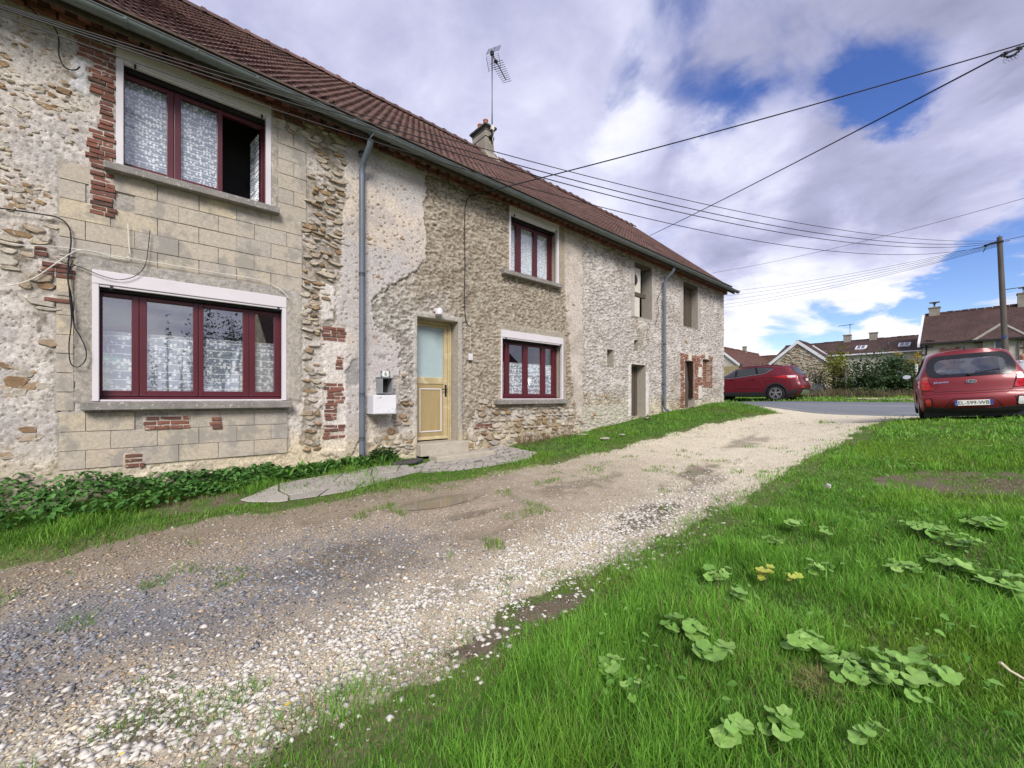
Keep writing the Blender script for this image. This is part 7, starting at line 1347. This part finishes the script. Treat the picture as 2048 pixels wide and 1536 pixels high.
# cottages glimpsed past the house corner
sx = 50.0; ap = at_x(1432, 697, sx); r_ = at_x(1487, 737, sx); t, O = house('cottage', 'cottage with red-brown roof and white gable verge just past the house corner', sx, sx + 14, ap.y - (ap.y - r_.y), ap.y + (ap.y - r_.y), zg, r_.z + .1, ap.z + .3, 'x', M['farwall'], M['roof_red'], .25, True); stack(t, O, sx + 9, ap.y, ap.z - .3, ap.z + .9, .4, M['chim'], False)
sx = 70.0; a = at_x(1500, 716, sx); b = at_x(1580, 716, sx); t, O = house('far_cottage', 'distant cottage roof seen between the tree and the stone barn', sx, sx + 8, b.y, a.y + 3, zg, a.z - 2.2, a.z + .5, 'y', M['farwall'], M['roof_red'], .25)
M['gatewood'] = mat('pale_gate_wood', (.33, .27, .15), rough=.8, var=(3, .15)); gq = at_x(1449, 733, 31.0); g2 = at_x(1462, 733, 31.0); t = empty('garden_gate', (31, (gq.y + g2.y) / 2, hz(31, gq.y)), 'pale wooden garden gate panel behind the vehicle bonnet', 'gate')
zg_ = gq.z - t.location.z; wy = .14; n = 11
for k in range(n): mb = MB(); y = (k - n / 2) * wy; mb.box(-.02, .02, y, y + wy - .012, .1, zg_); mb.build('plank', M['gatewood'], t)
mb = MB(); mb.box(-.08, .08, -n / 2 * wy - .24, -n / 2 * wy - .04, 0, zg_ + .1); mb.build('post', M['wood'], t)
mb = MB()
for z in (.5, .95, 1.4): mb.box(-.02, .02, -n / 2 * wy - 2.4, -n / 2 * wy - .26, z, z + .09)
mb.build('side_rails', M['wood'], t)

# ------------------------------------------------------------------ hedge, shrubs, trees, posts beyond the road
M['bark'] = mat('bark', (.09, .07, .05), rough=.95, var=(10, .3), bump=(20, .5, .01))
def shrub(name, label, cat, c, r, n, ls, lo, hi, clumps=14, trunk=0.0, group=None, up=.0):
    x, y = c; z = hz(x, y); t = empty(name, (x, y, z), label, cat, group); rx, ry, h = r; P = []
    cs = [(random.gauss(0, .38) * rx, random.gauss(0, .38) * ry, trunk + (h - trunk) * (random.random() ** (.8 + up)) * random.uniform(.35, 1.0), random.uniform(.22, .5)) for _ in range(clumps)]
    for k in range(n):
        cx, cy, cz, q = random.choice(cs); d = Vector((random.gauss(0, 1), random.gauss(0, 1), random.gauss(0, 1))); d = d.normalized() * random.random() ** .4; P.append((cx + d.x * q * rx, cy + d.y * q * ry, max(.04, cz + d.z * q * (h - trunk) * .6)))
    P = np.array(P); col = gcolr(n, lo, hi, .5); cloud('foliage', *OL, P, rotm(rng.uniform(0, 6.28, n), rng.uniform(-1, 1, n), rng.uniform(-1, 1, n)), np.full(n, ls) * rng.uniform(.6, 1.4, n), col, M['leaf'], t, None); mb = MB()
    mb.tube([(0, 0, -.1), (.03 * rx, 0, h * .3), (0, .04 * ry, h * .62)], [max(.03, h * .022), max(.02, h * .016), .012], 6)
    for (cx, cy, cz, q) in cs[:9]: mb.tube([(0, 0, min(cz * .5, h * .45)), (cx * .5, cy * .5, cz * .8), (cx, cy, cz)], [.03, .02, .008], 4)
    mb.build('trunk', M['bark'], t); return t
def hp(u, x): q = at_x(u, 790, x); return (x, q.y)
for i, (u, w, h, lab) in enumerate(((1716, 1.5, 2.1, 'dark ivy-leaved hedge bush beside the weathered post'), (1748, 1.6, 2.5, 'tallest dark hedge bush in the middle of the garden edge'), (1782, 1.5, 2.3, 'dark hedge bush second along the garden edge'), (1806, 1.3, 1.7, 'low dark hedge bush nearest the white post'))):
    shrub('hedge_bush', lab, 'bush', hp(u, 29.0), (w, w * 1.15, h), 3200, .13, (.018, .045, .014), (.10, .165, .065), 20, 0, 'hedge along the garden')
shrub('yellow_shrub', 'tall yellow-green shrub left of the weathered post', 'shrub', hp(1668, 28.4), (.75, 1.0, 2.9), 1500, .15, (.10, .13, .02), (.36, .36, .06), 16, 0, None, -.3)
shrub('orange_shrub', 'small orange autumn shrub over the white post', 'shrub', hp(1832, 31), (.5, .75, 2.6), 420, .13, (.30, .20, .03), (.50, .36, .06), 8, 1.2)
shrub('grey_bush', 'bare grey-green bush directly behind the parked vehicle', 'bush', hp(1632, 29), (1.3, 1.3, 2.5), 1500, .10, (.05, .05, .03), (.15, .15, .09), 18); shrub('grey_bush', 'scrubby grey bush between the parked vehicle and the yellow shrub', 'bush', hp(1648, 29.5), (1.0, 1.2, 1.6), 900, .10, (.05, .055, .03), (.16, .16, .09), 12)
shrub('green_shrub', 'fresh green low shrub below the white post', 'shrub', hp(1822, 29.5), (.7, .9, 1.5), 800, .12, (.03, .09, .015), (.13, .25, .05), 10); shrub('green_shrub', 'small green weed bush at the hedge foot', 'shrub', hp(1740, 27.4), (.5, 1.2, .7), 600, .11, (.04, .08, .02), (.14, .20, .06), 10)
shrub('conifer', 'dark green tree between the cottage roof and the stone barn', 'tree', hp(1512, 55), (2.0, 3.4, 3.6), 2600, .26, (.02, .045, .02), (.07, .11, .045), 16); shrub('thin_tree', 'thin treetop rising over the roofs past the house corner', 'tree', hp(1455, 62), (1.0, 1.4, 6.2), 300, .2, (.03, .05, .03), (.08, .10, .05), 8, 4.4)
for i, (u, s) in enumerate(((1645, 1.0), (1672, .8), (1700, .9), (1735, .8), (1770, .7), (1800, .8))):
    x, y = hp(u, 27.2); n = 260; xx = x + rng.normal(0, .5, n); yy = y + rng.normal(0, .5, n); V, F_, c = blades(xx, yy, rng.uniform(.25, .75, n) * s, np.full(n, .022), np.array([.20, .17, .09]) * rng.uniform(.45, 1.2, n)[:, None], 3, .5); o = npmesh('dry_weeds', V, F_, M['grass'], col=c); tag(o, 'dry brown weeds along the garden edge', 'weeds', kind='stuff')
x, y = hp(1692, 28.0); z = hz(x, y); mb = MB(); mb.tube([(0, 0, -.1), (.02, .02, .9), (-.02, .05, 1.75)], [.09, .085, .07], 8); o = mb.build('fence_post', M['pole']); o.location = (x, y, z); tag(o, 'weathered grey fence post beside the yellow shrub', 'post')
x, y = hp(1833, 29.5); z = hz(x, y); mb = MB(); mb.box(-.05, .05, -.05, .05, -.1, 1.7); o = mb.build('fence_post', M['bargeboard'], bev=.01); o.location = (x, y, z); tag(o, 'white post at the end of the hedge near the hatchback mirror', 'post')
x, y = hp(1634, 28.3); z = hz(x, y) - .25; t = empty('garden_chair', (x, y, z), 'pale grey metal garden chair behind the parked vehicle', 'chair'); mb = MB(); mb.box(-.25, .25, -.25, .25, .42, .47); mb.build('seat', M['galv'], t); mb = MB(); mb.box(.22, .26, -.25, .25, .47, 1.0); mb.build('backrest', M['galv'], t)
for sx in (-.23, .23):
    for sy in (-.23, .23): mb = MB(); mb.cyl((sx, sy, 0), (sx, sy, .42), .02, n=6); mb.build('leg', M['galv'], t)
# dirt patch beside the far verge
q = gp(1800, 797); mb = MB(); mb.quad(*[(24.6 + 1.2 * cos(a), at_x(1800, 790, 24.6).y + 1.9 * sin(a), hz(24.6 + 1.2 * cos(a), at_x(1800, 790, 24.6).y + 1.9 * sin(a)) + .03) for a in np.linspace(0, 6.28, 18)[:-1]]); M['dirt'] = mat('pale_dirt', (.42, .35, .25), rough=.95, var=(4, .15)); mb.build('dirt_patch', M['dirt'])['kind'] = 'structure'

# ------------------------------------------------------------------ the man standing beyond the hatchback
def person():
    q = at_d(2046, 712, 13.2); x, y = q.x, q.y; z = hz(x, y); top = q.z + .13; Hh = top - z; s = Hh / 1.76
    t = empty('person', (x, y, z), 'balding man in a pale collared shirt standing beyond the red hatchback', 'person', rot=(0, 0, R(172))); s0 = s
    me = bpy.data.meshes.new('body'); J = {'pel': (0, 0, .95), 'sp': (0, 0, 1.18), 'ch': (0, 0, 1.38), 'nk': (.0, 0, 1.50), 'hd': (.02, 0, 1.60), 'tp': (.01, 0, 1.71), 'sl': (0, .19, 1.42), 'el': (-.02, .25, 1.14), 'wl': (.10, .26, .92), 'hl': (.14, .26, .84), 'sr': (0, -.19, 1.42), 'er': (-.02, -.25, 1.14), 'wr': (.10, -.26, .92), 'hr': (.14, -.26, .84), 'ql': (0, .10, .90), 'kl': (.02, .11, .50), 'al': (0, .12, .09), 'fl': (.16, .13, .04), 'qr': (0, -.10, .90), 'kr': (.02, -.11, .50), 'ar': (0, -.12, .09), 'fr': (.16, -.13, .04)}
    Rr = {'pel': (.13, .16), 'sp': (.13, .16), 'ch': (.13, .17), 'nk': (.06, .06), 'hd': (.085, .078), 'tp': (.07, .065), 'sl': (.07, .07), 'el': (.045, .045), 'wl': (.032, .03), 'hl': (.035, .02), 'sr': (.07, .07), 'er': (.045, .045), 'wr': (.032, .03), 'hr': (.035, .02), 'ql': (.09, .09), 'kl': (.06, .06), 'al': (.045, .045), 'fl': (.045, .035), 'qr': (.09, .09), 'kr': (.06, .06), 'ar': (.045, .045), 'fr': (.045, .035)}
    K = list(J); Ed = [('pel', 'sp'), ('sp', 'ch'), ('ch', 'nk'), ('nk', 'hd'), ('hd', 'tp'), ('ch', 'sl'), ('sl', 'el'), ('el', 'wl'), ('wl', 'hl'), ('ch', 'sr'), ('sr', 'er'), ('er', 'wr'), ('wr', 'hr'), ('pel', 'ql'), ('ql', 'kl'), ('kl', 'al'), ('al', 'fl'), ('pel', 'qr'), ('qr', 'kr'), ('kr', 'ar'), ('ar', 'fr')]
    me.from_pydata([Vector(J[k]) * s for k in K], [(K.index(a), K.index(b)) for a, b in Ed], []); o = link(bpy.data.objects.new('body', me), t); md = o.modifiers.new('skin', 'SKIN'); sv = me.skin_vertices[0].data
    for i, k in enumerate(K): sv[i].radius = (Rr[k][0] * s, Rr[k][1] * s); sv[i].use_root = (k == 'pel')
    md.use_smooth_shade = True; sb = o.modifiers.new('sub', 'SUBSURF'); sb.levels = 2; sb.render_levels = 2
    dg = bpy.context.evaluated_depsgraph_get(); m2 = bpy.data.meshes.new_from_object(o.evaluated_get(dg)); o.modifiers.clear(); o.data = m2; m2.materials.clear()
    for mm in (mat('skin', (.42, .20, .14), rough=.5, var=(20, .08)), mat('pale_shirt', (.58, .58, .62), rough=.8, var=(12, .08)), mat('dark_trousers', (.05, .055, .07), rough=.85, var=(12, .1)), M['ink']): m2.materials.append(mm)
    for p in m2.polygons:
        c = p.center / s; r = abs(c.y); p.material_index = 3 if c.z < .09 else 2 if c.z < .96 and r < .21 else 0 if (c.z > 1.49 or (c.z < .96 and r > .2)) else 1
    sk = bpy.data.materials['skin']
    for sg in (1, -1):
        mb = MB(); mb.ball(Vector((.0, sg * .083, 1.615)) * s, (.018, .012, .032), 8, 6); mb.build('ear', sk, t, smooth=True); mb = MB(); mb.ball(Vector((.093, sg * .032, 1.635)) * s, (.006, .012, .007), 8, 5); mb.build('eye', M['ink'], t, smooth=True)
        mb = MB(); mb.ball(Vector((-.03, sg * .07, 1.63)) * s, (.055, .018, .05), 10, 6); mb.build('hair', mat('grey_hair', (.35, .34, .33), rough=.8, var=(40, .2)) if sg == 1 else bpy.data.materials['grey_hair'], t, smooth=True)
        hb = Vector((.14, sg * .26, .84)) * s
        for k in range(4): mb = MB(); a = hb + Vector((.0 + .016 * (k - 1.5), 0, -.02)) * s; mb.tube([a, a + Vector((.006, 0, -.045)) * s, a + Vector((.0, -sg * .012, -.078 + .006 * abs(k - 1.3))) * s], [.009 * s, .008 * s, .006 * s], 6); mb.build('finger', sk, t, smooth=True)
        mb = MB(); mb.tube([hb + Vector((.02, 0, .01)) * s, hb + Vector((.045, -sg * .01, -.025)) * s, hb + Vector((.045, -sg * .015, -.05)) * s], [.011 * s, .010 * s, .007 * s], 6); mb.build('thumb', sk, t, smooth=True)
    mb = MB(); mb.ball(Vector((.105, 0, 1.605)) * s, (.016, .014, .022), 8, 6); mb.build('nose', sk, t, smooth=True); mb = MB(); mb.ball(Vector((.095, 0, 1.565)) * s, (.006, .024, .006), 8, 5); mb.build('mouth', mat('lips', (.30, .10, .08), rough=.5, var=None), t, smooth=True)
    mb = MB()
    for sg in (1, -1): mb.prism([Vector(p) * s for p in ((.09, sg * .005, 1.43), (.085, sg * .06, 1.47), (.03, sg * .075, 1.50), (.0, sg * .07, 1.53), (.07, sg * .01, 1.47))], (.006, 0, 0))
    mb.build('collar', bpy.data.materials['pale_shirt'], t)
person()

# ------------------------------------------------------------------ across the track, behind the camera: seen only mirrored in the panes
t, O = house('mirrored_barn', 'barn across the track, seen only as a reflection in the window panes', 4.2, 20, -24, -14.5, -.3, 3.4, 7.4, 'x', M['stonewall'], M['roof_far'], .4)
shrub('mirrored_tree', 'tree across the track, seen only as a reflection in the wide window', 'tree', (4.0, -30.0), (1.7, 1.7, 7.6), 3000, .2, (.015, .035, .012), (.05, .08, .03), 22, 2.5)
for k, x in enumerate((.2, .9, 1.7, 2.3)): shrub('mirrored_conifer', ('first', 'second', 'third', 'fourth')[k] + ' slim conifer across the track, seen only mirrored in the wide window', 'tree', (x, -31.0), (.3, .3, 5.9 + .5 * (k % 2)), 260, .2, (.012, .03, .012), (.03, .05, .02), 12, .4, 'mirrored conifers')
